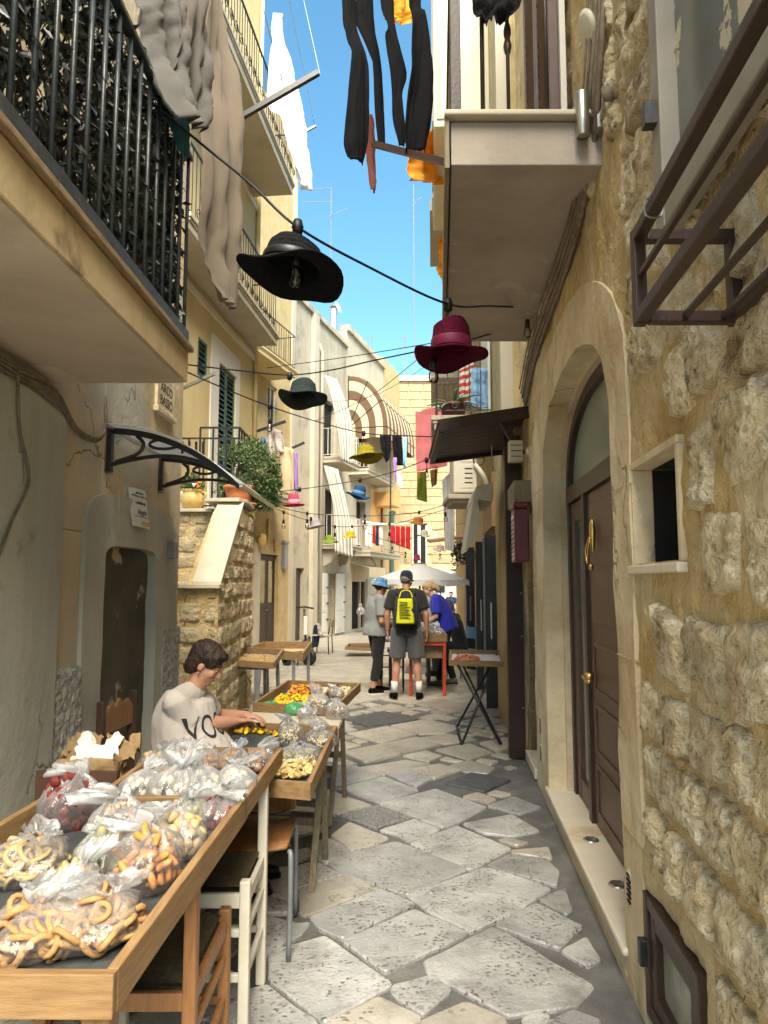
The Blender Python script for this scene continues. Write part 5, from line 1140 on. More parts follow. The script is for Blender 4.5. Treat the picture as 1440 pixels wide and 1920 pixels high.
hat('green hat hanging before the lower striped curtain', 618, 1014, 15.5, 32, mstraw('green_straw', (.30, .42, .07)), None, 'brim', (6, 6), 1.1)
hat('yellow hat hanging before the lower striped curtain', 657, 1005, 17.5, 26, mstraw('yellow_straw', (.75, .55, .02)), None, 'brim', (4, 4), 1.2)
hat('orange tan hat hanging before the ashlar house', 784, 980, 14, 35, mstraw('tan_straw', (.56, .22, .06)), None, 'brim', (4, 8), 1.0)
hat('cream hat hanging before the dark far window', 795, 1003, 18, 26, mstraw('cream_straw', (.70, .64, .54)), m_beige, 'brim', (2, 4), 1.2)
hat('pale pink hat hanging near the leafy far canopy', 825, 1030, 18.5, 26, mstraw('palepink_straw', (.72, .55, .52)), None, 'brim', (4, 12), 1.1)
hat('raspberry pink hat hanging just above the white umbrella', 782, 1049, 14.6, 21, mstraw('raspberry_straw', (.55, .10, .20)), None, 'flat', (0, 0), 1.5)
hat('pale grey hat hanging left of the raspberry pink hat', 755, 1056, 19, 14, mstraw('palegrey_straw', (.66, .66, .64)), None, 'flat', (0, 6), 1.3)
hat('light blue hat hanging before the archway', 862, 1052, 20, 16, mstraw('lightblue_straw', (.40, .50, .60)), None, 'flat', (0, 0), .8)
hat('vivid blue hat at the edge of the archway', 873, 1079, 20, 14, mstraw('vividblue_straw', (.04, .12, .55)), None, 'flat', (0, 0), .9)
# string lights: wire with sockets and bulbs
def strings(label, pts, lamps, r=.0065):
    c = catmull([P(*q) for q in pts], 10)
    t = th('string_light', label, 'string light', c[0], 0, 'string lights across the street')
    b = MB(); b.tube(c, r, 7); b.build('wire', m_cable, t, True)
    for px, py, Y, drop, bulb in lamps:
        p = P(px, py, Y); s_ = .6 if Y > 8 else 1.0; s_ = min(1.4, max(s_, Y / 11))
        b = MB(); b.lathe([(0, .03), (.02, .028), (.026, .0), (.022, -.04), (.0, -.045)], 8, c=p); b.lathe([(.008, -.03), (.03, -.005), (.008, .02)], 6, c=p)
        b.tube([p + V((0, 0, -.03)), p + V((0, 0, -drop))], .0045 * s_, 6); so = b.build('socket_drop', m_cable, t, True)
        if bulb:
            q = p + V((0, 0, -drop)); b = MB(); b.lathe([(.013 * s_, .01), (.018 * s_, -.005), (.019 * s_, -.055 * s_), (.0, -.06 * s_)], 10, c=q); b.build('lampholder', m_blackpl, so, True)
            b = MB(); b.lathe([(.014 * s_, -.055 * s_), (.024 * s_, -.08 * s_), (.031 * s_, -.105 * s_), (.026 * s_, -.13 * s_), (.0, -.142 * s_)], 12, c=q); b.build('bulb', m_glassbulb, so, True)
            b = MB(); b.tube([q + V((-.008 * s_, 0, -.07 * s_)), q + V((0, 0, -.115 * s_)), q + V((.008 * s_, 0, -.07 * s_))], .003 * s_, 5); b.build('filament', m_orange, so)
    return t
strings('black string light cable running from the leafy balcony past the black and burgundy hats', [(-60, -120, 1.5), (75, 15, 2.0), (210, 130, 2.6), (368, 262, 3.2), (470, 345, 3.15), (557, 425, 3.1), (690, 500, 3.35), (840, 570, 3.7), (920, 574, 4.6), (1012, 577, 5.55)],
        [(558, 424, 3.1, .05, False), (840, 570, 3.72, .12, False), (988, 577, 5.3, .1, True)])
b = MB(); bp_ = P(555, 500, 3.1); b.lathe([(.015, .06), (.022, .05), (.022, 0), (.0, 0)], 12, c=bp_); lb1 = tag(b.build('lamp_socket', m_blackpl, None, True), 'black lamp socket inside the big black straw hat', 'socket')
b = MB(); b.lathe([(.014, 0), (.03, -.03), (.036, -.06), (.028, -.09), (0, -.1)], 14, c=bp_); b.build('bulb', m_glassbulb, lb1, True)
bp_ = P(813, 692, 3.8); b = MB(); b.lathe([(.014, .06), (.02, .05), (.02, 0), (.0, 0)], 12, c=bp_); lb2 = tag(b.build('lamp_socket', m_blackpl, None, True), 'black lamp socket with clear bulb under the burgundy hat brim', 'socket')
b = MB(); b.lathe([(.014, 0), (.026, -.02), (.03, -.05), (.022, -.075), (0, -.08)], 14, c=bp_); b.build('bulb', m_glassbulb, lb2, True)
strings('string light cable carrying the dark green grey hat', [(345, 683, 5.7), (440, 694, 6.1), (540, 703, 6.5), (620, 694, 6.4), (700, 676, 6.2), (800, 655, 5.9), (900, 632, 5.7), (1004, 596, 5.6)], [(543, 704, 6.5, .06, False)])
strings('string light cable with a single bulb over the terrace', [(345, 695, 5.75), (420, 728, 6.4), (506, 762, 7.2), (600, 792, 8.2), (682, 812, 9.2), (760, 817, 8.4), (816, 819, 7.6)], [(506, 760, 7.2, .14, True), (682, 812, 9.2, .1, False)])
strings('string light cable carrying the blue hat', [(480, 925, 10.5), (565, 917, 11.2), (675, 900, 11.8), (740, 884, 10.6), (800, 862, 9.0), (822, 852, 8.2)], [(675, 900, 11.8, .05, False), (800, 862, 9.0, .12, True), (562, 917, 11.2, .05, False)])
strings('string light cable passing the pink and orange tan hats', [(520, 950, 12.4), (575, 962, 13.2), (640, 967, 14), (710, 967, 14.5), (780, 961, 14), (840, 945, 12.6), (895, 928, 11.5)], [(576, 962, 13.2, .12, True), (684, 967, 14.2, .1, True), (786, 960, 14, .06, False), (835, 946, 12.8, .15, True)])
strings('string light cable carrying the lilac and green hats', [(518, 954, 13), (565, 972, 14), (628, 987, 15.5), (685, 986, 16), (740, 982, 16), (800, 966, 15), (880, 940, 12.8)], [(532, 960, 13.2, .15, True), (583, 972, 14.4, .05, False), (628, 987, 15.5, .15, True), (660, 987, 17, .05, False), (730, 982, 16, .2, True)])
strings('string light cable dipping before the far archway', [(690, 1000, 19), (740, 1016, 19.5), (800, 1000, 19), (850, 985, 18), (900, 975, 16)], [(735, 1015, 19.5, .15, True), (795, 1001, 18.8, .05, False), (850, 985, 18, .15, True)])
strings('string light cable sagging above the white umbrella', [(720, 1030, 22), (790, 1040, 22), (850, 1025, 20), (890, 1015, 18)], [(760, 1036, 22, .1, True), (825, 1032, 21, .1, True)])

# ------------------------------------------------------------------ things on the left wall
cp = th('door_canopy', 'clear curved plastic canopy on black scroll brackets over the low doorway', 'canopy', LW(4.6, 2.3))
def cprof(t): return V((LWX + .02 + .76 * t, 0, 2.485 - .03 * t - .30 * t ** 2.2))
for y_ in (4.1, 5.06):
    o_ = V((0, y_, 0)); b = MB()
    pts = [cprof(k / 14) + o_ for k in range(15)]
    for a, c in zip(pts[:-1], pts[1:]): b.bar(a, c, .02, .034)
    b.bx((LWX, y_ - .022, 2.24), (LWX + .03, y_ + .022, 2.53))
    lo = [V((LWX + .03 + .73 * t, y_, 2.285 + .10 * math.sin(t * 1.9) - .20 * t ** 2.6)) for t in [k / 14 for k in range(15)]]
    for a, c in zip(lo[:-1], lo[1:]): b.bar(a, c, .018, .02)
    lp = catmull([V((LWX + .05, y_, 2.30)), V((LWX + .18, y_, 2.35)), V((LWX + .21, y_, 2.41)), V((LWX + .17, y_, 2.455))], 6); b.tube(lp, .011, 6)
    for cx_, cz_, rx, rz in ((.33, 2.405, .085, .028), ):
        b.tube([V((LWX + cx_ + rx * math.cos(g / 16 * 2 * math.pi), y_, cz_ + rz * math.sin(g / 16 * 2 * math.pi))) for g in range(17)], .009, 6)
    for cx_ in (.44, .48, .52, .56): b.bar(V((LWX + cx_, y_, 2.35)), V((LWX + cx_, y_, 2.42)), .012, .012)
    b.build('bracket', m_black, cp)
b = MB(); nu = 18; b.grid(lambda u, v: cprof(u * 1.04) + V((0, 3.98 + 1.2 * v, .022)), nu, 4); o = b.build('sheet', m_poly, cp, True); uvset(o.data, lambda i: (0, .1)); s_ = o.modifiers.new('thickness', 'SOLIDIFY'); s_.thickness = .004
b = MB(); b.bar(cprof(1.04) + V((0, 3.98, .02)), cprof(1.04) + V((0, 5.18, .02)), .02, .02); b.build('edge_profile', m_steel, cp)
b = MB(); b.bar(cprof(0) + V((.01, 3.98, .01)), cprof(0) + V((.01, 5.18, .01)), .02, .02); b.build('wall_profile', m_steel, cp)
sg = th('street_sign', 'cream stone street plaque reading ARCO BASSO under the balcony', 'sign', LW(5.05, 2.85))
b = MB(); b.wbox(LW, 4.90, 5.30, 2.84, 3.18, 0, .025); b.build('tablet', m_lime, sg, bev=.006)
b = MB(); b.wbox(LW, 4.88, 5.32, 2.80, 2.84, 0, .04); b.build('ledge', m_lime, sg, bev=.006)
for tx, z_ in (('ARCO', 3.0), ('BASSO', 2.905)): tlabel(sg, 'lettering', tx, .098, m_ink, LW(5.10, z_, .0255), (0, 1, 0), (0, 0, 1), .002)
nt_ = th('paper_notice', 'printed paper notice hanging on a string below the door canopy', 'notice', LW(4.55, 2.1, .2))
q0, q1 = P(240, 912, 4.45), P(273, 922, 4.72); dn = P(245, 985, 4.45) - q0
b = MB(); b.grid(lambda u, v: q0.lerp(q1, u) + dn * v * (1 + .04 * u) + V((.012 * math.sin(u * 3) + .01 * v * v, 0, 0)), 8, 10); o = b.build('sheet', m_paper, nt_, True)
ex = (q1 - q0).normalized(); ey = -dn.normalized(); en = ex.cross(ey)
def onp(u, v): return q0.lerp(q1, u) + dn * v + V((.012 * math.sin(u * 3) + .01 * v * v, 0, 0)) + en * (-.004 if en.x < 0 else .004)
for tx, u, v, sz in (('Angela', .55, .62, .05),):
    tlabel(nt_, 'lettering', tx, sz, m_ink, onp(u, v), ex, ey, .0006)
rr = random.Random(2)
for v, u0, u1, r_ in ((.12, .3, .7, .0028), (.2, .12, .92, .0022), (.36, .25, .8, .0018), (.4, .25, .8, .0015), (.74, .15, .95, .0012)):
    b = MB(); n_ = 26; b.tube([onp(u0 + (u1 - u0) * k / n_, v + rr.uniform(-.018, .018)) for k in range(n_ + 1)], r_, 4); b.build('print_line', m_ink, nt_)
b = MB(); b.add([onp(.45, .86), onp(.95, .86), onp(.95, .985), onp(.45, .985)], [(0, 1, 2, 3)]); b.build('picture', M('orange_biscuit_print', (.70, .36, .10), (.75, .5, .2), 40, .8), nt_)
b = MB(); b.tube(catmull([V((LWX + .06, 4.1, 2.27)), q0 + V((.0, 0, .01)), q0.lerp(q1, .5) + V((.01, 0, .004)), q1 + V((0, 0, .008)), V((LWX + .06, 5.06, 2.25))], 6), .0022, 5); b.build('string', m_ochrepot, nt_)
for y_ in (4.12, 5.1):
    b = MB(); b.tube([V((LWX + .07, y_, 2.26)), V((LWX + .075, y_, 2.0))], .0015, 4); b.build('string_tail', m_ochrepot, nt_)
b = MB(); b.wbox(LW, 5.24, 5.36, 1.78, 1.9, .02, .07); o = tag(b.build('doorbell_box', m_greytube, None, bev=.006), 'small grey doorbell box beside the low doorway', 'box')
for k, dz in enumerate((0, .018, .036, .05)):
    wire('wall_cable', ['lowest grey brown cable of the bundle under the balcony soffit', 'second cable of the bundle under the balcony soffit', 'third cable of the bundle under the balcony soffit', 'top cable of the bundle under the balcony soffit'][k], [V((LWX + .07, 1.5, 2.56 - dz)), V((LWX + .075, 2.3, 2.53 - dz)), V((LWX + .065, 2.9, 2.5 - dz)), V((LWX + .05, 3.3, 2.52 - dz)), V((LWX + .03, 3.6, 2.40 - dz * .6)), V((LWX + .03, 3.85, 2.39 - dz * .4)), V((LWX + .03, 3.98, 2.46)), V((LWX + .02, 4.0, 2.62 + dz))], .009 - k * .0012, m_cablebr)
wire('wall_cable', 'thin dark cable wandering down the grey pilaster', [V((LWX + .07, 2.93, 2.5)), V((LWX + .065, 2.98, 2.25)), V((LWX + .065, 3.08, 2.05)), V((LWX + .065, 2.95, 1.85)), V((LWX + .065, 2.86, 1.7)), V((LWX + .07, 2.75, 1.6))], .007, m_cablebr)
gf = wire('graffiti', 'small black scribbled graffiti on the grey pilaster', [P(2, 1262, 2.88), P(10, 1270, 2.88), P(4, 1279, 2.88), P(0, 1285, 2.88), P(10, 1283, 2.89), P(12, 1272, 2.9), P(16, 1279, 2.9), P(12, 1288, 2.9), P(18, 1285, 2.91), P(18, 1270, 2.91)], .0022, m_ink, 'graffiti')
for q in gf.data.vertices: q.co.x = LWX + .0565
# ------------------------------------------------------------------ things on the right wall
lm = th('wall_lamp', 'cylindrical steel up and down lamp on the stone wall beside the overhead balcony', 'lamp', RW(3.12, 3.8))
lp = P(1092, 215, 3.0); r_ = .030
b = MB(); b.lathe([(r_ * .9, -.105), (r_, -.10), (r_, .1), (r_ * .9, .105), (0, .105)], 20, c=lp); b.lathe([(0, -.1), (r_ * .9, -.1)], 20, c=lp); b.build('cylinder', m_steel, lm, True)
b = MB(); b.bar(lp + V((.02, 0, 0)), RW(3.02, lp.z, .03), .016, .016); b.build('arm', m_steel, lm)
b = MB(); b.wbox(RW, 2.98, 3.06, lp.z - .07, lp.z + .07, .0, .035); b.build('wall_plate', m_steel, lm, bev=.004)
b = MB(); fp = P(1100, 55, 2.95); b.lathe([(0, .015), (.075, .012), (.08, 0), (.06, -.012), (0, -.014)], 24, M=Matrix.Rotation(R(70), 3, 'Y'), c=fp); fo = tag(b.build('round_floodlight', m_ac, None, True), 'round cream floodlight fixed high on the stone wall', 'lamp')
b = MB(); b.bar(fp + V((.01, 0, 0)), RW(fp.y, fp.z, 0), .02, .02); b.build('bracket', m_black, fo)
for k in range(5):
    d_ = .02 + .012 * k
    wire('wall_cable', ['thick old grey cable dropping down the stone wall past the steel lamp', 'second old cable running down the stone wall', 'third old cable running down the stone wall', 'thin cable at the edge of the wall bundle', 'outer cable of the wall bundle'][k], [RW(2.75 + k * .02, 5.2, d_), RW(2.8 + k * .03, 4.3, d_), RW(2.9 + k * .03, 3.85, d_ + .015), RW(3.2 + k * .04, 3.52, d_ + .01), RW(3.9 + k * .02, 3.40 + k * .026, d_), RW(4.7, 3.38 + k * .034, d_), RW(5.5, 3.34 + k * .035, d_), RW(6.2, 3.16 + k * .04, d_)], (.015, .011, .009, .006, .005)[k], m_cablebr)
b = MB(); ip = P(1185, 178, 2.75); b.tube([ip + V((-.10, 0, 0)), ip + V((.10, 0, .0))], .012, 8); b.ell(ip + V((-.1, 0, 0)), (.025, .02, .03)); b.ell(ip + V((.02, 0, 0)), (.03, .03, .036)); b.ell(ip + V((.06, 0, 0)), (.022, .03, .032)); tag(b.build('insulator', m_cablebr, None, True), 'old ceramic insulator on an iron pin in the stone wall', 'insulator')
# planter cage
cg = th('window_planter_cage', 'empty brown iron planter cage jutting from the stone wall under the window', 'cage', RW(1.3, 2.25))
gx = .585; s0, s1, zl, zh = -.2, 1.66, 2.235, 2.44
def CGp(s_, z_, inner): return RW(s_, z_, .0) if inner else V((RW(s_, z_).x - .25, s_, z_))
def cgbar(a, c, w_=.029, h_=.029, nm='bar', flat=False):
    b = MB(); b.bar(a, c, w_, h_); b.build(nm, m_brown, cg, bev=.003)
cgbar(CGp(s0, zl, 0), CGp(s1, zl, 0), nm='rail'); cgbar(CGp(s0, zh, 0), CGp(s1, zh, 0), nm='rail'); cgbar(CGp(s1, zl - .018, 0), CGp(s1, zh + .018, 0), nm='upright')
cgbar(CGp(s1 - .002, zl, 0) + V((.02, 0, 0)), CGp(s1 - .002, zl, 1), nm='arm'); cgbar(CGp(s1 - .002, zh, 0) + V((.02, 0, 0)), CGp(s1 - .002, zh, 1), nm='arm'); cgbar(CGp(s1, zl, 1) + V((-.02, 0, -.018)), CGp(s1, zh, 1) + V((-.02, 0, .0)), nm='upright')
for t, z_ in ((.0, (zl + zh) / 2), (.38, zl), (.72, zl)):
    a, c = CGp(s0, z_, 0), CGp(s1, z_, 0); dx = .27 * t; cgbar(a + V((dx, 0, 0)), c + V((dx, 0, 0)), .014, .014, 'rod')
cgbar(CGp(s0, zl, 1) + V((-.03, 0, 0)), CGp(s1 - .02, zl, 1) + V((-.03, 0, 0)), .02, .03, 'rail')
b = MB(); q = CGp(1.52, zh, 0); w_ = .018; b.tube(catmull([q + V((-w_, 0, w_)), q + V((w_, .004, w_)), q + V((w_, .008, -w_)), q + V((-w_, .004, -w_)), q + V((-w_, 0, w_)), q + V((.0, -.01, .03)), q + V((.02, -.02, .055))], 3), .0022, 5); b.build('wire_tie', m_greytube, cg)
pbx = th('post_box', 'maroon metal letter box with pale lettering between the two brown doors', 'letter box', RW(6.0, 2.0))
b = MB(); b.wbox(RW, 5.90, 6.22, 1.77, 2.22, .04, .16); b.build('body', m_maroon, pbx, bev=.012)
b = MB(); b.wbox(RW, 5.88, 6.24, 2.22, 2.27, .04, .17); b.build('lid', m_maroon, pbx, bev=.015)
r5 = random.Random(9)
for k in range(9):
    zz = 1.80 + k * .038; b = MB(); b.tube([RW(5.95 + .22 * i / 10, zz + r5.uniform(-.008, .008), .1615) for i in range(11)], .0045, 4); b.build('print_line', m_paper, pbx)
b = MB(); b.wbox(RW, 5.96, 6.16, 2.14, 2.17, .158, .164); b.build('slot', m_paper, pbx)
jb = th('junction_box', 'aged grey junction box under the board canopy', 'box', P(972, 848, 6.3))
q = P(966, 847, 6.28); b = MB(); b.box(q, (.12, .1, .19)); b.build('case', m_ac, jb, bev=.006)
for k in range(3): b = MB(); b.box(q + V((0, -.052, -.05 + k * .05)), (.09, .012, .006)); b.build('louvre', m_black, jb)
# air conditioner, cream awning box, leafy canopy beyond
ac = th('air_conditioner', 'aged cream air conditioner unit on a shelf beyond the board canopy', 'air conditioner', QW(9.6, 3.0))
q0 = P(868, 892, 9.2)
b = MB(); b.box(q0, (.30, .55, .52)); b.build('casing', m_ac, ac, bev=.02)
b = MB(); b.box(q0 + V((.02, -.277, -.05)), (.18, .008, .3)); pn = b.build('front_panel', m_ac, ac, bev=.004)
for k in range(4): b = MB(); b.box(q0 + V((.04, -.283, -.13 + k * .06)), (.1, .006, .012)); b.build('louvre', m_dark, pn)
b = MB(); b.box(q0 + V((.02, -.279, .19)), (.14, .008, .1)); b.build('badge', m_paper, ac)
tlabel(ac, 'lettering', '2.A', .06, m_ink, q0 + V((.02, -.284, .19)), (1, 0, 0), (0, 0, 1), .001)
b = MB(); b.box(q0 + V((.0, .05, -.32)), (.46, .9, .06)); b.box(q0 + V((.02, .05, -.37)), (.40, .8, .05)); b.build('shelf', m_cream2, ac, bev=.01)
b = MB(); b.tube(catmull([q0 + V((.12, -.3, .1)), q0 + V((.2, -.35, -.02)), q0 + V((.26, -.3, -.14)), q0 + V((.3, -.2, -.3))]), .03, 8); b.build('hose', m_ac, ac, True)
b = MB(); b.tube([q0 + V((.17 + .07 * math.cos(g * .5), -.3, .16 + .07 * math.sin(g * .5))) for g in range(16)], .008, 5); b.build('coiled_cable', m_cable, ac)
ab = th('awning_box', 'cream retracted awning with side cheek on the right wall', 'awning', QW(9.2, 2.6))
b = MB(); y0, y1 = 7.6, 8.8
pr = [P(925, 905, y0), P(893, 912, y0), P(886, 935, y0), P(925, 940, y0)]; b.prism(pr, (.06, 1.1, 0)); b.build('cassette', m_ac, ab, bev=.01)
pr = [P(888, 936, y0), P(897, 934, y0), P(900, 985, y0), P(875, 1034, y0), P(872, 1030, y0)]; b = MB(); b.prism(pr, (.06, 1.0, 0)); b.build('drop_panel', m_ac, ab, bev=.006)
b = MB(); b.tube(catmull([P(921, 800, 7.5), P(922, 900, 7.5), P(915, 935, 7.45), P(909, 930, 7.45), P(922, 910, 7.48)]), .006, 6); b.build('cord', m_white, ab)
lc = th('leafy_canopy', 'reddish board canopy trailing dark foliage before the archway', 'canopy', P(850, 1030, 16))
b = MB(); a, c = P(806, 1018, 16.5), P(897, 1008, 16); b.hexa([a, c, c + V((0, 1.2, .1)), a + V((0, 1.2, .1)), a + V((0, 0, .06)), c + V((0, 0, .06)), c + V((0, 1.2, .16)), a + V((0, 1.2, .16))]); b.build('board', m_pipe, lc)
b = MB(); rr = random.Random(8)
for k in range(900):
    q = P(rr.uniform(848, 896), rr.triangular(1012, 1066, 1030), 16 + rr.uniform(-.3, .8)); d_ = V((rr.gauss(0, 1), rr.gauss(0, 1), rr.gauss(0, 1))).normalized(); e = d_.orthogonal().normalized(); L_ = rr.uniform(.04, .09)
    b.add([q, q + d_ * L_ * .5 + e * L_ * .3, q + d_ * L_, q + d_ * L_ * .5 - e * L_ * .3], [(0, 1, 2, 3)])
stuff(b.build('leaves', m_leafd, lc, fix=False))

# ------------------------------------------------------------------ plants and pots
def leaves(n, fn, L0, L1, ratio, rr, lean=None):
    b = MB()
    for k in range(n):
        q, out = fn(rr); d_ = (out + V((rr.gauss(0, .55), rr.gauss(0, .55), rr.gauss(0, .55)))).normalized(); e = d_.cross(V((rr.gauss(0, 1), rr.gauss(0, 1), rr.gauss(0, 1)))).normalized(); L_ = rr.uniform(L0, L1)
        b.add([q, q + d_ * L_ * .45 + e * L_ * ratio * .5, q + d_ * L_, q + d_ * L_ * .45 - e * L_ * ratio * .5], [(0, 1, 2, 3)])
    return b
rr = random.Random(4)
bc = P(463, 893, 9.05)
bush = th('potted_bush', 'round dense green bush in a terracotta pot trailing over the terrace edge', 'plant', P(450, 945, 9.05))
clumps = []
for k in range(46):
    d_ = V((rr.gauss(0, 1), rr.gauss(0, 1), rr.gauss(0, 1))).normalized(); clumps.append((bc + V((d_.x * .33, d_.y * .30, d_.z * .36 + .03)), rr.uniform(.09, .15)))
for k in range(16): clumps.append((P(rr.uniform(470, 520), rr.uniform(905, 950), 8.95), rr.uniform(.06, .1)))
def bf(r2):
    c, r_ = r2.choice(clumps); d_ = V((r2.gauss(0, 1), r2.gauss(0, 1), r2.gauss(0, 1))).normalized(); return c + d_ * r_ * r2.random() ** .4, d_
stuff(leaves(17000, bf, .022, .045, .5, rr).build('foliage', m_leaf, bush, fix=False))
b = MB()
for k in range(12): b.tube(catmull([bc + V((0, 0, -.42)), bc + V((rr.gauss(0, .06), rr.gauss(0, .06), -.2)), bc + V((rr.gauss(0, .16), rr.gauss(0, .16), .05))], 4), [.014] * 8 + [.005], 5)
b.build('stems', m_greywood, bush)
q = P(448, 943, 8.85); b = MB(); b.lathe([(0, 0), (.13, 0), (.16, .12), (.175, .2), (.195, .2), (.2, .25), (.18, .25), (.17, .2), (0, .2)], 20, c=V((q.x, q.y, 2.555))); b.build('pot', m_terra, bush, True)
b = MB(); b.lathe([(0, .0), (.2, .0), (.22, .03), (.2, .02), (0, .012)], 20, c=V((q.x + .01, q.y, 2.5551))); b.build('saucer', m_terra, bush, True)
def tufts(thing, c, n, r_, h_, mat, L0=.05, L1=.1, ratio=.4):
    r2 = random.Random(int(c.x * 999)); return stuff(leaves(n, lambda r: ((lambda d_: (c + V((d_.x * r_, d_.y * r_, abs(d_.z) * h_)), V((d_.x, d_.y, .6))))(V((r.gauss(0, 1), r.gauss(0, 1), r.gauss(0, 1))).normalized() * r.random() ** .5)), L0, L1, ratio, r2).build('foliage', mat, thing, fix=False))
op = th('ochre_pot_plant', 'rounded glazed ochre pot with small leafy plant on the stair wall', 'plant', (P(358, 950, 8.45).x, 8.45, 2.465))
q = V((P(360, 950, 8.45).x, 8.45, 2.4655)); b = MB(); b.lathe([(0, 0), (.08, 0), (.125, .05), (.14, .11), (.125, .18), (.105, .2), (.12, .22), (.125, .24), (.1, .24), (.09, .2), (0, .19)], 22, c=q); b.tube(catmull([q + V((.12, 0, .21)), q + V((.17, -.02, .19)), q + V((.14, -.01, .14))]), .014, 6); b.build('pot', m_ochrepot, op, True)
tufts(op, q + V((0, 0, .24)), 500, .13, .2, m_leaf, .03, .07)
tb = th('toy_windmill', 'orange and green toy windmill stuck in the ochre pot', 'toy', q + V((.08, -.1, .3)))
for k, m_ in enumerate((m_orangec, m_leaf, m_whitec, m_rust)):
    g = k * math.pi / 2; b = MB(); c_ = q + V((.09, -.14, .30)); b.prism([c_, c_ + V((.06 * math.cos(g), 0, .06 * math.sin(g))), c_ + V((.06 * math.cos(g + .9), 0, .06 * math.sin(g + .9)))], (0, -.008 - .002 * k, 0)); b.build('vane', m_, tb)
b = MB(); b.tube([q + V((.09, -.13, .3)), q + V((.06, -.06, .2))], .004, 5); b.build('stick', m_white, tb)
ag = th('agave_plant', 'spiky agave in a dark red pot behind the iron balcony rail', 'plant', P(852, 762, 9.15))
q = V((P(850, 765, 9.2).x, 9.22, 3.745)); b = MB(); b.lathe([(0, 0), (.14, 0), (.17, .16), (.185, .16), (.185, .2), (.165, .2), (.15, .16), (0, .15)], 20, c=q); b.build('pot', m_terrad, ag, True)
for k in range(15):
    g = k * 2.4; ln = rr.uniform(.28, .5); up = rr.uniform(.25, .95); pts = []
    o_ = V((math.cos(g), math.sin(g), 0)); b = MB()
    for i in range(8):
        t = i / 7; c_ = q + V((0, 0, .17)) + o_ * ln * t * (1 - .25 * up) + V((0, 0, ln * (up * t - (.5 - .35 * up) * t * t * 1.2))); w_ = .034 * (1 - t ** 1.6) + .001; e = V((-o_.y, o_.x, 0)); pts += [c_ + e * w_ + V((0, 0, w_ * .3)), c_ + V((0, 0, -.006)), c_ - e * w_ + V((0, 0, w_ * .3))]
    b.add(pts, [(i * 3 + j, i * 3 + j + 1, i * 3 + j + 4, i * 3 + j + 3) for i in range(7) for j in range(2)]); o = b.build('leaf', m_agave, ag, True); s_ = o.modifiers.new('thickness', 'SOLIDIFY'); s_.thickness = .008
# roof antennas
def antenna(label, px, py0, py1, Y, arms):
    a, c = P(px, py0, Y), P(px, py1, Y); a.x = c.x
    t = th('tv_antenna', label, 'antenna', c, 0, 'roof antennas against the sky'); r_ = .022 * Y / 28
    b = MB(); b.tube([c, a], r_, 6); b.build('mast', m_greytube, t)
    for ax, ay, ln, el in arms:
        p0, p1 = P(px, ay, Y), P(px + ln, ay + el, Y); p0.x += 0; b = MB(); b.tube([p0 - (p1 - p0) * .12, p1], r_ * .7, 5)
        n = 6
        for k in range(n): q = p0.lerp(p1, (k + .6) / n); b.tube([q + V((0, -.25, -.12)), q + V((0, .25, .12))], r_ * .45, 4)
        b.build('aerial', m_greytube, t)
antenna('tall antenna mast with two aerials above the cream roof', 619, 350, 640, 27, [(0, 352, -38, 3), (0, 378, -52, 1), (0, 405, 34, -14)])
antenna('tallest thin antenna mast beyond the end house', 777, 345, 720, 38, [(0, 380, 14, -10)])
antenna('short antenna above the end house roof', 760, 622, 718, 38, [(0, 632, -18, 4), (0, 650, -20, 0)])
antenna('bare dark antenna mast on the tall cream house', 697, 628, 690, 31, [(0, 632, -16, 3)])
dsh = th('satellite_dish', 'small pale satellite dish on the cream roof', 'dish', P(632, 590, 26.8))
b = MB(); b.lathe([(0, 0), (.12, .02), (.22, .07)], 16, M=Matrix.Rotation(R(70), 3, 'Y') @ Matrix.Rotation(R(20), 3, 'X'), c=P(632, 578, 26.8)); o = b.build('reflector', m_white, dsh, True); o.modifiers.new('t', 'SOLIDIFY').thickness = .01
b = MB(); b.tube([P(631, 640, 26.8), P(631, 578, 26.8)], .02, 6); b.build('mast', m_greytube, dsh)
# ------------------------------------------------------------------ trays, trestles, chairs
def tray(label, nl, nr, fr_, fl, mat=m_pine, h=.06, t=.02, base=m_mesh, grp='wooden trays of the pasta stall', divider=None):
    """open wooden tray: rim boards round a base, given by its four top corners"""
    c = (nl + nr + fr_ + fl) / 4
    o = th('wooden_tray', label, 'tray', c, 0, grp); u = V((0, 0, 1))
    pts = [nl, nr, fr_, fl]
    for i in range(4):
        a, d = pts[i], pts[(i + 1) % 4]; e = (d - a).normalized(); ext = t / 2 if i % 2 == 0 else -t / 2
        b = MB(); b.bar(a - e * ext - u * h / 2, d + e * ext - u * h / 2, t, h - (.0 if i % 2 == 0 else .001)); b.build('rim_board', mat if i % 2 else m_piney, o, bev=.003)
    b = MB(); q = [p - u * (h - .004) for p in pts]; b.hexa(q + [p + u * .01 for p in q]); b.build('base', base, o)
    if divider is not None:
        a, d = nl.lerp(nr, divider), fl.lerp(fr_, divider); b = MB(); b.bar(a - u * h / 2, d - u * h / 2, t, h - .004); b.build('divider', mat, o, bev=.003)
    return o
def Z(x, y, z): return V((x, y, z))
tray('long pine tray full of bagged biscuits at the front of the stall', Z(-1.26, 1.5, .83), Z(-.545, 1.495, .83), Z(-.50, 2.60, .845), Z(-1.20, 2.62, .845), h=.085, t=.024)
tray('pine tray of bagged nuts behind the long front tray', Z(-1.04, 2.66, .83), Z(-.505, 2.63, .83), Z(-.47, 3.30, .855), Z(-1.0, 3.32, .855), h=.075, t=.022)
tray('low pine tray with yellow pasta shells and bags', Z(-.96, 3.36, .74), Z(-.325, 3.17, .74), Z(-.29, 4.33, .75), Z(-.93, 4.46, .75), h=.075, t=.022)
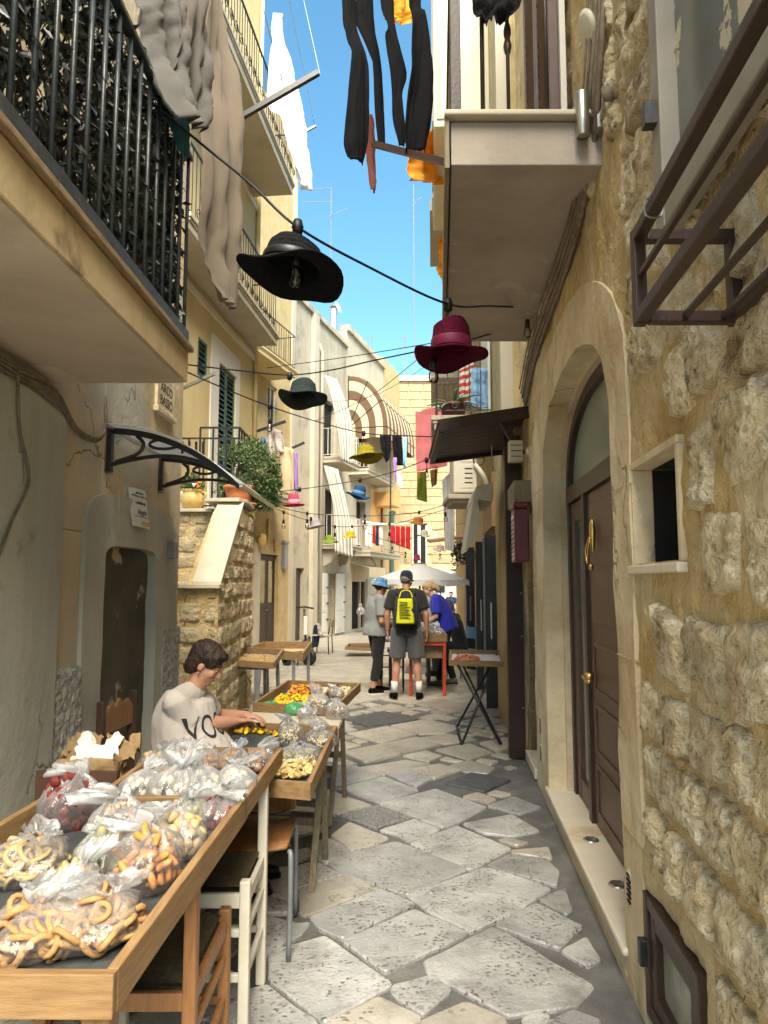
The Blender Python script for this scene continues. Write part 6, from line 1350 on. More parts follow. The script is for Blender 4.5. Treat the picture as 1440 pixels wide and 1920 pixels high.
tray('pine tray of orange and yellow pasta with a divider', Z(-.88, 4.93, .79), Z(-.33, 4.74, .79), Z(-.20, 5.85, .79), Z(-.80, 6.03, .79), h=.07, t=.02, divider=.7)
bd = th('work_board', 'pale wooden board where the seated woman shapes pasta', 'board', Z(-.6, 4.65, .72))
b = MB(); b.hexa([Z(-.95, 4.49, .705), Z(-.28, 4.36, .705), Z(-.27, 4.76, .705), Z(-.90, 4.92, .705), Z(-.95, 4.49, .727), Z(-.28, 4.36, .727), Z(-.27, 4.76, .727), Z(-.90, 4.92, .727)]); b.build('board', m_coping, bd, bev=.003)
b = MB(); b.bar(Z(-.285, 4.36, .69), Z(-.275, 4.76, .69), .03, .07); b.build('edge', m_greywood, bd)
tray('pine tray of small dry pasta on grey legs by the stone staircase', P(425, 1236, 7.9), P(512, 1242, 7.8), P(530, 1217, 8.5), P(440, 1213, 8.6), m_oldwood, .07, .025)
tray('yellowish pine tray farther off beside the trolley', P(470, 1213, 9.4), P(567, 1224, 9.3), P(582, 1203, 10.1), P(495, 1203, 10.1), m_pine, .11, .03, M('pale_board', (.6, .45, .22), None))
tray('tray with red pasta on the crossed black legs', P(843, 1237, 7.5), P(943, 1240, 7.45), P(936, 1219, 8.1), P(845, 1218, 8.1), m_pine, .06, .02, M('white_paper_lining', (.72, .72, .72), None))
tray('tray of bagged biscuits on the red legged table', Z(.37, 10.2, .86), Z(.88, 10.2, .86), Z(.92, 11.0, .86), Z(.40, 11.0, .86), m_pine, .10, .03)
tray('dark empty tray lying low by the far doorway', P(648, 1212, 16.5), P(700, 1214, 16.5), P(700, 1206, 17.5), P(655, 1206, 17.5), m_oldwood, .08, .03)
def legs(name, label, cat, tops, feet, mat, r, grp=None, cross=(), square=False, extra=()):
    o = th(name, label, cat, V(feet[0]), 0, grp)
    for a, c in zip(tops, feet):
        b = MB(); b.bar(a, c, r * 2, r * 2, (0, 1, .01)) if square else b.tube([a, c], r, 10); b.build('leg', mat, o, not square, bev=.004 if square else 0)
    for a, c in cross:
        b = MB(); b.bar(a, c, r * 1.4, r * 2.4) if square else b.tube([a, c], r * .9, 8); b.build('cross_bar', mat, o, not square)
    return o
T = lambda a, c, t: V(a).lerp(V(c), t)
legs('trestle', 'weathered wooden trestle under the orange pasta tray', 'trestle', [Z(-.30, 5.15, .715), Z(-.31, 5.13, .715), Z(-.86, 5.28, .715), Z(-.86, 5.28, .715)], [Z(-.295, 5.50, 0), Z(-.36, 4.86, 0), Z(-.90, 5.6, 0), Z(-.93, 5.0, 0)], m_greywood, .017, None, [(Z(-.31, 5.32, .35), Z(-.88, 5.45, .35)), (Z(-.345, 5.0, .33), Z(-.9, 5.13, .33)), (Z(-.27, 5.14, .70), Z(-.9, 5.29, .70))], True)
legs('trestle', 'weathered wooden trestle under the low pasta shell tray', 'trestle', [Z(-.335, 4.02, .665), Z(-.335, 4.0, .665), Z(-.9, 4.12, .665), Z(-.9, 4.12, .665)], [Z(-.34, 4.30, 0), Z(-.378, 3.86, 0), Z(-.93, 4.45, 0), Z(-.95, 3.98, 0)], m_greywood, .017, None, [(Z(-.34, 4.14, .36), Z(-.92, 4.28, .36)), (Z(-.36, 3.93, .33), Z(-.93, 4.05, .33)), (Z(-.31, 4.0, .652), Z(-.93, 4.13, .652))], True)
legs('metal_stand', 'grey tube stand under the dry pasta tray by the staircase', 'stand', [P(432, 1252, 7.95), P(487, 1250, 7.85), P(497, 1245, 8.4), P(520, 1240, 8.4)], [Z(-1.72, 8.0, 0), Z(-1.40, 7.85, 0), Z(-1.38, 8.45, 0), Z(-1.22, 8.45, 0)], m_greytube, .02, None, [(P(428, 1250, 7.95), P(500, 1252, 7.85)), (P(500, 1252, 7.85), P(522, 1238, 8.42))], True)
legs('metal_stand', 'grey tube stand under the far yellowish pine tray', 'stand', [P(551, 1224, 9.35), P(578, 1220, 9.9), P(480, 1232, 9.4), P(500, 1226, 10)], [Z(-1.17, 9.35, 0), Z(-1.04, 9.95, 0), Z(-1.66, 9.4, 0), Z(-1.6, 10, 0)], m_greytube, .02, None, [(P(530, 1228, 9.35), P(578, 1222, 9.9))], True)
legs('folding_legs', 'crossed black folding legs under the red pasta tray', 'stand', [P(856, 1243, 7.5), P(928, 1243, 7.5), P(858, 1226, 8.05), P(932, 1226, 8.05)], [Z(1.156, 7.2, 0), Z(.765, 7.2, 0), Z(1.20, 8.0, 0), Z(.80, 8.05, 0)], m_black, .013, None, [(Z(1.156, 7.2, .02), Z(1.20, 8.0, .02)), (Z(.765, 7.2, .02), Z(.80, 8.05, .02))])
legs('red_table', 'table with bright red painted legs holding bagged biscuits', 'table', [Z(.385, 10.22, .76), Z(.86, 10.22, .76), Z(.41, 10.95, .76), Z(.90, 10.95, .76)], [Z(.375, 10.25, 0), Z(.852, 10.25, 0), Z(.41, 10.98, 0), Z(.90, 10.98, 0)], m_red, .022, None, [(Z(.38, 10.22, .735), Z(.865, 10.22, .735)), (Z(.385, 10.22, .735), Z(.41, 10.95, .735)), (Z(.862, 10.22, .735), Z(.9, 10.95, .735))], True)
tag_b = MB(); tag_b.bx((.42, 10.3, .52), (.84, 10.9, .70)); tag(tag_b.build('crate', m_oldwood, None, bev=.01), 'brown crate on the shelf below the red legged table', 'crate')
bn = th('dark_bench', 'low dark wooden bench behind the red legged table', 'bench', Z(.35, 11.4, 0))
b = MB(); b.bx((.05, 11.2, .52), (.75, 11.6, .56)); b.build('seat', m_chairdark, bn)
for x in (.1, .7):
    for y in (11.25, 11.55):
        b = MB(); b.bx((x - .025, y - .025, 0), (x + .025, y + .025, .52)); b.build('leg', m_chairdark, bn)
    b = MB(); b.bx((x - .02, 11.27, .2), (x + .02, 11.53, .24)); b.build('stretcher', m_chairdark, bn)
st2 = th('metal_stool', 'thin black metal stool partly behind the person in grey', 'stool', P(715, 1290, 10.9))
for k, (px, dx) in enumerate(((716, 0), (757, .0))):
    q = G(px, 1298); b = MB(); b.tube([V((q.x, 10.7, 0)), V((q.x, 10.7, .72))], .012, 6); b.build('leg', m_black, st2)
    b = MB(); b.tube([V((q.x, 11.1, 0)), V((q.x, 11.1, .72))], .012, 6); b.build('leg', m_black, st2)
for z_ in (.35, .52): b = MB(); b.tube([V((-.03, 10.7, z_)), V((.27, 10.7, z_))], .009, 6); b.build('stretcher', m_black, st2)
b = MB(); b.bx((-.05, 10.66, .72), (.29, 11.14, .75)); b.build('seat', Mstripe('red_white_check_cloth', (.75, .7, .66), (.5, .04, .05), 0, 8), st2)
# chairs that carry the front trays
def ladder_chair(label, x0, x1, y0, y1, seat, back, mat, seatmat, ladder=True, grp=None):
    """posts at the four corners, rush seat, stretchers; the two posts at x1 rise to 'back' heights"""
    o = th('wooden_chair', label, 'chair', Z((x0 + x1) / 2, (y0 + y1) / 2, 0), 0, grp); r = .019
    for x, y, h_ in ((x0, y0, seat + .03), (x0, y1, seat + .03), (x1, y0, back[0]), (x1, y1, back[1])):
        b = MB(); b.bx((x - r, y - r, 0), (x + r, y + r, h_)); b.build('leg', mat, o, bev=.006)
    b = MB(); b.grid(lambda u, v: Z(x0 + .01 + (x1 - x0 - .02) * u, y0 + .01 + (y1 - y0 - .02) * v, seat + .012 - .02 * math.sin(u * math.pi) * math.sin(v * math.pi) + .002 * math.sin(u * 90)), 40, 20); b.grid(lambda u, v: Z(x0 + .01 + (x1 - x0 - .02) * u, y0 + .01 + (y1 - y0 - .02) * v, seat - .012), 6, 6); b.build('seat', seatmat, o, True)
    for (ax, ay, bx_, by) in ((x0, y0, x1, y0), (x1, y0, x1, y1), (x1, y1, x0, y1), (x0, y1, x0, y0)):
        for z_, hh in ((seat - .03, .05), (seat * .42, .028), (seat * .72, .026) if ladder else (seat * .42, .027)):
            b = MB(); b.bar(Z(ax, ay, z_), Z(bx_, by, z_), .02, hh); b.build('stretcher', mat, o, bev=.004)
    if ladder:
        for f_ in (.45, .8):
            z_ = seat + (max(back) - seat) * f_
    return o
ladder_chair('chipped white painted chair with dark rush seat under the nut tray', -.92, -.495, 2.66, 3.02, .50, (.54, .78), m_whitepaint, m_straw)
ladder_chair('brown varnished chair with rush seat under the front tray', -.96, -.545, 2.12, 2.56, .46, (.755, .49), m_chairwood, m_straw)
pc = th('school_chair', 'plywood chair with grey tube legs standing under the low pasta tray', 'chair', Z(-.62, 3.4, 0))
b = MB(); b.tube(catmull([Z(-.405, 3.18, .0), Z(-.40, 3.18, .40), Z(-.41, 3.2, .44)], 4), .0115, 10); b.build('leg', m_greytube, pc, True)
b = MB(); b.tube(catmull([Z(-.43, 3.61, .0), Z(-.428, 3.58, .40), Z(-.43, 3.54, .44), Z(-.50, 3.5, .45)], 4), .0115, 10); b.build('leg', m_greytube, pc, True)
for y_ in (3.18, 3.58):
    b = MB(); b.tube([Z(-.82, y_, 0), Z(-.80, y_, .43)], .0115, 10); b.build('leg', m_greytube, pc, True)
b = MB(); b.grid(lambda u, v: Z(-.84 + .42 * u, 3.18 + .4 * v, .45 + .02 * (2 * u - 1) ** 2), 10, 4); o = b.build('seat', m_chairwood, pc, True); o.modifiers.new('t', 'SOLIDIFY').thickness = .012
b = MB(); b.grid(lambda u, v: Z(-.83 + .40 * u, 3.60 + .05 * math.sin(u * math.pi), .50 + .2 * v - .03 * math.sin(u * math.pi) * (1 - v)), 14, 6); o = b.build('backrest', m_chairwood, pc, True); o.modifiers.new('t', 'SOLIDIFY').thickness = .012
for x in (-1.22, -.585):
    b = MB(); b.bx((x - .03, 1.53, 0), (x + .03, 1.59, .745)); tag(b.build('table_leg', m_chairwood, None, bev=.006), 'square brown table leg below the near end of the front tray, ' + ('wall side' if x < -1 else 'street side'), 'table leg')
b = MB(); b.bx((-1.3, 3.3, .28), (-.9, 4.9, .32)); tag(b.build('plank', m_oldwood, None), 'low plank under the pasta trays', 'plank')
sb = th('side_bench', 'small wooden bench holding the paper bag behind the front tray', 'bench', Z(-1.3, 3.0, 0))
b = MB(); b.bx((-1.36, 2.9, .70), (-1.06, 3.35, .73)); b.build('top', m_chairdark, sb)
for x in (-1.33, -1.1):
    for y in (2.94, 3.3): b = MB(); b.bx((x - .02, y - .02, 0), (x + .02, y + .02, .70)); b.build('leg', m_chairdark, sb)
b = MB(); b.bx((-1.37, 2.88, .73), (-1.05, 2.9, .86)); b.build('board', m_chairdark, sb)
kb = th('paper_bag', 'open brown paper shopping bag stuffed with white paper', 'bag', Z(-1.22, 3.05, .73))
def kbf(u, v):
    g = u * 2 * math.pi; x, y = math.cos(g), math.sin(g); e = max(abs(x), abs(y)) ** .75
    j = .02 * fr((x * 2, y * 2, v * 3))
    return Z(-1.22 + (.12 + j) * x / e, 3.08 + (.10 + j) * y / e, .732 + .15 * v + .02 * nz((x * 3, y * 3, 1)) * v)
b = MB(); b.grid(kbf, 40, 14); o = b.build('sack', m_kraft, kb, True); o.modifiers.new('t', 'SOLIDIFY').thickness = .002
for k, (x, y, s_, m_) in enumerate(((-1.20, 3.05, .09, m_paper), (-1.12, 3.10, .07, m_kraft), (-1.28, 3.1, .07, m_kraft))):
    b = MB(); b.grid(lambda u, v: Z(x + (u - .5) * s_ * 2 + .02 * fr((u * 4, v * 4, k)), y + (v - .5) * s_ * 1.2, .86 + .08 * v + .05 * fr((u * 3, v * 3, k + 5))), 14, 10); o = b.build('crumpled_paper', m_, kb, False); o.modifiers.new('t', 'SOLIDIFY').thickness = .001
tlabel(kb, 'lettering', 'Co', .05, m_paper, Z(-1.17, 2.965, .79), (1, 0, 0), (0, 0, 1), .0005)

# ------------------------------------------------------------------ food: pieces, bags, loose pasta
def piece(kind, sd):
    r = random.Random(sd); b = MB(); ox = V((r.random() * 50,) * 3)
    if kind == 'ring':
        n, m_ = 14, 6; vs = []; ea, eb, tw = r.uniform(.85, 1.25), r.uniform(.75, 1.0), r.uniform(.26, .34)
        for i in range(n):
            g = 2 * math.pi * i / n; c = V((ea * math.cos(g), eb * math.sin(g), .12 * math.sin(2 * g + sd)))
            for k in range(m_):
                h = 2 * math.pi * k / m_; rr_ = tw * (1 + .25 * nz(V((g * 2, sd, k)))); vs.append(c + V((math.cos(g) * math.cos(h), math.sin(g) * math.cos(h), math.sin(h))) * rr_)
        b.add(vs, [(i * m_ + k, i * m_ + (k + 1) % m_, ((i + 1) % n) * m_ + (k + 1) % m_, ((i + 1) % n) * m_ + k) for i in range(n) for k in range(m_)])
    elif kind == 'stick':
        pts = [V((-1 + 2 * t, .35 * math.sin(t * 3 + sd), .1 * math.sin(t * 5))) for t in [k / 6 for k in range(7)]]; b.tube(pts, [.16, .26, .3, .31, .3, .25, .15], 7)
    elif kind == 'finger':
        pts = [V((-1 + 2 * t, .3 * math.sin(t * 2.6 + sd), .12 * math.sin(t * 4 + sd))) for t in [k / 6 for k in range(7)]]; b.tube(pts, [.22, .40, .44, .42, .44, .38, .2], 8)
    elif kind == 'shell':
        b.grid(lambda u, v: V(((u - .5) * 1.7, (v - .5) * 1.3 * (1 - .5 * (2 * u - 1) ** 2), .55 - .9 * (1 - (2 * v - 1) ** 2) * .9 * (1 - .5 * (2 * u - 1) ** 2))), 5, 5)
    elif kind == 'ear':
        b.lathe([(.03, .55), (.45, .45), (.85, .05), (1.0, -.25), (.8, -.2)], 8)
    else:
        b.ell((0, 0, 0), (1, .8, .65), None, 9, 6)
        b.v = [q * (1 + .28 * nz(q * 1.4 + ox)) for q in b.v]
    return b
PM = {}
def pmesh(kind, i, mat):
    key = (kind, i, mat.name)
    if key not in PM:
        me = piece(kind, i).mesh('piece')
        for q in me.polygons: q.use_smooth = True
        me.materials.append(mat); PM[key] = me
    return PM[key]
def bagfilm(c, r, h, sd, lean=(0, 0), sq=1.0, neck=.62):
    """crumpled clear bag: bulging body, pinched neck, untidy drooping tuft"""
    q_ = random.Random(int(sd * 977)); tf = q_.uniform(.45, .95); tw = q_.uniform(.8, 1.6); dr = q_.uniform(0, 6.28); dp = q_.uniform(.2, 1.1)
    prof = [(.05, .0), (.55, .0), (.80, .015), (.98, .09), (1.04, .20), (1.0, .31), (.90, .41), (.74, .49), (.55, .55), (.36, .595), (.20, neck), (.15, neck + .02), (.19, .67), (.27, .74), (.35, .81), (.41, .88), (.45, .94), (.46, 1.0)]
    n = 64; vs = []
    for j, (rr_, z_) in enumerate(prof):
        tuft = z_ > neck + .02; zz0 = neck + (z_ - neck) * tf if tuft else z_
        for k in range(n):
            g = 2 * math.pi * k / n; cg, sg = math.cos(g), math.sin(g)
            cr = .16 * noise.noise(V((cg * 1.6, sg * 1.6, z_ * 2 + sd))) + .07 * noise.noise(V((cg * 5, sg * 5, z_ * 7 + sd)))
            am = min(1, max(0, (z_ - .2) / .25)); cr += am * (.34 * (abs(noise.noise(V((cg * 4.2, sg * 4.2, z_ * 1.2 + sd)))) - .22) + .20 * (abs(noise.noise(V((cg * 9, sg * 9, z_ * 3 + sd)))) - .2))
            if tuft: cr += .45 * math.sin(g * 2 + sd) * (z_ - neck) * 2 + .3 * noise.noise(V((cg * 2, sg * 2, sd + 7)))
            R_ = r * rr_ * (tw if tuft else 1) * (1 + cr); zz = h * zz0 * (1 + (.22 * noise.noise(V((cg * 2.2, sg * 2.2, sd + z_))) if z_ > .3 else 0))
            t = max(0, z_ - .3); t2 = max(0, z_ - neck) ** 1.5 * dp * h * 1.6
            vs.append(V(c) + V((R_ * cg + lean[0] * t * h + t2 * math.cos(dr), R_ * sg * sq + lean[1] * t * h + t2 * math.sin(dr), max(.002, zz - t2 * .55))))
    m_ = len(prof)
    b = MB(); b.add(vs, [(i * n + k, i * n + (k + 1) % n, (i + 1) * n + (k + 1) % n, (i + 1) * n + k) for i in range(m_ - 1) for k in range(n)])
    return b, n, m_, prof
def bag(label, c, r, h, kind, mat, n, psz, film=m_film, lean=(0, 0), single=True, grp='clear bags of food on the stall trays', sq=1.0, name='food_bag', fill=.62):
    c = V(c); t = th(name, label, 'bag', c, 0, grp); sd = random.random() * 90; rr_ = random.Random(int(sd * 1000))
    h *= .88; b, nn, m_, prof = bagfilm(c, r, h, sd, lean, sq)
    o = b.build('film', film, t, True, fix=False); uvset(o.data, lambda i: ((i % nn) / nn, max(0, min(1, (prof[i // nn][1] - .30) / .6))))
    acc = MB(); pts = []
    for k in range(n):
        for _ in range(20):
            p = V((rr_.uniform(-1, 1), rr_.uniform(-1, 1), 0)); 
            if p.length > .93: continue
            zmax = fill * h * (1 - .55 * p.length ** 2); p = V((p.x * r * .9, p.y * r * .9 * sq, psz * .5 + rr_.random() ** .8 * max(zmax - psz, .002)))
            if all((p - q).length > psz * .85 for q in pts): break
        else: continue
        pts.append(p)
        if single:
            me = pmesh(kind, rr_.randrange(4), mat); q = bpy.data.objects.new('piece', me); C.objects.link(q); q.parent = t; q.location = p
            q.rotation_euler = (rr_.uniform(-.9, .9), rr_.uniform(-.9, .9), rr_.uniform(0, 6.3)) if kind != 'lump' else (rr_.uniform(0, 6), rr_.uniform(0, 6), rr_.uniform(0, 6)); q.scale = (psz * rr_.uniform(.9, 1.15),) * 3
        else:
            pc_ = piece(kind, rr_.randrange(4)); mt = Matrix.LocRotScale(c + p, Euler((rr_.uniform(0, 6), rr_.uniform(0, 6), rr_.uniform(0, 6))), V((psz,) * 3)); acc.add([mt @ v for v in pc_.v], pc_.f)
    if not single: stuff(acc.build('filling', mat, t, True, fix=False))
    return t
m_tar = M('baked_biscuit', (.34, .175, .06), (.50, .30, .12), 9, .6, .3, 60, rnd=.12); m_tarp = M('pale_biscuit', (.42, .29, .135), (.56, .41, .22), 9, .6, .3, 60, rnd=.1)
m_dtom = M('dried_tomato', (.13, .018, .012), (.24, .04, .025), 12, .4, .4, 60, rnd=.2); m_grn = M('green_olive_biscuit', (.24, .24, .11), (.34, .33, .17), 9, .6, .3, 60, rnd=.1)
m_orb = M('orange_biscuit', (.54, .20, .04), (.64, .29, .075), 9, .45, .2, 60, rnd=.1); m_pinkb = M('pinkish_biscuit', (.58, .33, .22), (.66, .42, .3), 9, .6, .2, 60, rnd=.1); m_nut = M('brown_nut', (.22, .11, .055), (.40, .24, .13), 14, .5, .4, 50, rnd=.25); m_sug = M('glazed_white', (.62, .52, .40), (.74, .68, .58), 9, .5, rnd=.05)
m_py = M('yellow_pasta', (.66, .50, .20), (.75, .60, .30), 9, .6, rnd=.06); m_pyel = M('saffron_pasta', (.80, .52, .015), (.86, .60, .03), 9, .6); m_por = M('orange_pasta', (.80, .27, .02), (.86, .34, .04), 9, .6); m_pgr = M('green_dough', (.05, .30, .10), (.08, .38, .14), 9, .6); m_ppale = M('pale_pasta', (.66, .54, .30), (.74, .63, .40), 9, .6); m_pred = M('red_pasta', (.62, .14, .08), (.7, .3, .16), 30, .6); m_pbr = M('brown_pasta', (.40, .25, .10), (.56, .40, .2), 30, .7)
zb = .755
def Gt(px, py, z=.77): return G(px, py, z)
specs = [('clear bag of big ring biscuits at the near rim of the front tray', (62, 1775), .115, .17, 'ring', m_tar, 34, .025, m_film, (.2, .3)), ('clear bag of ring biscuits spilling beside the rim of the front tray', (170, 1760), .115, .18, 'ring', m_tar, 36, .025, m_film, (.6, .5)),
    ('clear bag of pale ring biscuits along the wall side of the front tray', (45, 1645), .11, .19, 'ring', m_tarp, 34, .023, m_film, (.5, .2)), ('clear bag of dark dried tomatoes in the front tray', (125, 1548), .10, .30, 'lump', m_dtom, 34, .022, m_filmw, (.35, .2)),
    ('clear bag of greenish biscuits in the middle of the front tray', (197, 1645), .085, .22, 'lump', m_grn, 30, .02, m_film, (-.3, .4)), ('clear bag of glossy orange biscuits by the street rim of the front tray', (272, 1660), .10, .26, 'finger', m_orb, 36, .021, m_film, (-.1, .3)),
    ('clear bag of pinkish biscuits behind the greenish ones', (225, 1585), .09, .24, 'finger', m_pinkb, 30, .019, m_filmw, (-.3, .5)), ('clear bag of tan biscuits beside the street rim of the front tray', (335, 1603), .085, .24, 'lump', m_tarp, 30, .02, m_filmw, (-.5, .3)),
    ('small tied bag of tan crumbs between the ring biscuits', (135, 1690), .07, .17, 'lump', m_tarp, 26, .014, m_film, (.6, .4)), ('clear bag of dark red fruit at the far rim of the front tray', (405, 1548), .075, .17, 'lump', m_dtom, 26, .018, m_filmw, (.3, .3)), ('clear bag of small greenish biscuits near the dark red fruit', (352, 1556), .07, .20, 'lump', m_grn, 24, .016, m_filmw, (.1, .2))]
random.seed(33)
for lb_, (px, py), r_, h_, kd, mt, n_, ps, fl_, ln_ in specs: bag(lb_, Gt(px, py), r_, h_, kd, mt, int(n_ * 1.8), ps * 1.05, fl_, ln_, fill=.7)
specs = [('cloudy white tied bag at the corner of the nut tray near the paper bag', (262, 1500), .08, .20, 'lump', m_sug, 26, .018), ('cloudy white tied bag on the nut tray, tall tuft', (322, 1507), .085, .24, 'lump', m_sug, 26, .018), ('cloudy white tied bag in the middle of the nut tray', (378, 1500), .085, .22, 'lump', m_sug, 26, .018), ('cloudy white tied bag by the street rim of the nut tray', (440, 1492), .08, .21, 'lump', m_sug, 26, .018), ('cloudy tied bag of amber biscuits in the nut tray', (300, 1475), .07, .14, 'lump', m_tar, 20, .018), ('cloudy white bag lying across the seam of the two trays', (420, 1518), .07, .16, 'lump', m_sug, 20, .018)]
for lb_, (px, py), r_, h_, kd, mt, n_, ps in specs: bag(lb_, Gt(px, py, .79), r_, h_, kd, mt, n_, ps, m_filmw, (random.uniform(-.4, .4), random.uniform(-.2, .4)), single=False)
for k, (px, mt, lb_) in enumerate(((292, m_tarp, 'clear bag of pale almonds nearest the seated woman'), (338, m_pinkb, 'clear bag of pinkish nuts beside the almonds'), (385, m_nut, 'clear bag of brown nuts in the middle of the nut row'), (432, m_nut, 'clear bag of dark brown nuts next to last in the row'), (482, m_nut, 'clear bag of dark brown nuts at the street end of the row'))):
    bag(lb_, Gt(px, 1447 - k, .79), .082, .15, 'lump', mt, 34, .019, m_film, (.2, .7), fill=.72)
specs = [('clear bag of yellow pasta curls lying in the low tray', (560, 1428), .115, .15, 'stick', m_py, 60, .013, m_film, (.1, .5)), ('clear bag of yellow pasta strands at the street rim', (602, 1398), .09, .16, 'stick', m_py, 50, .012, m_film, (-.2, .4)), ('tall clear bag of pale short pasta in the low tray', (545, 1396), .075, .24, 'lump', m_ppale, 50, .010, m_film, (-.2, .2)), ('clear bag of yellow pasta behind the curls', (585, 1375), .085, .20, 'stick', m_py, 50, .012, m_film, (-.1, .2))]
for lb_, (px, py), r_, h_, kd, mt, n_, ps, fl_, ln_ in specs: bag(lb_, Gt(px, py, .685), r_, h_, kd, mt, n_, ps, fl_, ln_, single=False)
specs = [('tall white tied bag on the work board', (598, 1338), .085, .24, 'lump', m_py, 40, .012, .735), ('clear bag of mixed spiced pasta beside the white tied bag', (632, 1345), .075, .18, 'stick', m_pbr, 40, .012, .735), ('clear bag of reddish pasta by the green dough', (575, 1345), .06, .12, 'lump', m_pinkb, 30, .012, .735), ('clear bag of dark mixed beans in the orange pasta tray', (632, 1312), .06, .16, 'lump', m_nut, 40, .011, .735)]
for lb_, (px, py), r_, h_, kd, mt, n_, ps, z_ in specs: bag(lb_, Gt(px, py, z_), r_, h_, kd, mt, n_, ps, m_filmw, (-.15, .1), single=False)
for k in range(7):
    x, y = .45 + (k % 4) * .12, 10.35 + (k // 4) * .3; bag(['white tufted bag first on the red legged table', 'white tufted bag second on the red legged table', 'white tufted bag third on the red legged table', 'white tufted bag fourth on the red legged table', 'white tufted bag behind, first on the red legged table', 'white tufted bag behind, second on the red legged table', 'white tufted bag behind, third on the red legged table'][k], (x, y, .78), .085, .3, 'lump', m_nut if k % 2 else m_tar, 26, .022, m_filmw, (random.uniform(-.3, .3), 0), single=False, grp='bags on the red legged table')
def loose(label, quad, z, n, kind, mat, psz, pile=.02, sd=0):
    """loose pasta spread over a quad of tray floor: far too many to count"""
    r_ = random.Random(sd); acc = MB(); vs = [piece(kind, i) for i in range(4)]
    for k in range(n):
        u, v = r_.random(), r_.random(); p = V(quad[0]).lerp(V(quad[1]), u).lerp(V(quad[3]).lerp(V(quad[2]), u), v)
        e = min(u, 1 - u, v, 1 - v) * 2 + .15; p.z = (p.z if z is None else z) + psz * .5 + r_.random() * pile * e
        mt = Matrix.LocRotScale(p, Euler((r_.uniform(-.8, .8), r_.uniform(-.8, .8), r_.uniform(0, 6.3))), V((psz * r_.uniform(.85, 1.15),) * 3)); pc_ = r_.choice(vs); acc.add([mt @ q for q in pc_.v], pc_.f)
    o = acc.build('loose_pasta', mat, None, True, fix=False); tag(o, label, 'pasta', 'loose pasta drying in the trays'); return stuff(o)
loose('bright yellow pasta shells scattered in the low tray before the woman', [G(440, 1378, .69), G(520, 1382, .69), G(525, 1366, .69), G(452, 1364, .69)], .69, 90, 'shell', m_pyel, .018, .02, 1)
loose('pale pasta shells heaped at the near end of the low tray', [G(508, 1460, .69), G(572, 1462, .69), G(590, 1432, .69), G(520, 1432, .69)], .685, 110, 'shell', m_py, .021, .03, 2)
loose('orange ear pasta heaped in the divided tray', [G(532, 1314, .74), G(590, 1318, .74), G(600, 1288, .74), G(548, 1286, .74)], .735, 190, 'ear', m_por, .015, .05, 3)
loose('bright yellow ear pasta in front of the orange heap', [G(512, 1318, .74), G(575, 1326, .74), G(588, 1310, .74), G(525, 1303, .74)], .735, 150, 'ear', m_pyel, .015, .04, 4)
loose('pale ear pasta between orange heap and divider', [G(590, 1312, .74), G(615, 1312, .74), G(620, 1292, .74), G(602, 1290, .74)], .735, 70, 'ear', m_ppale, .015, .03, 5)
loose('pale ear pasta beyond the divider', [G(628, 1310, .74), G(655, 1304, .74), G(662, 1288, .74), G(635, 1286, .74)], .735, 110, 'ear', m_ppale, .015, .03, 6)
loose('few green ear pasta in the near corner of the divided tray', [G(495, 1322, .74), G(520, 1322, .74), G(522, 1316, .74), G(500, 1316, .74)], .735, 8, 'ear', m_pgr, .018, .0, 7)
tq = [P(438, 1234, 8.05), P(508, 1238, 7.95), P(520, 1222, 8.4), P(445, 1219, 8.45)]
loose('small brown dry pasta covering the tray by the staircase', [q - V((0, 0, .05)) for q in tq], None, 900, 'stick', m_pbr, .015, .01, 8)
loose('scattering of dark dry pasta in the far yellowish tray', [P(505, 1214, 9.5), P(550, 1217, 9.5), P(562, 1209, 9.9), P(512, 1208, 9.9)], None, 60, 'stick', m_nut, .015, .01, 9)
loose('red pasta heap on white paper on the folding tray', [P(850, 1236, 7.6), P(900, 1237, 7.55), P(897, 1224, 7.9), P(856, 1223, 7.95)], P(870, 1232, 7.7).z - .03, 110, 'ear', m_pred, .017, .05, 10)
b = MB(); q = G(551, 1340, .727); b.ell(q + V((0, 0, .035)), (.07, .06, .045), None, 20, 12); b.v = [p + V((0, 0, 0)) + (p - q) * .12 * nz(p * 14) for p in b.v]; tag(b.build('dough_lump', M('green_dough_wrapped', (.05, .26, .09), (.09, .36, .15), 20, .25, .4, 60, spec=.7), None, True), 'wrapped lump of green pasta dough on the work board', 'dough')

# ------------------------------------------------------------------ street things farther off
um = th('market_umbrella', 'white market umbrella on a thin dark pole above the customers', 'umbrella', (P(787, 1100, 13).x, 13, gz(13)))
ux = P(787, 1100, 13).x; top = P(784, 1057, 13); rim = P(784, 1088, 13).z; ur = .93; n = 8
b = MB(); nu, nv = 48, 8
def ufn(u, v):
    g = u * 2 * math.pi + .35; k = abs(((u * n) % 1) - .5) * 2
    r_ = ur * v * (1 - .05 * (1 - k) * v); return V((ux + r_ * math.cos(g), 13 + r_ * math.sin(g), top.z - (top.z - rim) * v ** 1.15 + .02 * (1 - k) * v * 0 - .03 * v * (1 - k) * (v < .9)))
b.grid(ufn, nu, nv); cvs = b.build('canopy', m_tentw, um, True)
b = MB(); b.grid(lambda u, v: ufn(u, 1) + V((0, 0, -.09 * v - .02 * math.sin(u * 50))), nu, 2); b.build('valance', m_tentw, um)
b = MB(); b.tube([(ux, 13, gz(13)), (ux, 13, top.z + .02)], .018, 8); b.build('pole', m_black, um)
for k in range(n):
    g = .35 + 2 * math.pi * k / n; b = MB(); b.tube([V((ux, 13, top.z - .03)), V((ux + ur * math.cos(g), 13 + ur * math.sin(g), rim - .01))], .008, 5); b.build('rib', m_black, um)
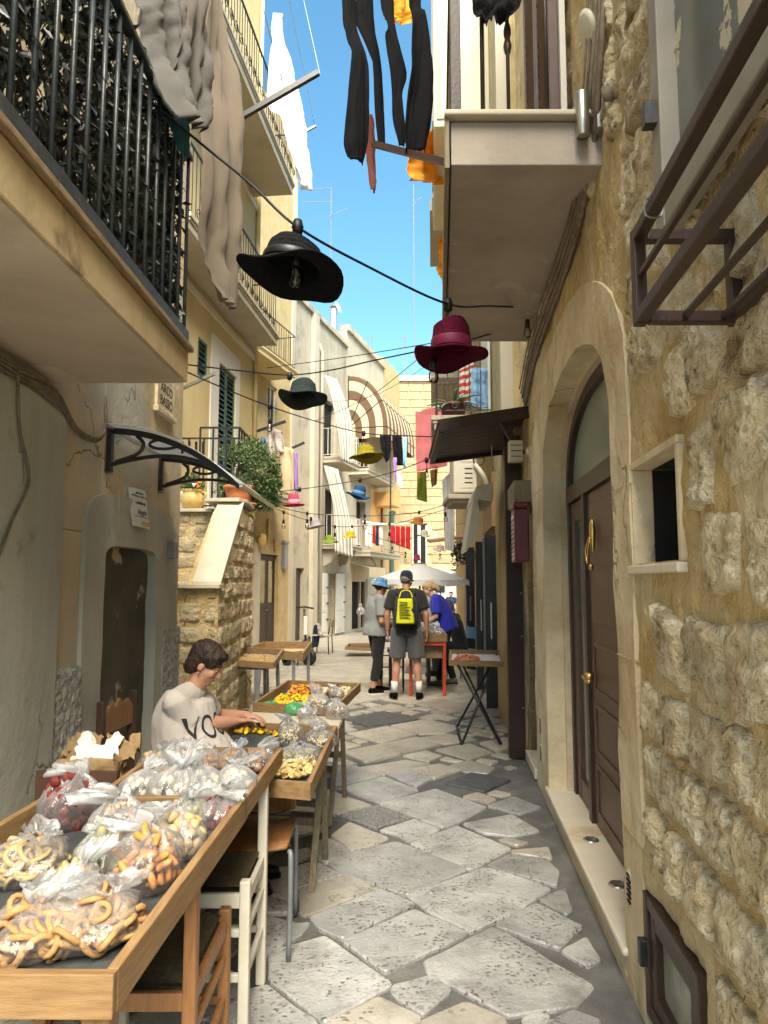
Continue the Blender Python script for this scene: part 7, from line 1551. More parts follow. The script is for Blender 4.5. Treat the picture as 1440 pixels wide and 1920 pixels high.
b = MB(); b.lathe([(0, .12), (.25, .1), (.28, .0), (0, 0)], 16, c=(ux, 13, gz(13))); b.build('base', m_cement, um)
sc_ = th('kick_scooter', 'black electric kick scooter parked by the dark narrow door', 'scooter', G(572, 1208))
q = P(573, 1200, 19.6); gzz = gz(19.6)
b = MB(); b.tube([V((q.x, 19.6, gzz + .2)), V((q.x - .05, 19.65, gzz + 1.05))], .03, 8); b.build('stem', m_black, sc_, True)
b = MB(); b.tube([V((q.x - .25, 19.55, gzz + 1.08)), V((q.x - .05, 19.65, gzz + 1.1)), V((q.x + .2, 19.75, gzz + 1.05))], .025, 8); b.build('handlebar', m_black, sc_, True)
b = MB(); b.box((q.x, 19.57, gzz + .6), (.1, .08, .5)); b.build('fairing', m_white, sc_, bev=.01)
b = MB(); b.box((q.x - .05, 20.1, gzz + .14), (.16, .9, .06)); b.build('deck', m_black, sc_, bev=.01)
for y in (19.6, 20.6): b = MB(); b.lathe([(.05, -.03), (.11, -.03), (.12, 0), (.11, .03), (.05, .03)], 16, M=Matrix.Rotation(R(90), 3, 'Y'), c=(q.x, y, gzz + .12)); b.build('wheel', m_blackpl, sc_, True)
tl = th('hand_trolley', 'blue trolley with black wheels standing behind the far pine tray', 'trolley', P(560, 1235, 14.5))
q = P(556, 1222, 14.5); g_ = gz(14.5)
b = MB(); b.hexa([V((q.x - .22, 14.3, g_ + .20)), V((q.x + .22, 14.3, g_ + .26)), V((q.x + .22, 14.8, g_ + .3)), V((q.x - .22, 14.8, g_ + .22)), V((q.x - .25, 14.25, g_ + .32)), V((q.x + .27, 14.25, g_ + .40)), V((q.x + .27, 14.85, g_ + .42)), V((q.x - .25, 14.85, g_ + .34))]); b.build('tub', M('blue_paint', (.10, .14, .30), None, rough=.5), tl, bev=.02)
for dx, r_ in ((-.18, .11), (.26, .17)):
    b = MB(); b.lathe([(.03, -.04), (r_ * .8, -.05), (r_, -.02), (r_, .02), (r_ * .8, .05), (.03, .04)], 20, M=Matrix.Rotation(R(60), 3, 'Z') @ Matrix.Rotation(R(90), 3, 'Y'), c=(q.x + dx, 14.4, g_ + r_)); w_ = b.build('wheel', m_blackpl, tl, True)
b = MB(); b.tube([V((q.x + .1, 14.3, g_ + .3)), V((q.x + .05, 14.2, g_ + .02))], .015, 6); b.build('stay', m_black, tl)
def simple_chair(label, px, py, Y, rz, col, seat=m_coping, h=.85, grp=None):
    q = P(px, py, Y); o = th('street_chair', label, 'chair', (q.x, Y, gz(Y)), rz, grp)
    for x in (-.2, .2):
        for y in (-.2, .2):
            b = MB(); b.tube([(x, y, 0), (x * .9, y * .9, .44)], .013, 6); b.build('leg', col, o, True, world=False)
        b = MB(); b.tube([(x * .9, .18, .44), (x * .9, .25, h)], .013, 6); b.build('back_post', col, o, True, world=False)
    b = MB(); b.box((0, 0, .45), (.42, .42, .03)); b.build('seat', seat, o, bev=.01, world=False)
    b = MB(); b.box((0, .24, h - .12), (.38, .02, .2), Matrix.Rotation(R(-10), 3, 'X')); b.build('backrest', seat, o, bev=.008, world=False)
    return o
simple_chair('black framed chair with a jacket over its back by the white shutters', 605, 1220, 17.5, R(-100), m_black)
cloth('jacket', 'dark jacket slung over the back of the black framed chair', 'jacket', [(589, 1172), (586, 1190), (584, 1215)], [(600, 1170), (600, 1190), (597, 1212)], 17.4, m_navy, None, 2, .03, 12, 12)
cloth('shirt', 'pale lilac shirt laid over the black framed chair', 'shirt', [(594, 1168), (596, 1190)], [(600, 1170), (606, 1192)], 17.2, m_print, None, 1, .03, 10, 10)
simple_chair('light blue chair under the seated man in black', 868, 1210, 12.4, R(-60), M('light_blue_plastic', (.10, .28, .42), None, rough=.4), M('light_blue_seat', (.10, .28, .42), None, rough=.4))
ts = th('small_awning', 'small cream valance awning over the far dark doorway', 'awning', FW(28.5, 2.2))
b = MB(); b.grid(lambda u, v: FW(27.4 + 2.2 * u, 2.35 - .18 * v, .05 + .75 * v), 10, 4); o = b.build('canvas', m_beige, ts); uvset(o.data, lambda i: (0, 0))
b = MB(); b.grid(lambda u, v: FW(27.4 + 2.2 * u, 2.17 - .38 * v, .8), 10, 2); b.build('valance', m_beige, ts)
b = MB(); b.tube([FW(29.5, 2.9, .05), FW(29.0, 2.25, .6)], .03, 6); b.build('stay', m_white, ts)
cr2 = th('small_stall_table', 'little wooden table in the far dark doorway', 'table', FW(28.6, gz(28), .6))
c_ = FW(28.6, gz(28) + .7, .55); b = MB(); b.box(c_, (.6, .5, .06)); b.build('top', m_pine, cr2)
for dx in (-.26, .26):
    for dy in (-.2, .2): b = MB(); b.bx((c_.x + dx - .02, c_.y + dy - .02, gz(28)), (c_.x + dx + .02, c_.y + dy + .02, c_.z - .03)); b.build('leg', m_chairdark, cr2)
bag('cloudy white bag hanging in the far dark doorway', FW(27.9, .35, .3), .16, .55, 'lump', m_sug, 10, .03, m_filmw, (0, 0), single=False, grp='bags in the far doorway')
# ------------------------------------------------------------------ people
def _loft(s, rings, n=22):
    vs = []
    for c, ax, ay in rings:
        for k in range(n):
            g = 2 * math.pi * k / n; vs.append(V(c) + V(ax) * math.cos(g) + V(ay) * math.sin(g))
    m_ = len(rings); fs = [(i * n + k, i * n + (k + 1) % n, (i + 1) * n + (k + 1) % n, (i + 1) * n + k) for i in range(m_ - 1) for k in range(n)]
    fs += [tuple(range(n))[::-1], tuple((m_ - 1) * n + k for k in range(n))]
    return s.add(vs, fs)
MB.loft = _loft
def hand(mb, w_, d_, pn, side, s_=1.0, curl=.5):
    """palm with four bent fingers of unequal length and a thumb on its side; d_ along the hand, pn out of the back of the hand"""
    d_ = V(d_).normalized(); pn = (V(pn) - d_ * V(pn).dot(d_)).normalized(); x = d_.cross(pn) * side
    c = V(w_) + d_ * .045 * s_
    mb.ell(c, (.040 * s_, .048 * s_, .016 * s_), Matrix((x, d_, pn)).transposed(), 12, 8)
    for k, (o_, ln) in enumerate(((-.030, .060), (-.010, .072), (.010, .076), (.029, .068))):
        a = V(w_) + d_ * .078 * s_ + x * o_ * s_; dd = (d_ - pn * curl * .5).normalized(); e = a + dd * ln * .5 * s_; d3 = (d_ * .75 - pn * curl * 1.3).normalized(); f_ = e + d3 * ln * .48 * s_
        mb.cone(a, .0092 * s_, e, .0085 * s_, 8); mb.cone(e, .0085 * s_, f_, .0068 * s_, 8)
    a = V(w_) + d_ * .022 * s_ + x * .030 * s_; e = a + (d_ * .6 + x * .75 - pn * .35).normalized() * .042 * s_; f_ = e + (d_ * .95 + x * .1 - pn * .45).normalized() * .032 * s_
    mb.cone(a, .014 * s_, e, .0105 * s_, 8); mb.cone(e, .0105 * s_, f_, .008 * s_, 8)
def headparts(mb, c, f_, u, s_=1.0, ears=True):
    f_ = V(f_).normalized(); u = (V(u) - f_ * V(u).dot(f_)).normalized(); x = f_.cross(u)
    Mh = Matrix((x, f_, u)).transposed(); p = lambda a, b_, d_: V(c) + (x * a + f_ * b_ + u * d_) * s_
    E = lambda q, r: mb.ell(q, [k * s_ for k in r], Mh, 18, 12)
    E(p(0, -.012, .032), (.074, .092, .082)); E(p(0, .022, -.028), (.060, .070, .080)); E(p(0, .058, -.088), (.028, .026, .022)); E(p(0, .02, -.07), (.050, .055, .040))
    for k in (-1, 1):
        E(p(k * .038, .060, -.022), (.026, .026, .03))
        if ears: E(p(k * .075, -.008, -.012), (.010, .020, .030))
    mb.cone(p(-.038, .078, .020), .011 * s_, p(.038, .078, .020), .011 * s_, 8)
    mb.cone(p(0, .090, .006), .009 * s_, p(0, .108, -.030), .0125 * s_, 8); mb.cone(p(-.013, .094, -.036), .008 * s_, p(.013, .094, -.036), .008 * s_, 8)
    mb.cone(p(-.02, .083, -.056), .0065 * s_, p(.02, .083, -.056), .0065 * s_, 8); mb.cone(p(-.018, .081, -.066), .0075 * s_, p(.018, .081, -.066), .0075 * s_, 8)
    return p, Mh, x, f_, u
m_skin = M('skin', (.46, .23, .14), (.52, .27, .17), 14, .5, .15, 120, c3=(.55, .24, .17), s3=9, t3=.62, w3=.2); m_skin2 = M('fair_skin', (.58, .33, .22), (.62, .37, .25), 14, .5, .15, 120)
m_hairbr = M('dark_brown_hair', (.013, .007, .005), (.045, .024, .014), 30, .5, .9, 60, stretch=(1, 1, .3)); m_hairbl = M('blonde_hair', (.42, .28, .12), (.56, .40, .2), 30, .5, .9, 60); m_hairgr = M('grey_hair', (.10, .09, .08), (.26, .24, .22), 30, .6, .9, 60)
m_eyew = M('eye_white', (.7, .68, .64), None, rough=.2); m_iris = M('dark_iris', (.02, .012, .008), None, rough=.15); m_lip = M('lips', (.42, .16, .12), None, rough=.5)
def cfab(n, c): return M(n, tuple(q * .9 for q in c), c, 5, .9, .25, 260, sheen=.15)
SJ = dict(pel=(0, 0, .95), mid=(0, .01, 1.10), che=(0, .0, 1.28), nek=(0, -.005, 1.455), hed=(0, .02, 1.585), shL=(-.185, -.01, 1.40), shR=(.185, -.01, 1.40), elL=(-.235, -.03, 1.12), elR=(.235, -.03, 1.12), wrL=(-.25, .03, .88), wrR=(.25, .03, .88),
          hiL=(-.09, 0, .92), hiR=(.09, 0, .92), knL=(-.10, .02, .50), knR=(.10, .02, .50), anL=(-.105, -.02, .085), anR=(.105, -.02, .085), hdL=(.0, .2, -1), hdR=(.0, .2, -1), toL=(-.02, 1, 0), toR=(.02, 1, 0), hf=(0, 1, 0), hu=(0, 0, 1))
def human(label, loc, rz, h, J, wear, skin=m_skin, voxel=.011, torso=None, hair=None, hairm=None, eyes=False, name='person', fold=.006, ak=1.0):
    s_ = h / 1.72; j = {k: V(J.get(k, v)) * (s_ if k not in ('hf', 'hu', 'hdL', 'hdR', 'toL', 'toR') else 1) for k, v in SJ.items()}
    t = th(name, label, 'person', loc, rz)
    TW = torso or dict(hem=(.165, .125), pel=(.165, .125), mid=(.155, .12), che=(.178, .125), sho=(.165, .085), nek=(.06, .06))
    def spine(k): return catmull([j['pel'] + (j['pel'] - j['mid']) * .6, j['pel'], j['mid'], j['che'], j['nek']], 6)[k]
    def rings(lo, hi, gr=1.0):
        out = []; keys = ['hem', 'pel', 'mid', 'che', 'nek']
        wd = [TW['hem'], TW['pel'], TW['mid'], TW['che'], TW['nek']]
        for k in range(lo, hi):
            c = spine(k); tn = (spine(min(k + 1, 24)) - spine(max(k - 1, 0))).normalized(); ay = tn.cross(V((1, 0, 0))).normalized()
            i, f_ = min(k // 6, 3), (k % 6) / 6 if k < 24 else 1; a, b_ = wd[i], wd[i + 1]; 
            if i == 3: f2 = f_ ** 2.2; rx, ry = a[0] + (b_[0] - a[0]) * f2, a[1] + (b_[1] - a[1]) * f_ ** 1.5
            else: f2 = f_ * f_ * (3 - 2 * f_); rx, ry = a[0] + (b_[0] - a[0]) * f2, a[1] + (b_[1] - a[1]) * f2
            fw = TW.get('belly', 0) * math.exp(-((k - 9) / 4) ** 2); out.append((c + ay * -1 * fw * .0 + V((0, fw, 0)), V((1, 0, 0)) * rx * s_ * gr, ay * (ry * s_ * gr + fw * .4)))
        return out
    mb = MB(); hp = headparts(mb, j['hed'], j['hf'], j['hu'], s_ * .98)
    mb.cone(j['nek'] - V((0, 0, .03)), .056 * s_, j['hed'] - V(j['hf']) * .02 - V((0, 0, .06)), .052 * s_)
    mb.loft(rings(4, 22, .8))
    for q in 'LR':
        sd_ = -1 if q == 'L' else 1
        mb.cone(j['sh' + q], .052 * s_, j['el' + q], .043 * s_ * ak); mb.cone(j['el' + q], .043 * s_ * ak, j['el' + q].lerp(j['wr' + q], .35), .042 * s_ * ak); mb.cone(j['el' + q].lerp(j['wr' + q], .35), .042 * s_ * ak, j['wr' + q], .027 * s_)
        mb.cone(j['sh' + q], .046 * s_, j['che'].lerp(j['nek'], .4), .05 * s_)
        pn = V(J.get('pn' + q, (sd_ * 1, 0, .2))); hand(mb, j['wr' + q], j['hd' + q], pn, -sd_ if J.get('thumb' + q) is None else J['thumb' + q], s_, J.get('curl' + q, .5))
        mb.cone(j['hi' + q], .085 * s_, j['kn' + q], .056 * s_); kn = j['kn' + q]; an = j['an' + q]
        cf = kn.lerp(an, .32) + V((0, -.015, 0)); mb.cone(kn, .055 * s_, cf, .056 * s_); mb.cone(cf, .056 * s_, an, .036 * s_)
        mb.cone(an + V((0, -.02, -.04)), .034 * s_, an + V(j['to' + q]).normalized() * .12 * s_ + V((0, 0, -.055 * s_)), .03 * s_)
    link('body', blob(mb, voxel, 3), skin, t, True, world=False)
    def fd(a):
        return lambda co, n_: co + n_ * (a * (1.1 * noise.noise(V((co.x * 9, co.y * 9, co.z * 5))) + .9 * noise.noise(V((co.x * 17 + co.z * 8, co.y * 17, co.z * 6 + 3))) + .5 * noise.noise(V((co.x * 34, co.y * 34, co.z * 14))) + .9))
    if 'shirt' in wear:
        mb = MB(); mb.loft(rings(wear.get('hem', 2), 23, 1.02))
        for q in 'LR':
            e = j['sh' + q].lerp(j['el' + q], wear.get('sleeve', .62)); mb.cone(j['sh' + q], .068 * s_, j['sh' + q].lerp(j['che'], .5), .09 * s_)
            sl = j['sh' + q].lerp(j['nek'], .12); mb.tube([sl, j['sh' + q], j['sh' + q].lerp(e, .5), e], [.055 * s_, .072 * s_, .073 * s_, .074 * s_], 16); mb.cone(j['sh' + q], .068 * s_, j['nek'] - V((0, 0, .03 * s_)), .064 * s_)
        link('shirt', blob(mb, voxel, 3, fd(fold)), wear['shirt'], t, True, world=False)
    if 'trousers' in wear:
        mb = MB(); L_ = wear.get('leg', 1.0)
        pw = wear.get('wide', 1.0); mb.loft(rings(0, 8, 1.0 * wear.get('hipw', 1)))
        for q in 'LR':
            hi, kn, an = j['hi' + q], j['kn' + q], j['an' + q]; mb.cone(hi, .098 * s_ * pw, hi.lerp(kn, .3), .09 * s_ * pw)
            if L_ < .55: e = hi.lerp(kn, L_ * 2); mb.tube([hi, hi.lerp(e, .5), e], [.10 * s_ * pw, .098 * s_ * pw, .096 * s_ * pw], 16)
            else:
                e = kn.lerp(an, (L_ - .5) * 2); mb.tube([hi, hi.lerp(kn, .5), kn, kn.lerp(e, .5), e], [.10 * s_ * pw, .085 * s_ * pw, .068 * s_ * pw, .062 * s_ * pw, .054 * s_ * pw], 16)
        link('trousers', blob(mb, voxel, 3, fd(fold)), wear['trousers'], t, True, world=False)
    if 'shoes' in wear:
        for q in 'LR':
            an = j['an' + q]; f_ = V(j['to' + q]).normalized(); mb = MB(); mb.cone(an + V((0, 0, -.03)) - f_ * .03, .042 * s_, an + f_ * .05 + V((0, 0, -.04)), .042 * s_); mb.cone(an + f_ * .03 + V((0, 0, -.045 * s_)), .044 * s_, an + f_ * .15 * s_ + V((0, 0, -.052 * s_)), .034 * s_); mb.tube([an + V((0, 0, -.02)), an + V((0, 0, .015))], .045 * s_, 12)
            so = link('shoe', blob(mb, .008, 2), wear['shoes'], t, True, world=False)
            b = MB(); b.loft([(an + f_ * (.055 * s_) + V((0, 0, z_ - an.z)), f_ * .135 * s_, f_.cross(V((0, 0, 1))) * .048 * s_) for z_ in (.002, .022)]); b.build('sole', wear.get('sole', m_blackpl), so, world=False)
            if 'socks' in wear: b = MB(); b.tube([an + V((0, 0, .0)), an + V((0, -.005, .16))], [.043 * s_, .047 * s_], 12); b.build('sock', wear['socks'], t, True, world=False)
    p, Mh, x, f_, u = hp
    if hair:
        mb = MB()
        for c, r in hair: mb.ell(p(*c), [q * s_ for q in r], Mh, 18, 12)
        link('hair', blob(mb, voxel * .7, 3, lambda co, n_: co + n_ * (.005 * noise.noise(co * 45) + .004 * noise.noise(V((co.x * 110, co.y * 110, co.z * 22))))), hairm, t, True, world=False)
    if eyes:
        for k in (-1, 1):
            b = MB(); b.ell(p(k * .031, .074, .001), (.0105, .0105, .008), Mh, 12, 8); e_ = b.build('eye', m_eyew, t, True, world=False)
            b = MB(); b.ell(p(k * .031, .0815, -.001), (.0058, .0045, .0058), Mh, 10, 6); b.build('iris', m_iris, e_, True, world=False)
            b = MB(); b.cone(p(k * .018, .090, .030), .004, p(k * .048, .078, .030), .003, 6); b.build('eyebrow', hairm, t, True, world=False)
        b = MB(); b.cone(p(-.017, .0885, -.061), .0045, p(.017, .0885, -.061), .0045, 8); b.build('lips', m_lip, t, True, world=False)
    t['hp'] = 0; del t['hp']
    return t, j, p, (Mh, x, f_, u), s_
HAIRS = [((0, -.030, .055), (.083, .090, .080)), ((0, -.065, .0), (.072, .05, .070)), ((0, .045, .088), (.062, .045, .032))]
# the seated pasta maker
rzw = R(-93); ow = V((-1.085, 3.97, 0)); inv = Matrix.Translation(ow) @ Matrix.Rotation(rzw, 4, 'Z'); inv.invert()
k_ = 1.62 / 1.72
Lc = lambda q: tuple((inv @ V(q)) / k_)
JW = dict(pel=(0, .05, .56), mid=(0, .03, .72), che=(0, .0, .90), nek=(0, .035, 1.095), hed=(0, .115, 1.225), shL=(-.18, .0, 1.035), shR=(.18, .0, 1.035), hf=(-.05, .86, -.50), hu=(0, .4, .9),
          elR=Lc(P(362, 1364, 3.86)), wrR=Lc(P(443, 1352, 4.06)), hdR=tuple((inv.to_3x3() @ V((.55, .62, -.06)))), pnR=(.1, -.1, 1), thumbR=-1, curlR=.7,
          elL=Lc((-1.0, 4.28, .80)), wrL=Lc((-.83, 4.40, .80)), hdL=tuple((inv.to_3x3() @ V((.9, -.25, -.15)))), pnL=(0, .1, 1), thumbL=1, curlL=.8,
          hiL=(-.10, -.08, .52), hiR=(.10, -.08, .52), knL=(-.12, .34, .54), knR=(.12, .34, .54), anL=(-.11, .36, .09), anR=(.11, .36, .09))
m_tee = cfab('pale_grey_pink_tee', (.58, .52, .46))
wt, wj, wp, wf, ws = human('seated woman with short dark hair in a pale lettered T-shirt shaping pasta', ow, rzw, 1.62, JW, dict(shirt=m_tee, hem=1, sleeve=.78, trousers=cfab('grey_trousers', (.16, .15, .16)), leg=.95, shoes=m_blackpl), m_skin, .0075,
    dict(hem=(.225, .22), pel=(.23, .225), mid=(.225, .21), che=(.215, .18), nek=(.085, .08), belly=.04), [((0, -.022, .050), (.088, .104, .088)), ((0, -.050, .010), (.083, .070, .090)), ((0, -.070, -.035), (.068, .045, .065)), ((0, .052, .082), (.064, .046, .036)), ((.060, .02, .045), (.024, .055, .045)), ((-.060, .02, .045), (.024, .055, .045))], m_hairbr, True, fold=.0055, ak=1.3)
b = MB(); b.ell(wp(.079, -.004, -.048), (.006, .006, .006)); b.build('earring', m_steel, wt, True, world=False)
b = MB(); q = wj['wrL']; b.lathe([(.033, -.006), (.037, 0), (.033, .006)], 16, c=q + V((-.02, -.01, 0)), M=Matrix.Rotation(R(90), 3, 'Y')); b.build('bracelet', m_cablebr, wt, True, world=False)
# lettering on the chest, wrapped onto the shirt front
me = textmesh('VOGUE', .115, 0); sh_o = [o for o in wt.children if o.name.startswith('shirt')][0]
bpy.context.view_layer.update()
bm2 = bmesh.new(); bm2.from_mesh(me); bmesh.ops.subdivide_edges(bm2, edges=bm2.edges, cuts=2); bmesh.ops.triangulate(bm2, faces=bm2.faces); bm2.to_mesh(me); bm2.free()
cc = (wj['che'] + wj['mid']) / 2 + V((0, 0, .07))
for q in me.vertices:
    o_ = cc + V((-q.co.x * .92 + .03, .5, q.co.y * 1.5)); ok, hit, nn, _ = sh_o.ray_cast(o_, V((0, -1, 0)))
    q.co = (hit + nn * .003) if ok else o_ + V((0, -.4, 0))
link('lettering', me, m_ink, wt, world=False)
wc = th('carved_chair', 'dark carved wooden chair behind the seated woman', 'chair', ow)
wc.rotation_euler = (0, 0, rzw)
for x in (-.2, .2):
    b = MB(); b.bx((x - .02, -.40, 0), (x + .02, -.36, .98)); b.build('back_post', m_chairdark, wc, bev=.006, world=False)
    b = MB(); b.bx((x - .02, .0, 0), (x + .02, .04, .44)); b.build('leg', m_chairdark, wc, bev=.006, world=False)
b = MB(); b.bx((-.22, -.4, .42), (.22, .05, .455)); b.build('seat', m_straw, wc, bev=.01, world=False)
b = MB(); b.prism([V((-.18, -.385, .80)), V((.18, -.385, .80)), V((.18, -.385, .90)), V((.12, -.385, .95)), V((.05, -.385, .93)), V((0, -.385, .97)), V((-.05, -.385, .93)), V((-.12, -.385, .95)), V((-.18, -.385, .90))], (0, .02, 0)); b.build('top_rail', m_chairwood, wc, bev=.004, world=False)
b = MB(); b.bx((-.18, -.385, .60), (.18, -.365, .66)); b.build('rail', m_chairdark, wc, world=False)
# person in grey with a floral bucket hat
q = G(706, 1300); loc = V((q.x, q.y, 0))
gt, gj, gp, (Mh, hx, hf_, hu_), gs = human('heavy set person in grey T-shirt, black cropped trousers and floral bucket hat', loc, R(-68), 1.66, dict(elR=(.25, -.02, 1.08), wrR=(.17, .22, 1.02), hdR=(-.3, 1, .1), pnR=(.2, 0, 1), elL=(-.25, .0, 1.10), wrL=(-.12, .22, 1.04), hdL=(.3, 1, .1), hf=(-.25, .95, -.25), hed=(0, .07, 1.575), nek=(0, .02, 1.455), anL=(-.10, .08, .085), anR=(.10, -.10, .085), knL=(-.1, .06, .5), knR=(.1, -.02, .5)),
    dict(shirt=cfab('heather_grey_tee', (.27, .28, .28)), hem=0, sleeve=.75, trousers=cfab('black_leggings', (.012, .012, .013)), leg=.86, wide=1.08, shoes=m_blackc, sole=m_white), m_skin, .011, dict(hem=(.21, .20), pel=(.215, .205), mid=(.20, .175), che=(.20, .15), nek=(.07, .065), belly=.03), [((0, -.03, .02), (.08, .085, .07))], m_hairbr)
b = MB(); pr = [(.135, -.035), (.138, -.03), (.098, .025), (.092, .05), (.086, .09), (.07, .105), (.0, .108)]; Mb = Matrix((hx, hf_, hu_)).transposed()
b.lathe([(r_ * gs, z_ * gs) for r_, z_ in pr], 24, M=Mb, c=gp(0, -.012, .045)); o = b.build('bucket_hat', M('blue_floral_cotton', (.03, .10, .24), (.16, .36, .55), 16, .85, c3=(.45, .50, .12), s3=14, t3=.60, w3=.04), gt, True, world=False); o.modifiers.new('t', 'SOLIDIFY').thickness = .008
# man with the yellow and black backpack, seen from behind
q = G(763, 1312); loc = V((q.x, q.y + .06, 0))
mt_, mj, mp, (Mh, hx, hf_, hu_), ms = human('man from behind in black T-shirt, grey shorts and dark cap', loc, R(-4), 1.76, dict(anL=(-.165, -.03, .085), anR=(.165, -.01, .085), knL=(-.135, .02, .5), knR=(.14, .03, .5), hiL=(-.095, 0, .92), hiR=(.095, 0, .92), elL=(-.265, -.03, 1.13), elR=(.265, -.03, 1.13), wrL=(-.26, .03, .89), wrR=(.275, .03, .89), hf=(.35, .9, -.18), toL=(-.35, 1, 0), toR=(.15, 1, 0)),
    dict(shirt=cfab('charcoal_tee', (.02, .02, .021)), hem=0, sleeve=.72, trousers=cfab('grey_shorts', (.10, .10, .105)), leg=.44, wide=1.14, shoes=m_blackc, socks=cfab('white_sock', (.72, .71, .68))), m_skin, .011, dict(hem=(.19, .145), pel=(.19, .145), mid=(.185, .14), che=(.20, .145), nek=(.065, .06)), [((0, -.022, .015), (.078, .088, .065))], m_hairgr)
Mb = Matrix((hx, hf_, hu_)).transposed()
b = MB(); b.lathe([(r_ * ms, z_ * ms) for r_, z_ in ((.086, -.03), (.089, -.005), (.088, .03), (.08, .065), (.055, .09), (.02, .099), (.0, .1))], 24, M=Mb, c=mp(0, -.012, .045)); cap = b.build('cap', cfab('navy_black_cap', (.012, .013, .02)), mt_, True, world=False)
b = MB(); b.grid(lambda u_, v_: mp(0, 0, .0) + (hx * ((u_ - .5) * .14) + hf_ * (.075 + .075 * v_ - .05 * (2 * u_ - 1) ** 2) + hu_ * (.035 - .015 * v_)) * ms, 10, 5); o = b.build('visor', cap.data.materials[0], cap, True, world=False); o.modifiers.new('t', 'SOLIDIFY').thickness = .006
bp = th('backpack', 'bright yellow and black backpack with printed lettering on the man', 'backpack', loc); bp.rotation_euler = (0, 0, R(-4))
mb = MB(); mb.loft([((0, -.19, 1.0 * ms), (.135, 0, 0), (0, .05, 0)), ((0, -.20, 1.05 * ms), (.15, 0, 0), (0, .075, 0)), ((0, -.205, 1.2 * ms), (.155, 0, 0), (0, .085, 0)), ((0, -.19, 1.35 * ms), (.14, 0, 0), (0, .07, 0)), ((0, -.17, 1.43 * ms), (.09, 0, 0), (0, .05, 0))])
link('pack', blob(mb, .009, 3), cfab('black_nylon', (.018, .018, .02)), bp, True, world=False)
b = MB(); Yb = lambda x, z_: -.205 - .085 * math.sqrt(max(0, 1 - (x / .158) ** 2)) * (1 - .9 * max(0, z_ / ms - 1.3) ** 1.2) - .004
b.grid(lambda u_, v_: V(((u_ - .5) * (.25 - .05 * v_) - .008, Yb((u_ - .5) * .25, (1.02 + .33 * v_) * ms), (1.02 + .33 * v_) * ms)), 14, 16); pnl = b.build('yellow_panel', cfab('neon_yellow_nylon', (.72, .72, .01)), bp, True, world=False); pnl.modifiers.new('t', 'SOLIDIFY').thickness = .006
rr = random.Random(6)
for k in range(11):
    z_ = (1.09 + .021 * k) * ms; x0, x1 = -.085, rr.uniform(.02, .07); b = MB(); n_ = 14
    b.tube([V((x0 + (x1 - x0) * i / n_, Yb(x0 + (x1 - x0) * i / n_, z_) - .006, z_ + rr.uniform(-.004, .004))) for i in range(n_ + 1)], .0042, 5); b.build('print_line', m_ink, pnl, world=False)
b = MB(); b.tube(catmull([V((-.09, -.25, 1.36 * ms)), V((-.06, -.22, 1.44 * ms)), V((0, -.2, 1.455 * ms)), V((.06, -.22, 1.44 * ms)), V((.09, -.25, 1.36 * ms))], 5), .008, 6); b.build('yellow_strap', pnl.data.materials[0], bp, True, world=False)
for x in (-.13, .13):
    b = MB(); b.tube(catmull([V((x * .8, -.16, 1.40 * ms)), V((x * 1.02, -.04, 1.475 * ms)), V((x * 1.05, .10, 1.42 * ms)), V((x * 1.1, .15, 1.28 * ms)), V((x * 1.15, .05, 1.10 * ms)), V((x, -.15, 1.05 * ms))], 5), .016, 8); b.build('shoulder_strap', cfab('strap_black', (.015, .015, .016)), bp, True, world=False)
b = MB(); b.lathe([(.034, -.012), (.037, 0), (.034, .012)], 14, c=mj['wrL'] + V((0, 0, .03))); b.build('watch', m_blackpl, mt_, True, world=False)
# blonde seller in blue
q = G(836, 1284); loc = V((q.x, q.y, 0))
bt, bj, bpn, (Mh, hx, hf_, hu_), bs = human('blonde woman in royal blue T-shirt bending over the red legged table', loc, R(84), 1.68, dict(pel=(0, -.02, .95), mid=(0, .04, 1.10), che=(0, .10, 1.26), nek=(0, .18, 1.42), hed=(0, .26, 1.53), shL=(-.18, .13, 1.37), shR=(.18, .13, 1.37), elL=(-.24, .14, 1.10), wrL=(-.16, .30, .96), hdL=(.2, .7, -.6), elR=(.24, .16, 1.10), wrR=(.14, .34, .97), hdR=(-.2, .7, -.6), hf=(0, .85, -.55), hu=(0, .5, .85), anL=(-.11, .10, .085), anR=(.11, -.12, .085)),
    dict(shirt=cfab('royal_blue_tee', (.022, .03, .42)), hem=0, sleeve=.85, trousers=cfab('black_trousers', (.012, .012, .014)), leg=.98, shoes=cfab('khaki_shoe', (.16, .14, .10))), m_skin2, .011, dict(hem=(.195, .17), pel=(.195, .17), mid=(.185, .155), che=(.19, .15), nek=(.065, .06)), [((0, -.03, .04), (.085, .095, .085)), ((0, -.085, -.01), (.07, .06, .07)), ((0, -.12, -.06), (.05, .045, .08)), ((0, .035, .085), (.062, .05, .035))], m_hairbl)
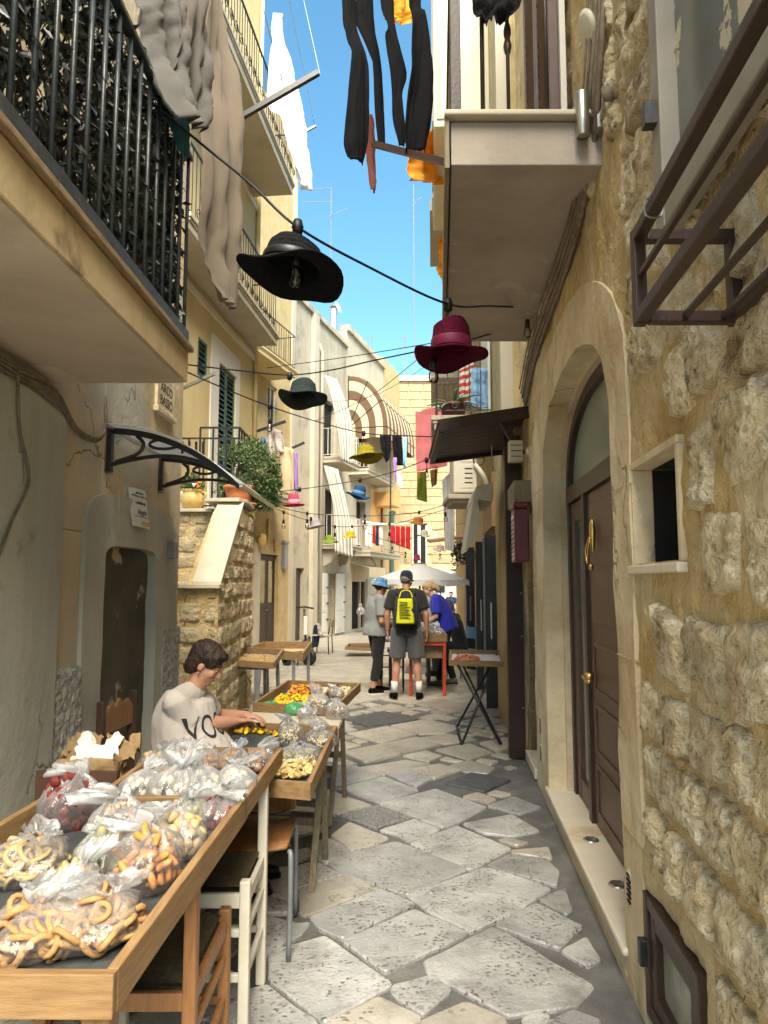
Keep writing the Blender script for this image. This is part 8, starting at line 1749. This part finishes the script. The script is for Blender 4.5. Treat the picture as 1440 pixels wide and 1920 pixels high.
# man seated on the blue chair, hands at his face
loc = V((P(862, 1150, 12.4).x, 12.4, gz(12.4)))
human('grey haired man in black sitting on the light blue chair with hands at his face', loc, R(72), 1.74, dict(pel=(0, 0, .52), mid=(0, .03, .68), che=(0, .08, .86), nek=(0, .15, 1.03), hed=(0, .22, 1.15), shL=(-.185, .10, .98), shR=(.185, .10, .98), elL=(-.20, .34, .80), wrL=(-.06, .36, 1.02), hdL=(.1, -.1, 1), pnL=(0, 1, 0), elR=(.20, .34, .80), wrR=(.06, .36, 1.02), hdR=(-.1, -.1, 1), pnR=(0, 1, 0), hf=(0, .9, -.45), hiL=(-.1, 0, .50), hiR=(.1, 0, .50), knL=(-.13, .42, .50), knR=(.13, .42, .50), anL=(-.12, .40, .085), anR=(.12, .40, .085)),
    dict(shirt=cfab('black_tee', (.010, .010, .011)), hem=1, sleeve=.6, trousers=cfab('black_jeans', (.012, .012, .013)), leg=.97, shoes=m_blackc), m_skin, .011, None, HAIRS, m_hairgr)
# seated woman in the far doorway, standing people beyond
loc = FW(28.55, gz(28), 1.15)
human('elderly woman in a blue and white blouse sitting in the far dark doorway', loc, R(-70), 1.6, dict(pel=(0, 0, .52), mid=(0, .02, .68), che=(0, .05, .86), nek=(0, .08, 1.03), hed=(0, .11, 1.16), shL=(-.185, .06, .98), shR=(.185, .06, .98), elL=(-.24, .10, .76), wrL=(-.12, .30, .72), hdL=(.2, 1, 0), elR=(.24, .10, .76), wrR=(.12, .30, .72), hdR=(-.2, 1, 0), hf=(0, .9, -.3), hiL=(-.1, 0, .50), hiR=(.1, 0, .50), knL=(-.13, .42, .50), knR=(.13, .42, .50), anL=(-.12, .40, .085), anR=(.12, .40, .085)),
    dict(shirt=M('blue_white_blouse', (.04, .10, .40), (.6, .62, .7), 5, .9), hem=1, sleeve=.7, trousers=cfab('dark_skirt', (.03, .03, .05)), leg=.95, shoes=m_blackc), m_skin2, .016, dict(hem=(.2, .18), pel=(.2, .18), mid=(.19, .16), che=(.19, .15), nek=(.07, .065)), HAIRS, m_hairgr)
loc = V((P(800, 1150, 17).x, 17, gz(17)))
human('dark haired person in a loose white shirt standing beyond the umbrella', loc, R(60), 1.74, dict(elL=(-.24, .05, 1.1), wrL=(-.12, .22, 1.05), hdL=(.2, 1, 0)), dict(shirt=m_whitec, hem=0, sleeve=.8, trousers=cfab('dark_trousers', (.02, .02, .022)), leg=.98, shoes=m_blackc), m_skin2, .014, None, HAIRS, m_hairbr)
loc = V((P(875, 1150, 27).x, 27, gz(27)))
human('person in dark clothes standing before the archway', loc, R(180), 1.74, dict(elL=(-.27, -.05, 1.13), elR=(.27, -.05, 1.13), wrL=(-.22, .1, .95), wrR=(.22, .1, .95)), dict(shirt=cfab('dark_tee', (.015, .015, .017)), hem=0, trousers=cfab('dark_jeans', (.02, .022, .03)), leg=.98, shoes=m_blackc), m_skin, .016, None, HAIRS, m_hairbr)
for k, (px, Y, lb_, c_) in enumerate(((846, 30, 'small distant person in navy near the archway', (.03, .05, .14)), (776, 20, 'dark haired person half hidden behind the umbrella pole', (.12, .03, .03)))):
    loc = V((P(px, 1150, Y).x, Y, gz(Y))); human(lb_, loc, R(150 - 100 * k), 1.62, {}, dict(shirt=cfab('far_shirt%d' % k, c_), hem=0, trousers=cfab('far_trousers%d' % k, (.03, .03, .04)), leg=.98, shoes=m_blackc), m_skin, .018, None, HAIRS, m_hairbr)
